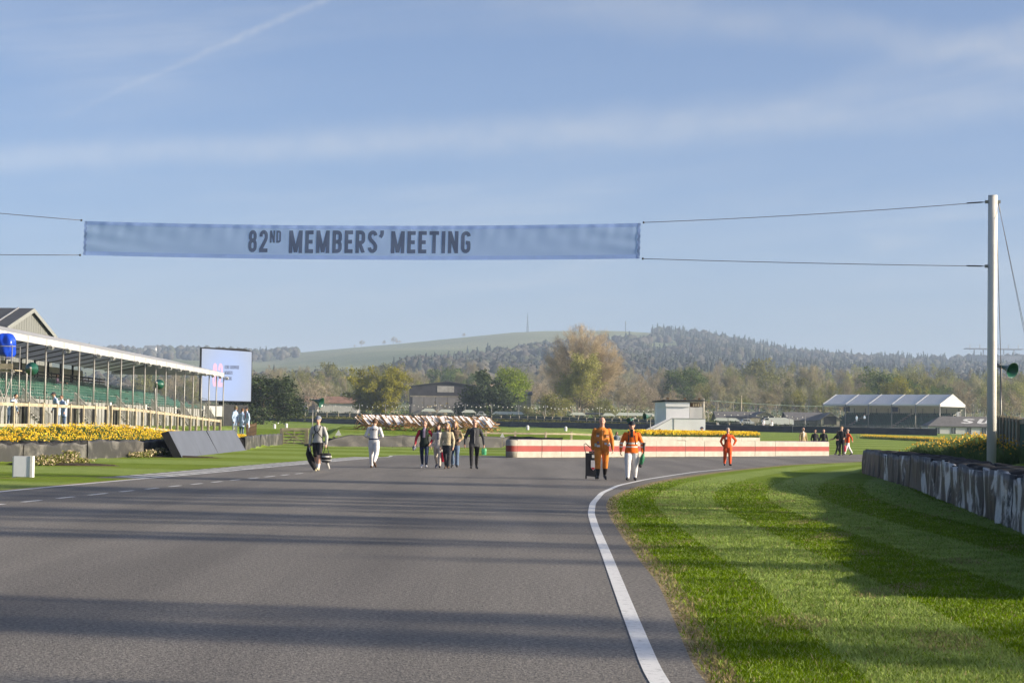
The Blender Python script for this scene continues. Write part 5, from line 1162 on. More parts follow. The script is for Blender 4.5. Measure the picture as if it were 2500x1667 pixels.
# ---- chicane wall
def chicane():
    A, B = flat(1243, 1117).xy, flat(2018, 1112.5).xy; d = (B - A).normalized(); A = A + d * 0.34 + Vector((0.22, 0)); n = Vector((d.y, -d.x)); L = (B - A).length; h = 0.93
    wm = mat('chicane_white', (0.295, 0.277, 0.238), 0.65, 0.12, 2.2, bump=0.25, bscale=9); rm = mat('chicane_red', (0.215, 0.034, 0.028), 0.65, 0.10, 1.2)
    t = thing('chicane_wall', 'low white chicane wall with a red stripe', 'wall', (A.x, A.y, 0)); cuts = [0, 2.3, 4.2, 7.4, 10.9, 14.2, 17.6, 19.9, 23.0, 26.4, 29.2, L]; rz = math.atan2(d.y, d.x)
    cp = mat('cap_purple', (0.20, 0.15, 0.24), 0.6, 0.2, 2)
    for i, (s0, s1) in enumerate(zip(cuts[:-1], cuts[1:])):
        c = A + d * (s0 + s1) / 2 - n * (0.33 + random.uniform(-0.006, 0.006)); w = s1 - s0 - 0.035; dz = random.uniform(-0.012, 0.012)
        m = MB(); m.box((c.x, c.y, h / 2 + dz), (w, 0.66, h), rz); bl = part('block', m, wm, t)
        if i == 0:                                               # rounded nose
            m = MB(); cc = A - n * 0.33; m.lathe((cc.x, cc.y, 0), (0, 0, 1), [(0, 0.01), (0, 0.325), (h - 0.06, 0.325), (h, 0.26), (h, 0.01)], 20); part('nose', m, wm, t)
            m = MB(); m.lathe((cc.x, cc.y, 0.34), (0, 0, 1), [(-0.02, 0.328), (0.28, 0.328)], 20); part('stripe', m, rm, t)
        m = MB(); q = c + n * 0.3325; m.box((q.x, q.y, 0.47), (w, 0.006, 0.30), rz); part('stripe', m, rm, bl)
        m = MB(); m.box((c.x, c.y, h + dz + 0.012), (w - 0.04, 0.6, 0.02), rz); part('capping', m, cp if i in (0, 10) else wm, bl)
    # upper planter behind
    t2 = thing('flower_trough', 'white flower trough filled with daffodils behind the chicane wall', 'planter', ((A + d * 12).x, (A + d * 12).y, 0)); s0, s1 = 13.6, 28.6; ncut = 6
    for i in range(ncut):
        a = s0 + (s1 - s0) * i / ncut; b = s0 + (s1 - s0) * (i + 1) / ncut; c = A + d * (a + b) / 2 - n * 1.25; m = MB(); m.box((c.x, c.y, 0.585), (b - a - 0.02, 0.9, 1.17), rz); part('trough_block', m, wm, t2)
    rng = np.random.default_rng(8); k = 3800; s = rng.uniform(s0, s1, k); o = rng.uniform(0.85, 1.65, k)
    P = np.stack([A.x + d.x * s - n.x * o, A.y + d.y * s - n.y * o, np.full(k, 1.15)], 1); daffodils('daffodil_planting', P, 'bright yellow daffodils growing in the chicane trough', hl=(0.20, 0.36), fs=0.062, seed=9, nb=3, flower=1.0, amber=0.05)
    # grass fillet at the foot of the wall
    g = MB(); Pg = []
    for i in range(30): s = -0.4 + 17.5 * i / 29; wv = 0.75 * math.sin(math.pi * min(1, (s + 0.4) / 17)) ** 0.5 + 0.02; a = A + d * s; b = a + n * wv; Pg.append([(a.x, a.y, 0.012), (b.x, b.y, 0.010)])
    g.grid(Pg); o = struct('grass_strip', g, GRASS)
chicane()

# ---- white hut
def hut():
    Y = 141.0; zb = zg(ax(1660, Y), Y); t = thing('control_hut', 'white two level control hut with stair wing behind the chicane', 'building', (ax(1660, Y), Y, zb)); wm = mat('hut_white', (0.80, 0.80, 0.80), 0.6, 0.05, 1.0)
    def X(px, D=Y): return ax(px, D)
    def Z(py, px=1660, D=Y): return at(px, py, D).z
    x0, xm, x1 = X(1606), X(1626), X(1683); xr = X(1714); zr = Z(982); zmid = Z(1026)
    # main body: chamfered plan
    m = MB(); m.prism([(x0, Y + 1.1, zb), (xm, Y, zb), (x1, Y, zb), (x1, Y + 3.2, zb), (x0, Y + 3.2, zb)], (0, 0, zr - zb)); part('wall', m, wm, t)
    m = MB(); ov = 0.12; zf = Z(992) - 0.02
    m.prism([(x0 - 0.04, Y + 1.05, zf), (xm - 0.05, Y - 0.1, zf), (x1 + 0.0, Y - 0.1, zf), (x1, Y - 0.002, zf), (xm + 0.01, Y - 0.002, zf), (x0 - 0.002, Y + 1.102, zf)], (0, 0, zr - zf + 0.01)); part('fascia', m, wm, t)
    m = MB(); m.prism([(x0 - 0.18, Y + 0.95, zr + 0.03), (xm - 0.1, Y - 0.25, zr + 0.09), (xr + 0.2, Y - 0.25, zr + 0.12), (xr + 0.2, Y + 3.6, zr + 0.12), (x0 - 0.18, Y + 3.6, zr + 0.03)], (0, 0, 0.08)); rf = part('roof', m, roof_dk, t)
    for px in (1629, 1671, 1706): m = MB(); m.box((X(px), Y - 0.1, zr + 0.26), (0.16, 0.16, 0.14)); part('roof_bracket', m, wood_d, rf)
    # open lattice bay on the right
    m = MB(); m.box(((x1 + xr) / 2, Y + 2.6, (zb + zr) / 2), (xr - x1 - 0.05, 0.08, zr - zb)); part('bay_back', m, black, t)
    n = 7
    for i in range(n): x = x1 + 0.12 + (xr - x1 - 0.14) * i / (n - 1); m = MB(); m.box((x, Y + 0.35, (zmid + Z(993)) / 2), (0.12, 0.30, Z(993) - zmid + 0.02)); part('louvre', m, white, t)
    m = MB(); m.box(((x1 + xr) / 2 - 0.05, Y + 0.3, (zr + Z(994)) / 2), (xr - x1 - 0.25, 0.2, zr - Z(994) - 0.04)); part('score_panel', m, wood_d, t)
    for i in range(4): m = MB(); m.box((x1 + 0.3 + i * 0.17, Y + 0.18, (zr + Z(994)) / 2), (0.10, 0.05, 0.18)); part('number_plate', m, mat('plate', (0.42, 0.36, 0.25), 0.7), t)
    m = MB(); m.tube([(X(1717), Y - 0.1, zmid), (X(1717), Y - 0.1, zr + 0.25)], 0.05, 8); part('pipe', m, cream, t); m = MB(); m.box((X(1719), Y - 0.1, Z(1016)), (0.14, 0.12, 0.5)); part('switch_box', m, cream, t)
    # stair wing in front: parapet slopes down to the left
    Yw = Y - 1.6; xs, xk, xe = X(1568, Yw), X(1641, Yw), X(1722, Yw); zw = Z(1022, 1680, Yw); zl = zg(xs, Yw); zlow = Z(1062, 1568, Yw)
    m = MB(); m.prism([(xs, Yw, zl - 0.1), (xe, Yw, zl - 0.1), (xe, Yw, zw), (xk, Yw, zw), (xs, Yw, zlow)], (0, 0.18, 0)); part('stair_parapet', m, wm, t)
    m = MB(); m.prism([(xs - 0.35, Yw + 1.0, zl - 0.1), (xk, Yw + 1.0, zl - 0.1), (xk, Yw + 1.0, zw + 0.12), (xs - 0.35, Yw + 1.0, zlow + 0.05)], (0, 0.15, 0)); part('stair_parapet', m, wm, t)
    m = MB(); m.bar((xs, Yw + 0.09, zlow + 0.02), (xk, Yw + 0.09, zw + 0.02), 0.24, 0.05); m.bar((xk, Yw + 0.09, zw + 0.02), (xe, Yw + 0.09, zw + 0.02), 0.24, 0.05); part('coping', m, mat('coping_grey', (0.42, 0.42, 0.43), 0.7), t)
    for i in range(8): m = MB(); m.box((xs + (xk - xs) * (i + 0.5) / 8, Yw + 0.6, zl + (zlow - zl + (zw - zlow - 0.3) * (i + 0.5) / 8) / 2 - 0.1), ((xk - xs) / 8, 0.78, zlow - zl + (zw - zlow - 0.3) * (i + 0.5) / 8 - 0.2)); part('step', m, conc, t)
    m = MB(); m.box(((xk + xe) / 2, Yw + 0.9, zw - 0.95), (xe - xk, 1.36, 0.12)); part('landing', m, conc, t)
    m = MB(); m.box((xk + 0.12, Yw - 0.01, (zw + zl) / 2), (0.03, 0.02, zw - zl)); part('joint_strip', m, panel_g, t)
hut()

# ---- buildings beyond the far fence
def gable_shed(name, label, px0, px1, Y, y_eave, y_ridge, depth, wm, rm, cat='building', doors=(), ridge_along=True, extra=None, base_py=None):
    x0, x1 = ax(px0, Y), ax(px1, Y); zb = zg((x0 + x1) / 2, Y); pm = (px0 + px1) / 2; ze = at(pm, y_eave, Y).z; zr = at(pm, y_ridge, Y + (depth / 2 if ridge_along else 0)).z
    t = thing(name, label, cat, ((x0 + x1) / 2, Y, zb))
    if ridge_along:                                              # ridge parallel to the picture
        m = MB(); m.prism([(x0, Y, zb - 0.2), (x0, Y + depth, zb - 0.2), (x0, Y + depth, ze), (x0, Y + depth / 2, zr), (x0, Y, ze)], (x1 - x0, 0, 0)); part('wall', m, wm, t)
        for s in (0, 1):
            ya = Y - 0.4 if s == 0 else Y + depth + 0.4; m = MB(); m.prism([(x0 - 0.4, ya, ze - 0.15), (x0 - 0.4, Y + depth / 2, zr + 0.03), (x0 - 0.4, Y + depth / 2, zr + 0.18), (x0 - 0.4, ya, ze)], (x1 - x0 + 0.8, 0, 0)); part('roof_slope', m, rm, t)
    else:
        xm = (x0 + x1) / 2; m = MB(); m.prism([(x0, Y, zb - 0.2), (x1, Y, zb - 0.2), (x1, Y, ze), (xm, Y, zr), (x0, Y, ze)], (0, depth, 0)); part('wall', m, wm, t)
        for xa in (x0 - 0.4, x1 + 0.4): m = MB(); zz = ze - 0.12; m.prism([(xa, Y - 0.4, zz), (xm, Y - 0.4, zr + 0.03), (xm, Y - 0.4, zr + 0.2), (xa, Y - 0.4, zz + 0.17)], (0, depth + 0.8, 0)); part('roof_slope', m, rm, t)
    for (pa, pb, ya, yb, dm, nm) in doors:
        xa, xb = ax(pa, Y), ax(pb, Y); za, zb2 = at(pa, ya, Y).z, at(pa, yb, Y).z; m = MB(); m.box(((xa + xb) / 2, Y - 0.03, (za + max(zb2, zb)) / 2), (xb - xa, 0.07, za - max(zb2, zb))); part(nm, m, dm, t)
    return t
hang_w = mat('hangar_tin', (0.058, 0.056, 0.066), 0.7, 0.18, 0.5); hang_d = mat('hangar_door', (0.22, 0.205, 0.205), 0.7, 0.14, 0.6)
h_ = gable_shed('aircraft_hangar', 'big dark corrugated hangar with grey sliding doors', 998, 1182, 525, 944, 932, 30, hang_w, mat('hangar_roof', (0.10, 0.098, 0.105), 0.8, 0.15, 0.4), ridge_along=False,
    doors=[(1006 + i * 28.5, 1006 + (i + 1) * 28.5 - 1.2, 968.5, 1016, hang_d, 'sliding_door') for i in range(6)] + [(1066, 1107, 942, 957, mat('hangar_sign', (0.40, 0.38, 0.36), 0.7, 0.2, 1.0), 'sign_panel'), (1000, 1180, 965, 968.3, wood_g, 'door_track')])
gable_shed('timber_shed', 'pale weathered board shed right of the dark evergreen', 1238, 1295, 505, 962, 957, 8, wood_g, mat('shed_roof', (0.10, 0.10, 0.11), 0.8), doors=[(1240 + i * 6.1, 1240 + i * 6.1 + 5.4, 962 + i * 0.35, 1012, wood_g, 'board') for i in range(9)])
gable_shed('low_shed', 'low white shed with a rusty tin roof behind the fence', 742, 872, 500, 983, 969, 9, mat('shed_white', (0.52, 0.50, 0.48), 0.7, 0.1, 1), rust)
gable_shed('low_shed', 'grey lean roof building left of the rusty shed', 706, 770, 478, 997, 983, 7, mat('shed_grey', (0.36, 0.35, 0.34), 0.7, 0.1, 1), slate)
gable_shed('barn', 'open fronted barn with slate roof and boarded gable', 1830, 1902, 455, 1024, 1006, 16, wood_g, slate, ridge_along=False, doors=[(1859, 1890, 1016, 1034, dark, 'doorway')])
gable_shed('barn', 'long slate roofed barn beside the boarded gable', 1752, 1846, 463, 1026, 1006, 11, wood_g, slate)
gable_shed('barn', 'dark arched barn end left of the far grandstand', 2005, 2050, 452, 1025, 1009, 14, wood_g, slate, ridge_along=False, doors=[(2011, 2042, 1016, 1036, black, 'doorway')])
gable_shed('barn', 'long low barn roof running up to the arched barn', 1925, 2012, 458, 1026, 1008, 12, wood_g, slate)
def awnings():
    gm = mat('awning_sage', (0.40, 0.43, 0.36), 0.7, 0.08, 0.6)
    for i, (a, b, py, l) in enumerate(((1070, 1105, 1003, 'small pale awning below the hangar doors'), (1030, 1062, 1001, 'flat pale canopy left of the hangar awning'), (1128, 1160, 1004, 'pale canopy at the right of the hangar'), (1203, 1278, 1008, 'long flat sage canopy below the timber shed'),
                                      (1392, 1428, 1010, 'sage canopy below the lime green tree'), (1472, 1500, 1012, 'little sage canopy beside the marshal stand'), (1505, 1600, 1011, 'wide sage canopy left of the white hut'), (1745, 1805, 1024, 'long pale canopy below the slate barn'))):
        Y = 440 if px_ok(a) else 430; x0, x1 = ax(a, Y), ax(b, Y); z = at(a, py, Y).z; g = zg(x0, Y); t = thing('canopy', l, 'canopy', ((x0 + x1) / 2, Y, g))
        m = MB(); m.prism([(x0 - 0.2, Y, z - 0.25), (x1 + 0.2, Y, z - 0.25), (x1 - 0.6, Y + 1.5, z + 0.35), (x0 + 0.6, Y + 1.5, z + 0.35)], (0, 0.1, 0.06)); m.prism([(x0 - 0.2, Y + 3.1, z - 0.25), (x1 + 0.2, Y + 3.1, z - 0.25), (x1 - 0.6, Y + 1.6, z + 0.35), (x0 + 0.6, Y + 1.6, z + 0.35)], (0, -0.1, 0.06)); part('roof', m, gm, t)
        for x in (x0, x1):
            for y in (Y + 0.1, Y + 3.0): m = MB(); m.tube([(x, y, g - 0.1), (x, y, z - 0.2)], 0.05, 5); part('leg', m, galv, t)
def px_ok(a): return a < 1500
awnings()
def vehicle(name, label, px0, px1, Y, py_top, py_bot, body, cat, van=False):
    x0, x1 = ax(px0, Y), ax(px1, Y); g = zg((x0 + x1) / 2, Y); zt_ = at(px0, py_top, Y).z; zb_ = max(g + 0.35, at(px0, py_bot, Y).z - 0.5); H = zt_ - zb_; L = x1 - x0; t = thing(name, label, cat, ((x0 + x1) / 2, Y, g)); w = 1.9
    pr = [(0, 0.02), (0, .55), (.06, .75), (.12, .97), (.75, 1.0), (.80, .86), (.99, .78), (1, .05)] if van else [(0, .08), (0, .5), (.12, .56), (.26, .97), (.66, 1.0), (.82, .60), (.98, .5), (1, .1)]
    m = MB(); m.prism([(x0 + L * a, Y, zb_ + H * b) for a, b in pr], (0, w, 0)); part('body', m, body, t)
    wn = [(.055, .62), (.12, .9), (.2, .9), (.2, .62)] if van else [(.2, .62), (.28, .9), (.64, .92), (.74, .62)]
    m = MB(); m.prism([(x0 + L * a, Y - 0.01, zb_ + H * b) for a, b in wn], (0, 0.05, 0)); part('window', m, glass, t)
    for a in (0.2, 0.8): m = MB(); m.lathe((x0 + L * a, Y - 0.03, g + 0.33), (0, 1, 0), [(0, 0.01), (0, 0.32), (0.2, 0.32), (0.2, 0.01)], 14); part('wheel', m, tyre_m, t)
vehicle('van', 'white van parked in front of the boarded gable barn', 1861, 1938, 432, 1018.5, 1030, white, 'van', True)
vehicle('car', 'pale car parked beside the white van', 1806, 1842, 436, 1022, 1031, mat('car_white', (0.55, 0.56, 0.58), 0.25, 0.05, 1, spec=0.6), 'car')
vehicle('car', 'white car parked under the dark evergreen', 1163, 1187, 440, 1004, 1012, mat('car_white2', (0.6, 0.6, 0.62), 0.25, 0.05, 1, spec=0.6), 'car')
def marshal_post(px0, px1, Y, py_t, py_b, roof_y, label):
    x0, x1 = ax(px0, Y), ax(px1, Y); g = zg(x0, Y); t = thing('marshal_post', label, 'stand', ((x0 + x1) / 2, Y, g)); z1, z0 = at(px0, py_t, Y).z, g - 0.1
    m = MB(); m.prism([(x0, Y, z0), (x1, Y, z0), (x1, Y, z1), (x0, Y, z1)], (0, 2.2, 0)); part('front', m, navy, t)
    xc = x0 + (x1 - x0) * 0.55; m = MB(); m.box((xc, Y - 0.02, z1 - 0.55), (0.6, 0.04, 0.6)); part('number_plate', m, white, t)
    zr = at(px0, roof_y, Y).z; xa, xb = x0 + (x1 - x0) * 0.05, x1 - (x1 - x0) * 0.25; m = MB(); m.prism([(xa - 0.4, Y - 0.3, zr), (xb + 0.4, Y - 0.3, zr), (xb + 0.2, Y + 2.0, zr + 0.2), (xa - 0.2, Y + 2.0, zr + 0.2)], (0, 0, 0.12)); part('roof', m, dark, t)
    for x in (xa, (xa + xb) / 2, xb): m = MB(); m.tube([(x, Y + 0.1, z1), (x, Y + 0.1, zr)], 0.06, 5); part('post', m, galv, t)
marshal_post(1430, 1480, 395, 1024, 1040, 1011, 'dark marshal post with canopy on the far side, nearer the huge tree')
marshal_post(1772, 1878, 348, 1037, 1056, 1019, 'long dark marshal post with canopy right of the white hut')

# ---- far grandstand on the right
tent2 = mat('tent_bright', (0.80, 0.80, 0.82), 0.4, 0.03, 0.6, trans=0.2)
def right_stand():
    A = at(2009, 1040, 482); t = thing('grandstand', 'far dark green grandstand under a white gabled tent roof', 'grandstand', (A.x, A.y, zg(A.x, A.y) - 0.1), R(-44)); L, Dp, bays = 32.5, 11.0, 5; ze, zr = 6.2, 8.6
    def P(nm, m, mt, **k): return part(nm, m, mt, t, world=False, **k)
    for i in range(bays):
        a, b = L * i / bays + 0.02, L * (i + 1) / bays - 0.02
        m = MB(); rows = [[(a + (b - a) * j / 3, Dp / 2 * q / 3, ze + (zr - ze) * q / 3 - 0.03 * math.sin(math.pi * j / 3) * math.sin(math.pi * q / 3)) for j in range(4)] for q in range(4)]; m.grid(rows)
        rows = [[(a + (b - a) * j / 3, Dp / 2 + Dp / 2 * q / 3, zr - (zr - ze) * q / 3) for j in range(4)] for q in range(4)]; m.grid(rows); m.box(((a + b) / 2, -0.02, ze - 0.18), (b - a, 0.04, 0.36)); P('roof_panel', m, tent2)
        m = MB(); m.box(((a + b) / 2, Dp - 0.05, 4.9), (b - a - 0.1, 0.05, 2.6)); P('back_panel', m, cream)
    for i in range(bays + 1):
        for y in (0, Dp): m = MB(); m.tube([(L * i / bays, y, -0.5), (L * i / bays, y, ze)], 0.12, 6); P('post', m, galv)
        m = MB(); m.bar((L * i / bays, 0, ze + 0.05), (L * i / bays, Dp / 2, zr + 0.05), 0.14, 0.06); m.bar((L * i / bays, Dp / 2, zr + 0.05), (L * i / bays, Dp, ze + 0.05), 0.14, 0.06); P('roof_seam', m, white)
    for x in (L + 0.03, -0.03): m = MB(); m.prism([(x, 0, ze - 0.5), (x, 0, ze), (x, Dp / 2, zr), (x, Dp, ze), (x, Dp, ze - 0.5)], (0.04, 0, 0)); P('gable_sheet', m, pvc)
    nr = 9
    for r in range(nr):
        y = 0.9 + r * 1.02; z = 0.7 + r * 0.38; s = MB(); s.box((L / 2, y + 0.3, z / 2), (L - 0.6, 1.0, z)); P('step', s, dark)
        s = MB(); x = 0.6
        while x < L - 0.6:
            if not (6.2 < x < 7.2 or 18.5 < x < 19.6 or 29.4 < x < 30.2):
                s.box((x, y + 0.32, z + 0.30), (0.42, 0.06, 0.46)); s.box((x, y + 0.12, z + 0.12), (0.42, 0.34, 0.06))
            x += 0.52
        P('seat_row', s, seat_dk, kind='stuff')
    for xa in (6.7, 19.0, L - 0.2):
        for r in range(nr): m = MB(); y = 0.9 + r * 1.02; z = 0.7 + r * 0.38; m.box((xa, y + 0.1, z + 0.30), (0.9, 0.26, 0.10)); P('stair_nosing', m, cream)
    m = MB()
    for r in range(nr): y = 0.9 + r * 1.02; z = 0.7 + r * 0.38; m.bar((L, y, z), (L, y, z + 1.25), 0.07, 0.07); m.bar((L, y, z + 1.25), (L, y + 0.9, z + 1.25), 0.07, 0.07)
    P('stair_rail', m, cream)
    m = MB(); m.bar((0.3, 0.3, 1.3), (L - 0.3, 0.3, 1.3), 0.06, 0.06); m.bar((0.3, 0.3, 0.9), (L - 0.3, 0.3, 0.9), 0.05, 0.05)
    for i in range(33): m.bar((0.3 + i * (L - 0.6) / 32, 0.3, 0), (0.3 + i * (L - 0.6) / 32, 0.3, 1.3), 0.05, 0.05)
    P('front_rail', m, galv)
    for x in (L * 0.2, L * 0.62): m = MB(); m.box((x, 0.5, 5.0), (1.6, 0.3, 1.1)); P('hanging_monitor', m, mat('monitor', (0.012, 0.018, 0.04), 0.4), )
    for i in range(bays * 2): m = MB(); m.box((L * (i + 0.5) / (bays * 2), Dp - 0.12, 4.6), (0.12, 0.06, 1.6)); P('wall_post', m, dark)
    # white hoardings in front
right_stand()
def hoardings():
    hm = mat('hoarding', (0.55, 0.58, 0.63), 0.5, 0.04, 1)
    t = thing('white_hoarding', 'row of white hoarding panels below the far grandstand', 'hoarding', (ax(2008, 345), 345, zg(ax(2008, 345), 345))); n = 16
    for i in range(n): a = ax(2008 + i * 16.2, 343 - i * 0.7); b = ax(2008 + (i + 1) * 16.2 - 0.8, 343 - i * 0.7); g = zg(a, 343 - i * 0.7); m = MB(); m.box(((a + b) / 2, 343 - i * 0.7, g + 0.72), (b - a, 0.05, 0.75)); part('board', m, hm, t)
    rail_fence('spectator_fence', 'grey rail fence in front of the white hoardings', [(ax(1935, 338), 338), (ax(2275, 328), 328)], 2.1, 1.35, (1.30, 0.15), galv, 0.10, 0.08)
hoardings()
# ---- low white house with lettered roof
def house():
    Y = 415; x0, x1 = ax(2268, Y), ax(2560, Y); g = zg(x0, Y); ze, zr = at(2300, 1040, Y).z, at(2330, 1016, Y + 4).z; t = thing('white_house', 'long low white house with lettering on its slate roof', 'building', ((x0 + x1) / 2, Y, g))
    m = MB(); m.box(((x0 + x1) / 2, Y + 4, (g + ze) / 2 - 0.1), (x1 - x0, 8, ze - g + 0.2)); part('wall', m, mat('house_white', (0.52, 0.52, 0.50), 0.7, 0.06, 0.8), t)
    o = 0.35; hx = 3.2; v = [(x0 - o, Y - o, ze), (x1 + o, Y - o, ze), (x1 + o, Y + 8 + o, ze), (x0 - o, Y + 8 + o, ze), (x0 + hx, Y + 4, zr), (x1 - hx, Y + 4, zr)]
    m = MB(); m.add(v, [(0, 1, 5, 4), (1, 2, 5), (2, 3, 4, 5), (3, 0, 4), (3, 2, 1, 0)]); rf = part('roof', m, slate, t)
    m = MB(); m.bar((x0 - o, Y - o - 0.03, ze - 0.05), (x1 + o, Y - o - 0.03, ze - 0.05), 0.10, 0.12); part('gutter', m, dark, t)
    for px in (2289, 2328, 2366, 2402, 2440, 2478):
        x = ax(px, Y); m = MB(); m.box((x, Y - 0.02, (1046.5 and at(px, 1051, Y).z)), (1.0, 0.08, 1.35)); w = part('window', m, white, t)
        for sx in (-0.25, 0.25):
            for sz in (-0.42, 0, 0.42): m = MB(); m.box((x + sx, Y - 0.065, at(px, 1051, Y).z + sz), (0.42, 0.03, 0.36)); part('pane', m, glass, w)
    sl = Vector((0, 4 + o, zr - ze)).normalized(); gm, gw = block_text('SUPER', 0.16); gm.v = [(a * 5.4 + b * 1.3, (b - 0.5) * 2.3, c) for a, b, c in gm.v]; me = mesh_of('lettering', gm, white); nrm = Vector((1, 0, 0)).cross(sl); c = Vector((ax(2346, Y), Y - o, ze)) + sl * 2.55 + nrm * 0.03
    og = ORG[t.name]; me.transform(Matrix(((1, sl.x, nrm.x, c.x - og[0]), (0, sl.y, nrm.y, c.y - og[1]), (0, sl.z, nrm.z, c.z - og[2]), (0, 0, 0, 1)))); link('lettering', me, rf)
    x = ax(2350, Y); m = MB(); m.box((x, Y + 4.2, zr + 0.45), (0.5, 0.5, 1.0)); part('chimney', m, white, rf)
house()

# ---- banner across the track
def banner():
    Y = POLE.y; zb = zg(*POLE); ztop = at(2422, 479, Y).z
    t = thing('banner_pole', 'tall white pole holding the banner wires', 'pole', (POLE.x, Y, zb)); m = MB(); m.tube([(POLE.x, Y, zb - 0.5), (POLE.x, Y, ztop)], 0.122, 20); part('shaft', m, mat('pole_white', (0.64, 0.62, 0.58), 0.5, 0.03, 2), t)
    m = MB(); m.lathe((POLE.x, Y, ztop), (0, 0, 1), [(0, 0.124), (0.02, 0.12), (0.025, 0.01)], 20); part('cap', m, white, t)
    for py in (493, 650): m = MB(); q = at(2407, py, Y); m.box((POLE.x - 0.15, Y, q.z), (0.10, 0.05, 0.08)); part('lug', m, galv, t)
    m = MB(); q = at(2437, 493, Y); m.box((POLE.x + 0.15, Y, q.z), (0.10, 0.05, 0.08)); part('lug', m, galv, t)
    xl = ax(-760, Y); zl = zg(xl, Y)
    t2 = thing('banner_pole', 'second white banner pole out beyond the left of the track', 'pole', (xl, Y, zl)); m = MB(); m.tube([(xl, Y, zl - 0.5), (xl, Y, ztop)], 0.122, 16); part('shaft', m, MATS['pole_white'], t2)
    TL, TR, BL, BR = at(207, 540, Y), at(1563, 545, Y), at(204, 623, Y), at(1561, 631.5, Y)
    b = thing('cloth_banner', 'pale blue cloth banner strung across the track', 'banner', (TL.x, Y, BL.z))
    bm_ = bpy.data.materials.new('banner_cloth'); bm_.use_nodes = True; nt, N, Lk = nodes_of(bm_); bs = N['Principled BSDF']; bs.inputs['Base Color'].default_value = (0.45, 0.61, 0.94, 1); bs.inputs['Roughness'].default_value = 0.55
    tr = N.new('ShaderNodeBsdfTranslucent'); tr.inputs[0].default_value = (0.46, 0.66, 1.0, 1); mx = N.new('ShaderNodeMixShader'); mx.inputs[0].default_value = 0.55; Lk.new(bs.outputs[0], mx.inputs[1]); Lk.new(tr.outputs[0], mx.inputs[2]); Lk.new(mx.outputs[0], N['Material Output'].inputs[0])
    hem = mat('banner_hem', (0.33, 0.48, 0.88), 0.6, 0.06, 3, trans=0.35)
    def surf(u, v):
        top = TL.lerp(TR, u); bot = BL.lerp(BR, u); sag = -0.095 * 4 * u * (1 - u); sagb = -0.075 * 4 * u * (1 - u)
        p = top.lerp(bot, v); z = (top.z + sag) * (1 - v) + (bot.z + sagb) * v; s = u * 14.5
        cr = 0.003 * math.sin(s * 17 + 3 * v + 2 * math.sin(s * 1.3)) * (1 - v) ** 1.6 + 0.004 * math.sin(s * 7.3 - v * 6 + 1.5 * math.sin(s)) * (1 - v) + 0.015 * math.sin(s * 0.7 + v * 2) * math.sin(math.pi * v) + 0.010 * math.sin(v * 16 - s * 2.2) * (math.exp(-s / 1.2) + math.exp(-(14.5 - s) / 1.2))
        return Vector((p.x, Y + cr, z))
    NU, NV = 420, 14
    m = MB(); m.grid([[surf(i / NU, 0.10 + 0.78 * j / NV) for j in range(NV + 1)] for i in range(NU + 1)]); part('cloth', m, bm_, b)
    for v0, v1 in ((0.0, 0.10), (0.88, 1.0)): m = MB(); m.grid([[surf(i / NU, v0 + (v1 - v0) * j / 3) + Vector((0, -0.006, 0)) for j in range(4)] for i in range(NU + 1)]); part('hem', m, hem, b)
    for u0, u1 in ((-0.0005, 0.004), (0.996, 1.0005)): m = MB(); m.grid([[surf(u0 + (u1 - u0) * i / 3, j / 20) + Vector((0.012 * math.sin(j * 1.9), -0.012, 0)) for j in range(21)] for i in range(4)]); part('hem', m, mat('banner_edge', (0.18, 0.27, 0.52), 0.6), b)
    inkm = mat('banner_ink', (0.095, 0.135, 0.24), 0.7, 0.08, 2, trans=0.2); org = ORG[b.name]
    def word(txt, pxa, pxb, pyt, pyb, bold):
        gm, gw = block_text(txt); me = mesh_of('lettering', gm, inkm); x0, x1, y0, y1 = 0.0, gw, 0.0, 1.0
        ua, ub = (pxa - 205.5) / (1562 - 205.5), (pxb - 205.5) / (1562 - 205.5)
        for v in me.vertices:
            u = ua + (ub - ua) * (v.co.x - x0) / (x1 - x0); py = pyb + (pyt - pyb) * (v.co.y - y0) / (y1 - y0)
            top = TL.z + (TR.z - TL.z) * u - 0.095 * 4 * u * (1 - u); bot = BL.z + (BR.z - BL.z) * u - 0.075 * 4 * u * (1 - u); z = at(205 + 1356 * u, py, Y).z; vv = min(max((z - top) / (bot - top), 0.0), 1.0); p = surf(u, vv); v.co = (p.x - org[0], p.y - 0.0035 - v.co.z - org[1], p.z - org[2])
        o = link('lettering', me, b); return o
    word('82', 607, 654, 562, 616, 0.035); word('ND', 659, 686, 563, 593, 0.03); word("MEMBERS'", 706, 936, 563, 618, 0.035); word('MEETING', 955, 1149, 564.5, 618.5, 0.035)
    wm = mat('wire', (0.10, 0.09, 0.085), 0.5, 0.2, 5)
    def wire(nm, a, c, sag, r=0.0085):
        w = MB(); w.tube([a.lerp(c, k / 14) - Vector((0, 0, sag * 4 * (k / 14) * (1 - k / 14))) for k in range(15)], r, 5); return w
    PL = lambda z: Vector((POLE.x - 0.19, Y, z)); PLL = lambda z: Vector((xl + 0.12, Y, z))
    zt_, zb2 = at(2407, 493.5, Y).z, at(2407, 650, Y).z
    for l, a, c, sg in (('upper wire from the banner to the white pole', TR + Vector((.09, 0, .02)), PL(zt_), 0.05), ('lower wire from the banner to the white pole', BR + Vector((.09, 0, 0)), PL(zb2), 0.02), ('upper wire off the left end of the banner', PLL(zt_), TL + Vector((-.09, 0, .02)), 0.05), ('lower wire off the left end of the banner', PLL(BL.z - 0.05), BL + Vector((-.09, 0, 0)), 0.02)):
        e = c if 'left' in l else a; t3 = thing('banner_wire', l, 'wire', e, group='banner wires'); part('cable', wire('c', a, c, sg), wm, t3)
        q = MB(); f = c if 'left' not in l else a
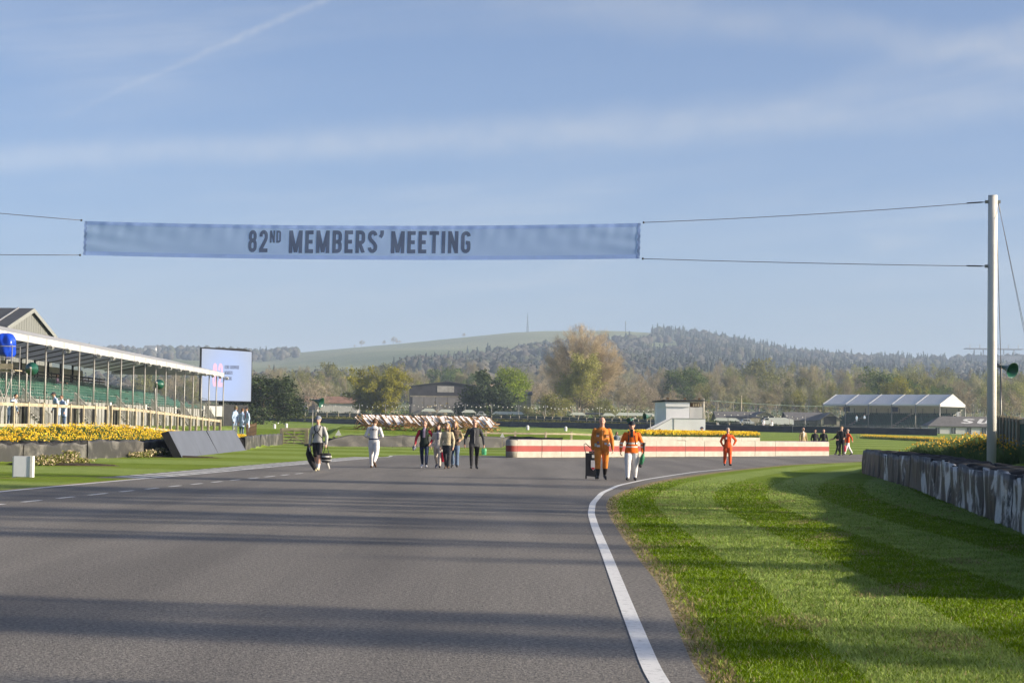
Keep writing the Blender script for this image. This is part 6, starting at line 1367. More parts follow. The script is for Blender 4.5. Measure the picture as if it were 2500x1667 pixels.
        if 'left' not in l: q.tube([f + (a - f).normalized() * 0.05, f + (a - f).normalized() * 0.12, f + (a - f).normalized() * 0.45, f + (a - f).normalized() * 0.5], [0.01, 0.02, 0.02, 0.01], 6); part('turnbuckle', q, dark, t3)
        q = MB(); q.ell(e, (0.03, 0.03, 0.03), 8, 6); part('clip', q, dark, t3)
    # guy ropes of the pole
    for l, px1, py1, dy, r in (('thin guy wire slanting right from the pole top', 2530, 960, -2, 0.006), ('second thin guy wire slanting right from the pole top', 2518, 880, 3, 0.006), ('dark rope hanging close behind the white pole', 2448, 1040, 1.5, 0.010)):
        a = at(2437 if 'dark' not in l else 2432, 495, Y); e = at(px1, py1, Y + dy); g = zg(e.x, e.y); e = a + (e - a) * ((a.z - g) / (a.z - e.z)); g2 = thing('guy_wire', l, 'wire', (e.x, e.y, g)); part('cable', wire('g', a, e, 0.0, r), wm, g2)
        q = MB(); q.tube([a, a + (e - a).normalized() * 0.3], [0.018, 0.012], 6); part('shackle', q, galv, g2)
banner()

# ---- things on the skyline
def skyline():
    def hillpt(px, Y=3190): u = (px - 1250) / FPX; return Vector((u * Y, Y, float(hill_z(np.array(u), np.array(float(Y))))))
    p = hillpt(1287); t = thing('lattice_mast', 'tall thin lattice mast on the hill ridge', 'mast', p); h = 26.0
    for a in range(3):
        m = MB(); q = [p + Vector((1.7 * math.cos(2.1 * a), 1.7 * math.sin(2.1 * a), 0)), p + Vector((0.35 * math.cos(2.1 * a), 0.35 * math.sin(2.1 * a), h))]; m.tube(q, [0.42, 0.3], 4); part('leg', m, dark, t)
    m = MB()
    for k in range(9):
        for a in range(3): r0, r1 = 1.7 - 1.35 * k / 9, 1.7 - 1.35 * (k + 1) / 9; m.tube([p + Vector((r0 * math.cos(2.1 * a), r0 * math.sin(2.1 * a), h * k / 9)), p + Vector((r1 * math.cos(2.1 * a + 2.1), r1 * math.sin(2.1 * a + 2.1), h * (k + 1) / 9))], 0.18, 3)
    part('lattice', m, dark, t); m = MB(); m.tube([p + Vector((0, 0, h)), p + Vector((0, 0, h + 5))], 0.3, 4); part('aerial', m, dark, t)
    p = hillpt(1527); t = thing('radio_mast', 'short radio mast on the ridge right of the huge tree', 'mast', p); m = MB(); m.tube([p, p + Vector((0, 0, 17))], 0.55, 5); part('shaft', m, dark, t); m = MB(); m.tube([p + Vector((0, 0, 13)), p + Vector((0, 0, 16))], 0.8, 6); part('aerial', m, galv, t)
    Y = 2900; a = at(2364, 860, Y); t = thing('racecourse_stand', 'distant racecourse grandstand with masts on the skyline', 'grandstand', (a.x, Y, at(2364, 885, Y).z)); x1 = ax(2494, Y)
    m = MB(); m.prism([(a.x, Y, at(2364, 866, Y).z), (x1, Y, at(2494, 869, Y).z), (x1, Y, at(2494, 888, Y).z), (a.x + 6, Y, at(2364, 888, Y).z)], (0, 20, 0)); part('tier', m, mat('far_stand', (0.16, 0.17, 0.19), 0.8, 0.2, 0.05), t)
    m = MB(); m.box(((a.x + x1) / 2 - 3, Y - 2, at(2420, 852, Y).z), (x1 - a.x + 4, 22, 1.2)); part('roof', m, mat('far_roof', (0.22, 0.23, 0.26), 0.7), t)
    for px in (2368, 2392, 2438, 2462, 2486): m = MB(); q = at(px, 854, Y); m.tube([q, q + Vector((0, 0, 8))], 0.5, 4); part('mast', m, galv, t)
    for px in (2378, 2400, 2425, 2450, 2475): m = MB(); q = at(px, 860, Y); m.box((q.x, Y - 1, q.z), (1.2, 1.2, 8)); part('pier', m, galv, t)
    Y = 3150; p = at(412, 866, Y); t = thing('country_house', 'tiny pale house among the trees on the distant ridge', 'building', (p.x, Y, p.z - 4)); m = MB(); m.box((p.x, Y - 160, p.z + 1), (17, 10, 8)); part('wall', m, mat('far_house', (0.42, 0.42, 0.42), 0.8), t); m = MB(); m.prism([(p.x - 9, Y - 166, p.z + 5), (p.x - 9, Y - 154, p.z + 5), (p.x - 9, Y - 160, p.z + 8)], (18, 0, 0)); part('roof', m, slate, t)
    # overhead line and telegraph pole by the wood
    Y = 470; q = at(1810, 965, Y); g = zg(q.x, Y); t = thing('telegraph_pole', 'telegraph pole in front of the bare wood', 'pole', (q.x, Y, g)); m = MB(); m.tube([(q.x, Y, g - 0.3), (q.x, Y, q.z)], [0.16, 0.11], 8); part('shaft', m, wood, t); m = MB(); m.box((q.x, Y, q.z - 0.3), (1.6, 0.1, 0.12)); part('crossarm', m, wood_d, t)
    a, b = at(1716, 976, 460), at(2100, 992, 520); m = MB(); m.tube([a.lerp(b, k / 12) - Vector((0, 0, 0.5 * 4 * (k / 12) * (1 - k / 12))) for k in range(13)], 0.05, 4); solo('overhead_cable', m, mat('cable_green', (0.16, 0.22, 0.17), 0.6), 'thin overhead cable crossing in front of the bare wood', 'cable', a)
skyline()
# ================================================================ people
skin_m = mat('skin', (0.50, 0.30, 0.215), 0.55, 0.08, 12); skin_r = mat('ruddy_skin', (0.52, 0.285, 0.21), 0.55, 0.08, 12); eye_m = mat('eye', (0.03, 0.022, 0.02), 0.3); lip_m = mat('lip', (0.33, 0.13, 0.11), 0.5)
def cloth(n, c, v=0.16): return mat(n, c, 0.85, v, 9, bump=0.35, bscale=14)
C_ = dict(grey=cloth('grey_jersey', (0.40, 0.395, 0.38)), black=cloth('black_cloth', (0.018, 0.018, 0.021)), navy=cloth('navy_denim', (0.020, 0.032, 0.075)), white=cloth('white_cloth', (0.60, 0.59, 0.60), 0.06), red=cloth('red_knit', (0.34, 0.022, 0.040)), bottle=cloth('bottle_green', (0.012, 0.022, 0.018)),
          cream=cloth('cream_cloth', (0.52, 0.46, 0.40)), beige=cloth('beige_jacket', (0.43, 0.37, 0.25)), jeans=cloth('blue_jeans', (0.085, 0.13, 0.21)), char=cloth('charcoal', (0.040, 0.042, 0.048)), orange=cloth('orange_overall', (0.55, 0.19, 0.030)), hivis=cloth('hivis_orange', (0.72, 0.13, 0.010), 0.08),
          flame=cloth('flame_orange', (0.66, 0.085, 0.018)), tan=cloth('tan_tweed', (0.33, 0.25, 0.14)), sky=cloth('pale_blue_coat', (0.36, 0.46, 0.62)), camo=cloth('patterned_brown', (0.10, 0.07, 0.05), 0.6), lilac=cloth('lilac_top', (0.42, 0.30, 0.38)))
refl = mat('reflective_tape', (0.62, 0.60, 0.55), 0.4, 0.05, 5); boot = mat('black_boot', (0.012, 0.012, 0.013), 0.45, 0.2, 8); shoe_c = mat('cream_shoe', (0.50, 0.44, 0.28), 0.6); shoe_b = mat('brown_shoe', (0.07, 0.04, 0.025), 0.5); shoe_w = mat('white_trainer', (0.55, 0.55, 0.58), 0.6)
hair_m = {k: mat(k + '_hair', c, 0.6, 0.25, 30) for k, c in dict(grey=(0.33, 0.31, 0.29), white=(0.55, 0.50, 0.45), dark=(0.028, 0.019, 0.014), blond=(0.33, 0.205, 0.085), brown=(0.10, 0.055, 0.03)).items()}

def caps(pts, rad, flat0=1.0, flat1=1.0):
    pts = [Vector(p) for p in pts]; a = (pts[0] - pts[1]).normalized(); b = (pts[-1] - pts[-2]).normalized(); r0, r1 = rad[0], rad[-1]
    P = [pts[0] + a * r0 * f * flat0 for f in (0.98, 0.85, 0.5)] + pts + [pts[-1] + b * r1 * f * flat1 for f in (0.5, 0.85, 0.98)]
    return P, [r0 * 0.12, r0 * 0.5, r0 * 0.86] + list(rad) + [r1 * 0.86, r1 * 0.5, r1 * 0.12]
def hand_mesh(mb, w, d, s, mi, grip=0.5):
    """palm, four unequal bent fingers and a thumb; d: forearm direction, s: +1 on the +x side"""
    d = Vector(d).normalized(); inn = Vector((-s, 0, 0)); inn = (inn - d * inn.dot(d)).normalized(); fw = d.cross(inn) * (1 if s > 0 else -1)
    if fw.y > 0: fw = -fw
    w = Vector(w); c = w + d * 0.05
    P, Rr = caps([w, w + d * 0.045, w + d * 0.085], [0.026, 0.036, 0.030]); o = len(mb.v); mb.tube(P, Rr, 8, mi)
    for i in range(o, len(mb.v)): p = Vector(mb.v[i]) - c; p -= inn * p.dot(inn) * 0.45; mb.v[i] = tuple(c + p)
    for k, (off, L) in enumerate(((0.030, 0.070), (0.010, 0.080), (-0.011, 0.074), (-0.030, 0.058))):
        b = w + d * 0.088 + fw * off; q1 = b + (d * math.cos(grip * .6) + inn * math.sin(grip * .6)) * L * 0.5; q2 = q1 + (d * math.cos(grip * 1.5) + inn * math.sin(grip * 1.5)) * L * 0.5
        mb.tube([b - d * 0.012, q1, q2], [0.0095, 0.0085, 0.006], 6, mi)
    b = w + d * 0.03 + fw * 0.030; mb.tube([b, b + (fw * 0.7 + d * 0.7) * 0.035, b + (fw * 0.55 + d * 0.9 + inn * 0.3) * 0.062], [0.012, 0.010, 0.007], 6, mi)
def person(label, x, y, h=1.78, rz=0.0, z=None, wear=None, legs=(16, 6, -14, 22), arms=None, bulk=1.0, head=None, vox=0.019, sit=False, lean=0.0, female=False, nod=0.0, group=None):
    W = dict(top='grey', sleeve=None, fore=None, legs='black', shin=None, shoe=boot, skin=skin_m, hem=0.86, leg_w=1.0, flare=0.0, stripes=(), hair='short', hcol='dark', cap=None, glasses=False, belt=None, hi=False); W.update(wear or {})
    sl = W['sleeve'] or W['top']; fo = W['fore'] or sl; sh = W['shin'] or W['legs']
    slots = []
    def slot(m):
        m = C_.get(m, m) if isinstance(m, str) else m
        if m not in slots: slots.append(m)
        return slots.index(m)
    S_sk, S_top, S_sl, S_fo, S_lg, S_sh, S_ft = [slot(m) for m in (W['skin'], W['top'], sl, fo, W['legs'], sh, W['shoe'])]
    prims = []                                                    # (points, radii, squash, slot)
    k = bulk; sw = (0.178 if female else 0.192) * (0.72 + 0.28 * k); hipz = 0.93
    hem = W['hem']
    ring = [(0, 0, hem, 0.155 * k * (1.04 if female else 1.0) + W['flare']), (0, 0, 1.00, 0.158 * k), (0, 0, 1.12, (0.138 if female else 0.150) * k ** 1.3), (0, -0.012, 1.28, 0.168 * (0.5 + 0.5 * k)), (0, 0, 1.385, 0.185 * (0.6 + 0.4 * k)), (0, 0, 1.435, 0.145 * (0.6 + 0.4 * k)), (0, 0.005, 1.48, 0.080)]
    ln = lambda p: Vector((p[0], p[1] - math.sin(lean) * max(0, p[2] - 0.95), 0.95 + (p[2] - 0.95) * math.cos(lean) if p[2] > 0.95 else p[2]))
    prims.append(([ln(r) for r in ring], [r[3] for r in ring], 0.68 + 0.14 * (k - 1), S_top))
    prims.append(([Vector((-0.06, 0, 0.93)), Vector((0.06, 0, 0.93))], [0.115 * k, 0.115 * k], 0.92, S_lg))
    nk = ln((0, 0.0, 1.45)); hd = ln((0, -0.015, 1.655)); nd = Vector((0, -math.sin(nod) * 0.16, (math.cos(nod) - 1) * 0.16)); hc = hd + nd
    prims.append(([nk, nk.lerp(hc, 0.65)], [0.060 * (0.5 + 0.5 * k), 0.057 * (0.5 + 0.5 * k)], 1.0, S_sk))
    prims.append(([nk + Vector((0, 0, -0.06)), nk + Vector((0, 0, -0.022))], [0.090, 0.066], 0.9, S_top))
    up = (hc - nk).normalized()
    prims.append(([hc - up * 0.045 + Vector((0, -0.022, 0)), hc + up * 0.035], [0.066, 0.084], 1.18, S_sk))
    prims.append(([hc - up * 0.085 + Vector((0, -0.045, 0)), hc - up * 0.06 + Vector((0, -0.03, 0))], [0.045, 0.05], 1.0, S_sk))
    prims.append(([hc + Vector((0, -0.098, 0.012)), hc + Vector((0, -0.112, -0.028))], [0.012, 0.017], 1.0, S_sk))
    for s in (-1, 1): prims.append(([hc + Vector((s * 0.084, 0.01, 0.018)), hc + Vector((s * 0.082, 0.008, -0.03))], [0.014, 0.012], 1.4, S_sk))
    A = arms or {}
    wrists = {}
    for s, nm in ((1, 'L'), (-1, 'R')):
        sp = ln((s * (sw - 0.006), 0.0, 1.392)); e = Vector(A.get('e' + nm, (0.075, 0.03, -0.275))); w = Vector(A.get('w' + nm, (0.085, -0.06, -0.53))); e.x *= s; w.x *= s; e, w = sp + e, sp + w
        bk = 0.55 + 0.45 * k
        prims.append(([sp, sp.lerp(e, 0.5), e], [0.066 * bk, 0.062 * bk, 0.055 * bk], 1.0, S_sl)); prims.append(([e, e.lerp(w, 0.45), w], [0.055 * bk, 0.050 * bk, 0.040 if fo != 'skin' else 0.03], 1.0, S_fo)); wrists[nm] = (w, (w - e), s)
    lw = W['leg_w']; mn = 9
    for s, (th, bd) in ((1, legs[0:2]), (-1, legs[2:4])):
        hp = Vector((s * 0.092 * (0.55 + 0.45 * k), 0, hipz)); a = R(th); kn = hp + Vector((s * 0.012, -math.sin(a) * 0.43, -math.cos(a) * 0.43)); b = a - R(bd); an = kn + Vector((s * 0.0, -math.sin(b) * 0.42, -math.cos(b) * 0.42))
        bl = 0.55 + 0.45 * k
        prims.append(([hp, hp.lerp(kn, 0.5), kn], [0.098 * bl, 0.088 * lw * bl, 0.070 * lw * bl], 1.0, S_lg)); prims.append(([kn, kn.lerp(an, 0.45), an + Vector((0, 0, 0.01))], [0.068 * lw * bl, 0.064 * lw * bl, (0.048 if sh != 'skin' else 0.04) * lw + W.get('bell', 0)], 1.0, S_sh))
        fp = b * 0.75 if bd > 12 else b * 0.4; f = Vector((0, -math.cos(fp), -math.sin(-fp) * 1.0)); f = Vector((s * 0.12, -math.cos(fp), math.sin(fp))).normalized(); heel = an + Vector((0, 0.035, -0.055)); toe = heel + f * 0.225
        prims.append(([heel, heel.lerp(toe, 0.5) + Vector((0, 0, 0.012)), toe], [0.044, 0.047, 0.034], 1.0, S_ft)); mn = min(mn, heel.z - 0.044, toe.z - 0.034)
        if sh in ('boot',): pass
    mb = MB()
    for pts, rad, sq, si in prims:
        P, Rr = caps(pts, rad, 0.12 if len(pts) > 5 else 1.0, 0.15 if len(pts) > 5 else 1.0); o = len(mb.v); mb.tube(P, Rr, 14)
        if sq != 1.0:
            cy = sum(p.y for p in pts) / len(pts)
            for i in range(o, len(mb.v)): v = mb.v[i]; t_y = cy if len(pts) < 4 else np.interp(v[2], [p.z for p in pts], [p.y for p in pts]); mb.v[i] = (v[0], t_y + (v[1] - t_y) * sq, v[2])
    me = mesh_of('tmp', mb, []); ob = bpy.data.objects.new('tmp', me); COL.objects.link(ob)
    md = ob.modifiers.new('r', 'REMESH'); md.mode = 'VOXEL'; md.voxel_size = vox; sm = ob.modifiers.new('s', 'SMOOTH'); sm.factor = 0.5; sm.iterations = 3
    ev = bpy.data.meshes.new_from_object(ob.evaluated_get(bpy.context.evaluated_depsgraph_get())); bpy.data.objects.remove(ob); bpy.data.meshes.remove(me)
    nv = len(ev.vertices); V = np.empty(nv * 3, np.float32); ev.vertices.foreach_get('co', V); V = V.reshape(-1, 3); F = np.array([tuple(p.vertices) + ((p.vertices[0],) if len(p.vertices) == 3 else ()) for p in ev.polygons if len(p.vertices) <= 4]); bpy.data.meshes.remove(ev)
    C = V[F].mean(1); best = np.full(len(C), 9.0); mi = np.zeros(len(C), int); which = np.zeros(len(C), int)
    for pi, (pts, rad, sq, si) in enumerate(prims):
        for (a, b), (ra, rb) in zip(zip(pts[:-1], pts[1:]), zip(rad[:-1], rad[1:])):
            a_, b_ = np.array(a), np.array(b); d = b_ - a_; t = np.clip(((C - a_) @ d) / (d @ d + 1e-9), 0, 1); q = C - (a_ + t[:, None] * d); q[:, 1] /= sq; dist = np.linalg.norm(q, axis=1) - (ra + (rb - ra) * t)
            m = dist < best; best[m] = dist[m]; mi[m] = si; which[m] = pi
    if legs[0] < 60:                                              # the jacket covers the hips down to its hem, trousers start below
        sel = (C[:, 2] > hem - 0.015) & (which >= len(prims) - 6) & (np.abs(C[:, 0]) < 0.24); mi[sel] = S_top
        sel = (C[:, 2] > hem - 0.015) & (which == 1); mi[sel] = S_top
        sel = (C[:, 2] <= hem - 0.015) & (which == 0); mi[sel] = S_lg
        sel = (which == 0) & (C[:, 2] > 1.492) & (lean == 0); mi[sel] = S_sk
    for (z0, z1, m, only) in W['stripes']:                        # bands of tape or trim in body height
        sel = (C[:, 2] > z0) & (C[:, 2] < z1) & np.isin(mi, [slot(C_.get(o_, o_) if isinstance(o_, str) else o_) for o_ in only]); mi[sel] = slot(m)
    if W.get('vest'): sel = (which == 0) & (C[:, 1] < -0.02) & (np.abs(C[:, 0]) < 0.045) & (C[:, 2] > W.get('vz', 1.15)); mi[sel] = slot(W['vest'])
    if W.get('socks'): sel = np.isin(mi, [S_sh]) & (C[:, 2] < W['socks'][0]) & (C[:, 2] > 0); mi[sel] = slot(W['socks'][1])
    ex = MB()
    for nm in ('L', 'R'):
        if not A.get('nohand' + nm): hand_mesh(ex, wrists[nm][0], wrists[nm][1], wrists[nm][2], slot(W.get('glove') or W['skin']), A.get('grip', 0.55))
    for s in (-1, 1): ex.ell(hc + Vector((s * 0.031, -0.094, 0.012)), (0.013, 0.008, 0.007), 8, 5, slot(eye_m)); ex.tube([hc + Vector((s * 0.014, -0.101, 0.032)), hc + Vector((s * 0.048, -0.092, 0.034))], 0.005, 5, slot(hair_m[W['hcol']]))
    ex.tube([hc + Vector((-0.026, -0.092, -0.062)), hc + Vector((0, -0.099, -0.064)), hc + Vector((0.026, -0.092, -0.062))], 0.0055, 5, slot(lip_m))
    allv = V.tolist() + [tuple(v) for v in ex.v]; allf = [tuple(dict.fromkeys(f)) for f in F.tolist()] + [tuple(i + nv for i in f) for f in ex.f]
    bm = bpy.data.meshes.new('person'); sc = h / 1.78; off = mn
    bm.from_pydata([(v[0] * sc, v[1] * sc, (v[2] - off) * sc) for v in allv], [], allf)
    for m in slots: bm.materials.append(m)
    bm.polygons.foreach_set('material_index', np.r_[mi, ex.m].astype(np.int32)); bm.polygons.foreach_set('use_smooth', [True] * len(allf)); bm.update()
    o = link('person', bm); o.location = (x, y, zg(x, y) + 0.004 if z is None else z); o.rotation_euler = (0, 0, rz); tag(o, label, 'person', group)
    def loc(p): p = Vector(p); return Vector((p.x * sc, p.y * sc, (p.z - off) * sc))
    def child(nm, m_, mt, lab=None): m_.v = [tuple(loc(v)) for v in m_.v]; q = link(nm, mesh_of(nm, m_, mt), o); tag(q, lab); return q
    rt = Matrix.Rotation(-nod, 3, 'X') if nod else None
    hm = hair_m[W['hcol']]
    if W['hair'] != 'bald' or W['cap']:
        g = MB(); e = MB(); e.ell(hc + Vector((0, 0.012, 0.022)), (0.093, 0.112, 0.106), 20, 14); long_ = W['hair'] == 'long'
        for fi, f in enumerate(e.f):
            c = sum((Vector(e.v[i]) for i in f), Vector()) / 4 - hc
            if c.y < -0.035 - 0.4 * max(0, c.z - 0.055) and c.z < 0.062: continue
            if not long_ and c.z < -0.035 + (0.05 if c.y < 0.03 else 0): continue
            if W['hair'] == 'thin' and c.z > 0.075 and not W['cap']: continue
            g.add([e.v[i] for i in f], [(0, 1, 2, 3)], 0, True)
        if long_:
            for s in (-1, 1): g.tube(*caps([hc + Vector((s * 0.075, 0.0, 0.0)), hc + Vector((s * 0.088, -0.015, -0.12)), hc + Vector((s * 0.085, -0.05, -0.27))], [0.035, 0.042, 0.018]), 8)
            g.tube(*caps([hc + Vector((0, 0.06, 0.0)), hc + Vector((0, 0.075, -0.14)), hc + Vector((0, 0.07, -0.26))], [0.08, 0.075, 0.03]), 10)
        child('hair', g, hm)
    if W['cap']:
        g = MB(); e = MB(); e.ell(hc + Vector((0, 0.01, 0.035)), (0.101, 0.120, 0.105), 20, 12)
        for f in e.f:
            c = sum((Vector(e.v[i]) for i in f), Vector()) / 4 - hc
            if c.z > 0.035: g.add([e.v[i] for i in f], [(0, 1, 2, 3)], 0, True)
        bp = [[hc + Vector((math.sin(a) * 0.088 * (1 - 0.1 * t), -0.085 - t * 0.075 * math.cos(a * 0.9) - 0.02 * math.cos(a), 0.045 - 0.022 * t - 0.03 * math.sin(a) ** 2)) for t in (0, 0.5, 1)] for a in [R(-62 + 124 * i / 8) for i in range(9)]]; g.grid(bp)
        child('cap', g, W['cap'])
    if W['glasses']:
        g = MB()
        for s in (-1, 1): g.ell(hc + Vector((s * 0.034, -0.098, 0.012)), (0.029, 0.008, 0.020), 10, 6)
        g.tube([hc + Vector((-0.09, 0.0, 0.02)), hc + Vector((-0.07, -0.085, 0.018)), hc + Vector((0.07, -0.085, 0.018)), hc + Vector((0.09, 0.0, 0.02))], 0.004, 4); child('sunglasses', g, mat('sunglass', (0.01, 0.008, 0.01), 0.15, spec=0.7))
    if W['belt']:
        g = MB(); P = [[(0.166 * k * math.cos(a), -0.118 * k * math.sin(a) , zz) for zz in (1.00, 1.045)] for a in [2 * math.pi * i / 24 for i in range(25)]]; g.grid(P); child('belt', g, W['belt'])
    if W.get('straps'):
        for s in (-1, 1):
            g = MB(); rows = []
            for q in ((0.10, 0.10, 1.40), (0.105, 0.03, 1.487), (0.10, -0.075, 1.45), (0.09, -0.128, 1.34), W['straps'] == 'x' and (0.02, -0.142, 1.25) or (0.10, -0.135, 1.22), W['straps'] == 'x' and (0.11, -0.132, 1.15) or (0.125, -0.10, 1.08), (0.165, -0.03, 1.06)):
                rows.append([(s * (q[0] - 0.018), q[1] - 0.004, q[2]), (s * (q[0] + 0.018), q[1] - 0.004, q[2])])
            g.grid(rows); child('strap', g, C_['black'])
        g = MB(); g.ell((0, 0.16, 1.25), (0.15, 0.09, 0.21), 14, 10); child('backpack', g, C_['black'])
    if W.get('patch'):
        for (px_, pz, w_, h_, m_) in W['patch']: g = MB(); g.box((px_, -0.142 * k + abs(px_) * 0.22, pz), (w_, 0.03, h_)); child('badge', g, m_)
    if W.get('zip'): g = MB(); g.tube([(0, -0.124 * k ** .5, 1.42), (0, -0.128 * k ** 1.1, 1.28), (0.0, -0.116 * k ** 1.1, 1.10), (0, -0.118 * k, 0.90)], 0.006, 4); child('zip', g, W['zip'])
    o['_w'] = 0; del o['_w']
    rot = Matrix.Rotation(rz, 3, 'Z')
    def world(p): return rot @ loc(p) + Vector(o.location)
    return o, {n_: world(w[0] + w[1].normalized() * 0.09) for n_, w in wrists.items()}, world

F_ = lambda px, py: flat(px, py)
def put(px, py): p = flat(px, py); return p.x, p.y
def put_d(px, Y): return ax(px, Y), Y
def height_for(px, ytop, Y, z): return EYE + (hz(px) - ytop) * Y / FPX - z

# man with harness and bags
x, y = put(775, 1151); o1, w1, f1 = person('man in grey jersey, cap and black harness carrying bags along the track', x, y, 1.80, R(-14), wear=dict(top='grey', legs='black', shin=skin_m, shoe=shoe_c, socks=(0.24, C_['white']), cap=mat('grey_cap', (0.17, 0.19, 0.23), 0.8), glasses=True, straps='x', hem=0.93, leg_w=1.12, hcol='grey'), legs=(20, 8, -10, 30), arms=dict(eL=(0.10, 0.03, -0.27), wL=(0.115, -0.04, -0.52), eR=(0.09, 0.05, -0.27), wR=(0.10, 0.0, -0.52), grip=1.0))
# man in white overalls, back view
x, y = put(912, 1142.5); o2, w2, f2 = person('man in white overalls with dark belt walking away', x, y, 1.82, R(172), wear=dict(top='white', legs='white', shoe=shoe_b, belt=C_['navy'], hcol='brown', hem=0.9, leg_w=1.22, flare=0.0), legs=(14, 5, -10, 42), arms=dict(eL=(0.11, 0.02, -0.26), wL=(-0.02, -0.20, -0.33), eR=(0.11, 0.02, -0.26), wR=(-0.02, -0.20, -0.33)), nod=R(38), bulk=1.08)
gm, gw = block_text('TMSI'); gm2 = MB(); gm2.v = [(0.12 - a * 0.24 / gw, 0.120 + b * 0.012, 1.335 + b * 0.065) for a, b, c in gm.v]; gm2.f = gm.f; gm2.m = gm.m; gm2.smooth = gm.smooth
gm2.v = [tuple((Vector((v[0], v[1] + 0.012, v[2])) * (1.82 / 1.78))) for v in gm2.v]; link('lettering', mesh_of('lettering', gm2, mat('print_navy', (0.05, 0.06, 0.12), 0.7)), o2)
# man with red sleeves
x, y = put(1035, 1143); o3, w3, f3 = person('man in black gilet over red sleeves with sunglasses', x, y, 1.70, R(-6), wear=dict(top='bottle', sleeve='red', legs='navy', shoe=shoe_w, hair='thin', hcol='grey', glasses=True, hem=0.80, vest=mat('check_shirt', (0.30, 0.24, 0.34), 0.8), skin=skin_r), legs=(10, 3, -12, 16), arms=dict(eR=(0.13, 0.04, -0.27), wR=(0.15, -0.10, -0.50), eL=(0.15, 0.10, -0.25), wL=(0.06, -0.05, -0.45)), bulk=1.06)
# three women
x, y = put(1068, 1144); o4, w4, f4 = person('dark haired woman in pale jacket and cream trousers', x, y + 0.3, 1.62, R(-8), wear=dict(top=cloth('oat_jacket', (0.50, 0.46, 0.42)), legs='cream', shoe=mat('navy_boot', (0.02, 0.025, 0.05), 0.5), hair='long', hcol='dark', hem=0.80, vest=cloth('slate_top', (0.16, 0.16, 0.22)), leg_w=1.15), legs=(16, 4, -14, 26), female=True, arms=dict(eL=(0.07, 0.05, -0.26), wL=(0.05, -0.06, -0.50)))
x, y = put(1091, 1145); o5, w5, f5 = person('blonde woman in beige buttoned jacket and black flared trousers', x, y, 1.64, R(-12), wear=dict(top='beige', legs='char', shoe=shoe_b, hair='long', hcol='blond', hem=0.93, flare=0.02, leg_w=1.25, bell=0.035, patch=[(-0.07, 1.06, 0.022, 0.022, C_['black']), (0.07, 1.06, 0.022, 0.022, C_['black']), (-0.065, 1.2, 0.022, 0.022, C_['black'])]), legs=(14, 4, -16, 20), female=True, bulk=1.05)
x, y = put(1108, 1143.5); o6, w6, f6 = person('fair haired woman in patterned coat and blue jeans behind the others', x, y + 0.9, 1.72, R(-4), wear=dict(top='camo', sleeve=cloth('olive_print', (0.23, 0.18, 0.10), 0.7), legs='jeans', shoe=boot, hair='long', hcol='blond', hem=0.86, leg_w=1.15, bell=0.02), legs=(12, 4, -12, 18), female=True, arms=dict(eL=(0.12, 0.05, -0.25), wL=(0.06, -0.16, -0.34)))
# man in black
x, y = put(1157, 1145); o7, w7, f7 = person('white haired man in long black zipped jacket and dark trousers', x, y, 1.82, R(6), wear=dict(top='char', legs='black', shoe=boot, hair='thin', hcol='white', glasses=True, hem=0.80, flare=0.015, zip=mat('steel_zip', (0.45, 0.45, 0.45), 0.4), skin=skin_r), legs=(-12, 6, 14, 4), bulk=1.08, arms=dict(eL=(0.13, 0.03, -0.27), wL=(0.15, -0.05, -0.52), eR=(0.13, 0.03, -0.27), wR=(0.16, -0.09, -0.52)))
# big man in orange overalls
tapes = [(0.985, 1.0, 'orange', ('orange',))]
x, y = put(1468, 1172); o8, w8, f8 = person('big bald man in orange overalls and black boots', x, y, 1.86, R(2), wear=dict(top='orange', legs='orange', shin='orange', shoe=boot, hair='bald', hcol='grey', skin=skin_r, hem=0.84, leg_w=1.10, stripes=((0.0, 0.30, boot, ('orange',)), (1.06, 1.11, refl, ()),), zip=mat('pale_zip', (0.75, 0.40, 0.16), 0.6),
    patch=[(-0.13, 1.30, 0.085, 0.035, mat('badge_olive', (0.12, 0.10, 0.07), 0.7)), (-0.13, 1.24, 0.075, 0.05, mat('badge_grey', (0.35, 0.34, 0.33), 0.7)), (0.14, 1.27, 0.10, 0.03, MATS['badge_olive']), (0.15, 1.22, 0.08, 0.03, MATS['badge_grey']), (0.10, 1.02, 0.07, 0.06, mat('badge_white', (0.55, 0.55, 0.58), 0.7)), (0.19, 0.98, 0.07, 0.05, MATS['badge_white']), (-0.11, 0.95, 0.085, 0.06, MATS['badge_white']), (-0.19, 0.98, 0.06, 0.09, mat('badge_green', (0.30, 0.36, 0.30), 0.7)), (-0.12, 1.05, 0.04, 0.05, mat('badge_blue', (0.05, 0.07, 0.22), 0.7))]),
    legs=(-12, 14, 12, 6), bulk=1.32, arms=dict(eL=(0.09, 0.03, -0.28), wL=(0.11, -0.04, -0.53), eR=(0.06, 0.05, -0.28), wR=(0.06, 0.05, -0.54), grip=0.8))
# man in hi-vis jacket
x, y = put(1541, 1174); o9, w9, f9 = person('man in orange hi-vis jacket, navy cap and white trousers', x, y, 1.76, R(-3), wear=dict(top='hivis', legs='white', shoe=boot, cap=mat('navy_cap', (0.016, 0.017, 0.028), 0.8), hcol='grey', hem=0.84, flare=0.02, leg_w=1.25, straps='h', vest=C_['black'], vz=1.30, skin=skin_r, stripes=((0.99, 1.035, refl, ('hivis',)), (1.10, 1.145, refl, ('hivis',)))), legs=(-8, 8, 12, 6), bulk=1.16,
    arms=dict(eL=(0.12, 0.04, -0.27), wL=(0.13, -0.02, -0.52), eR=(0.12, 0.04, -0.27), wR=(0.13, -0.04, -0.52), grip=0.9))
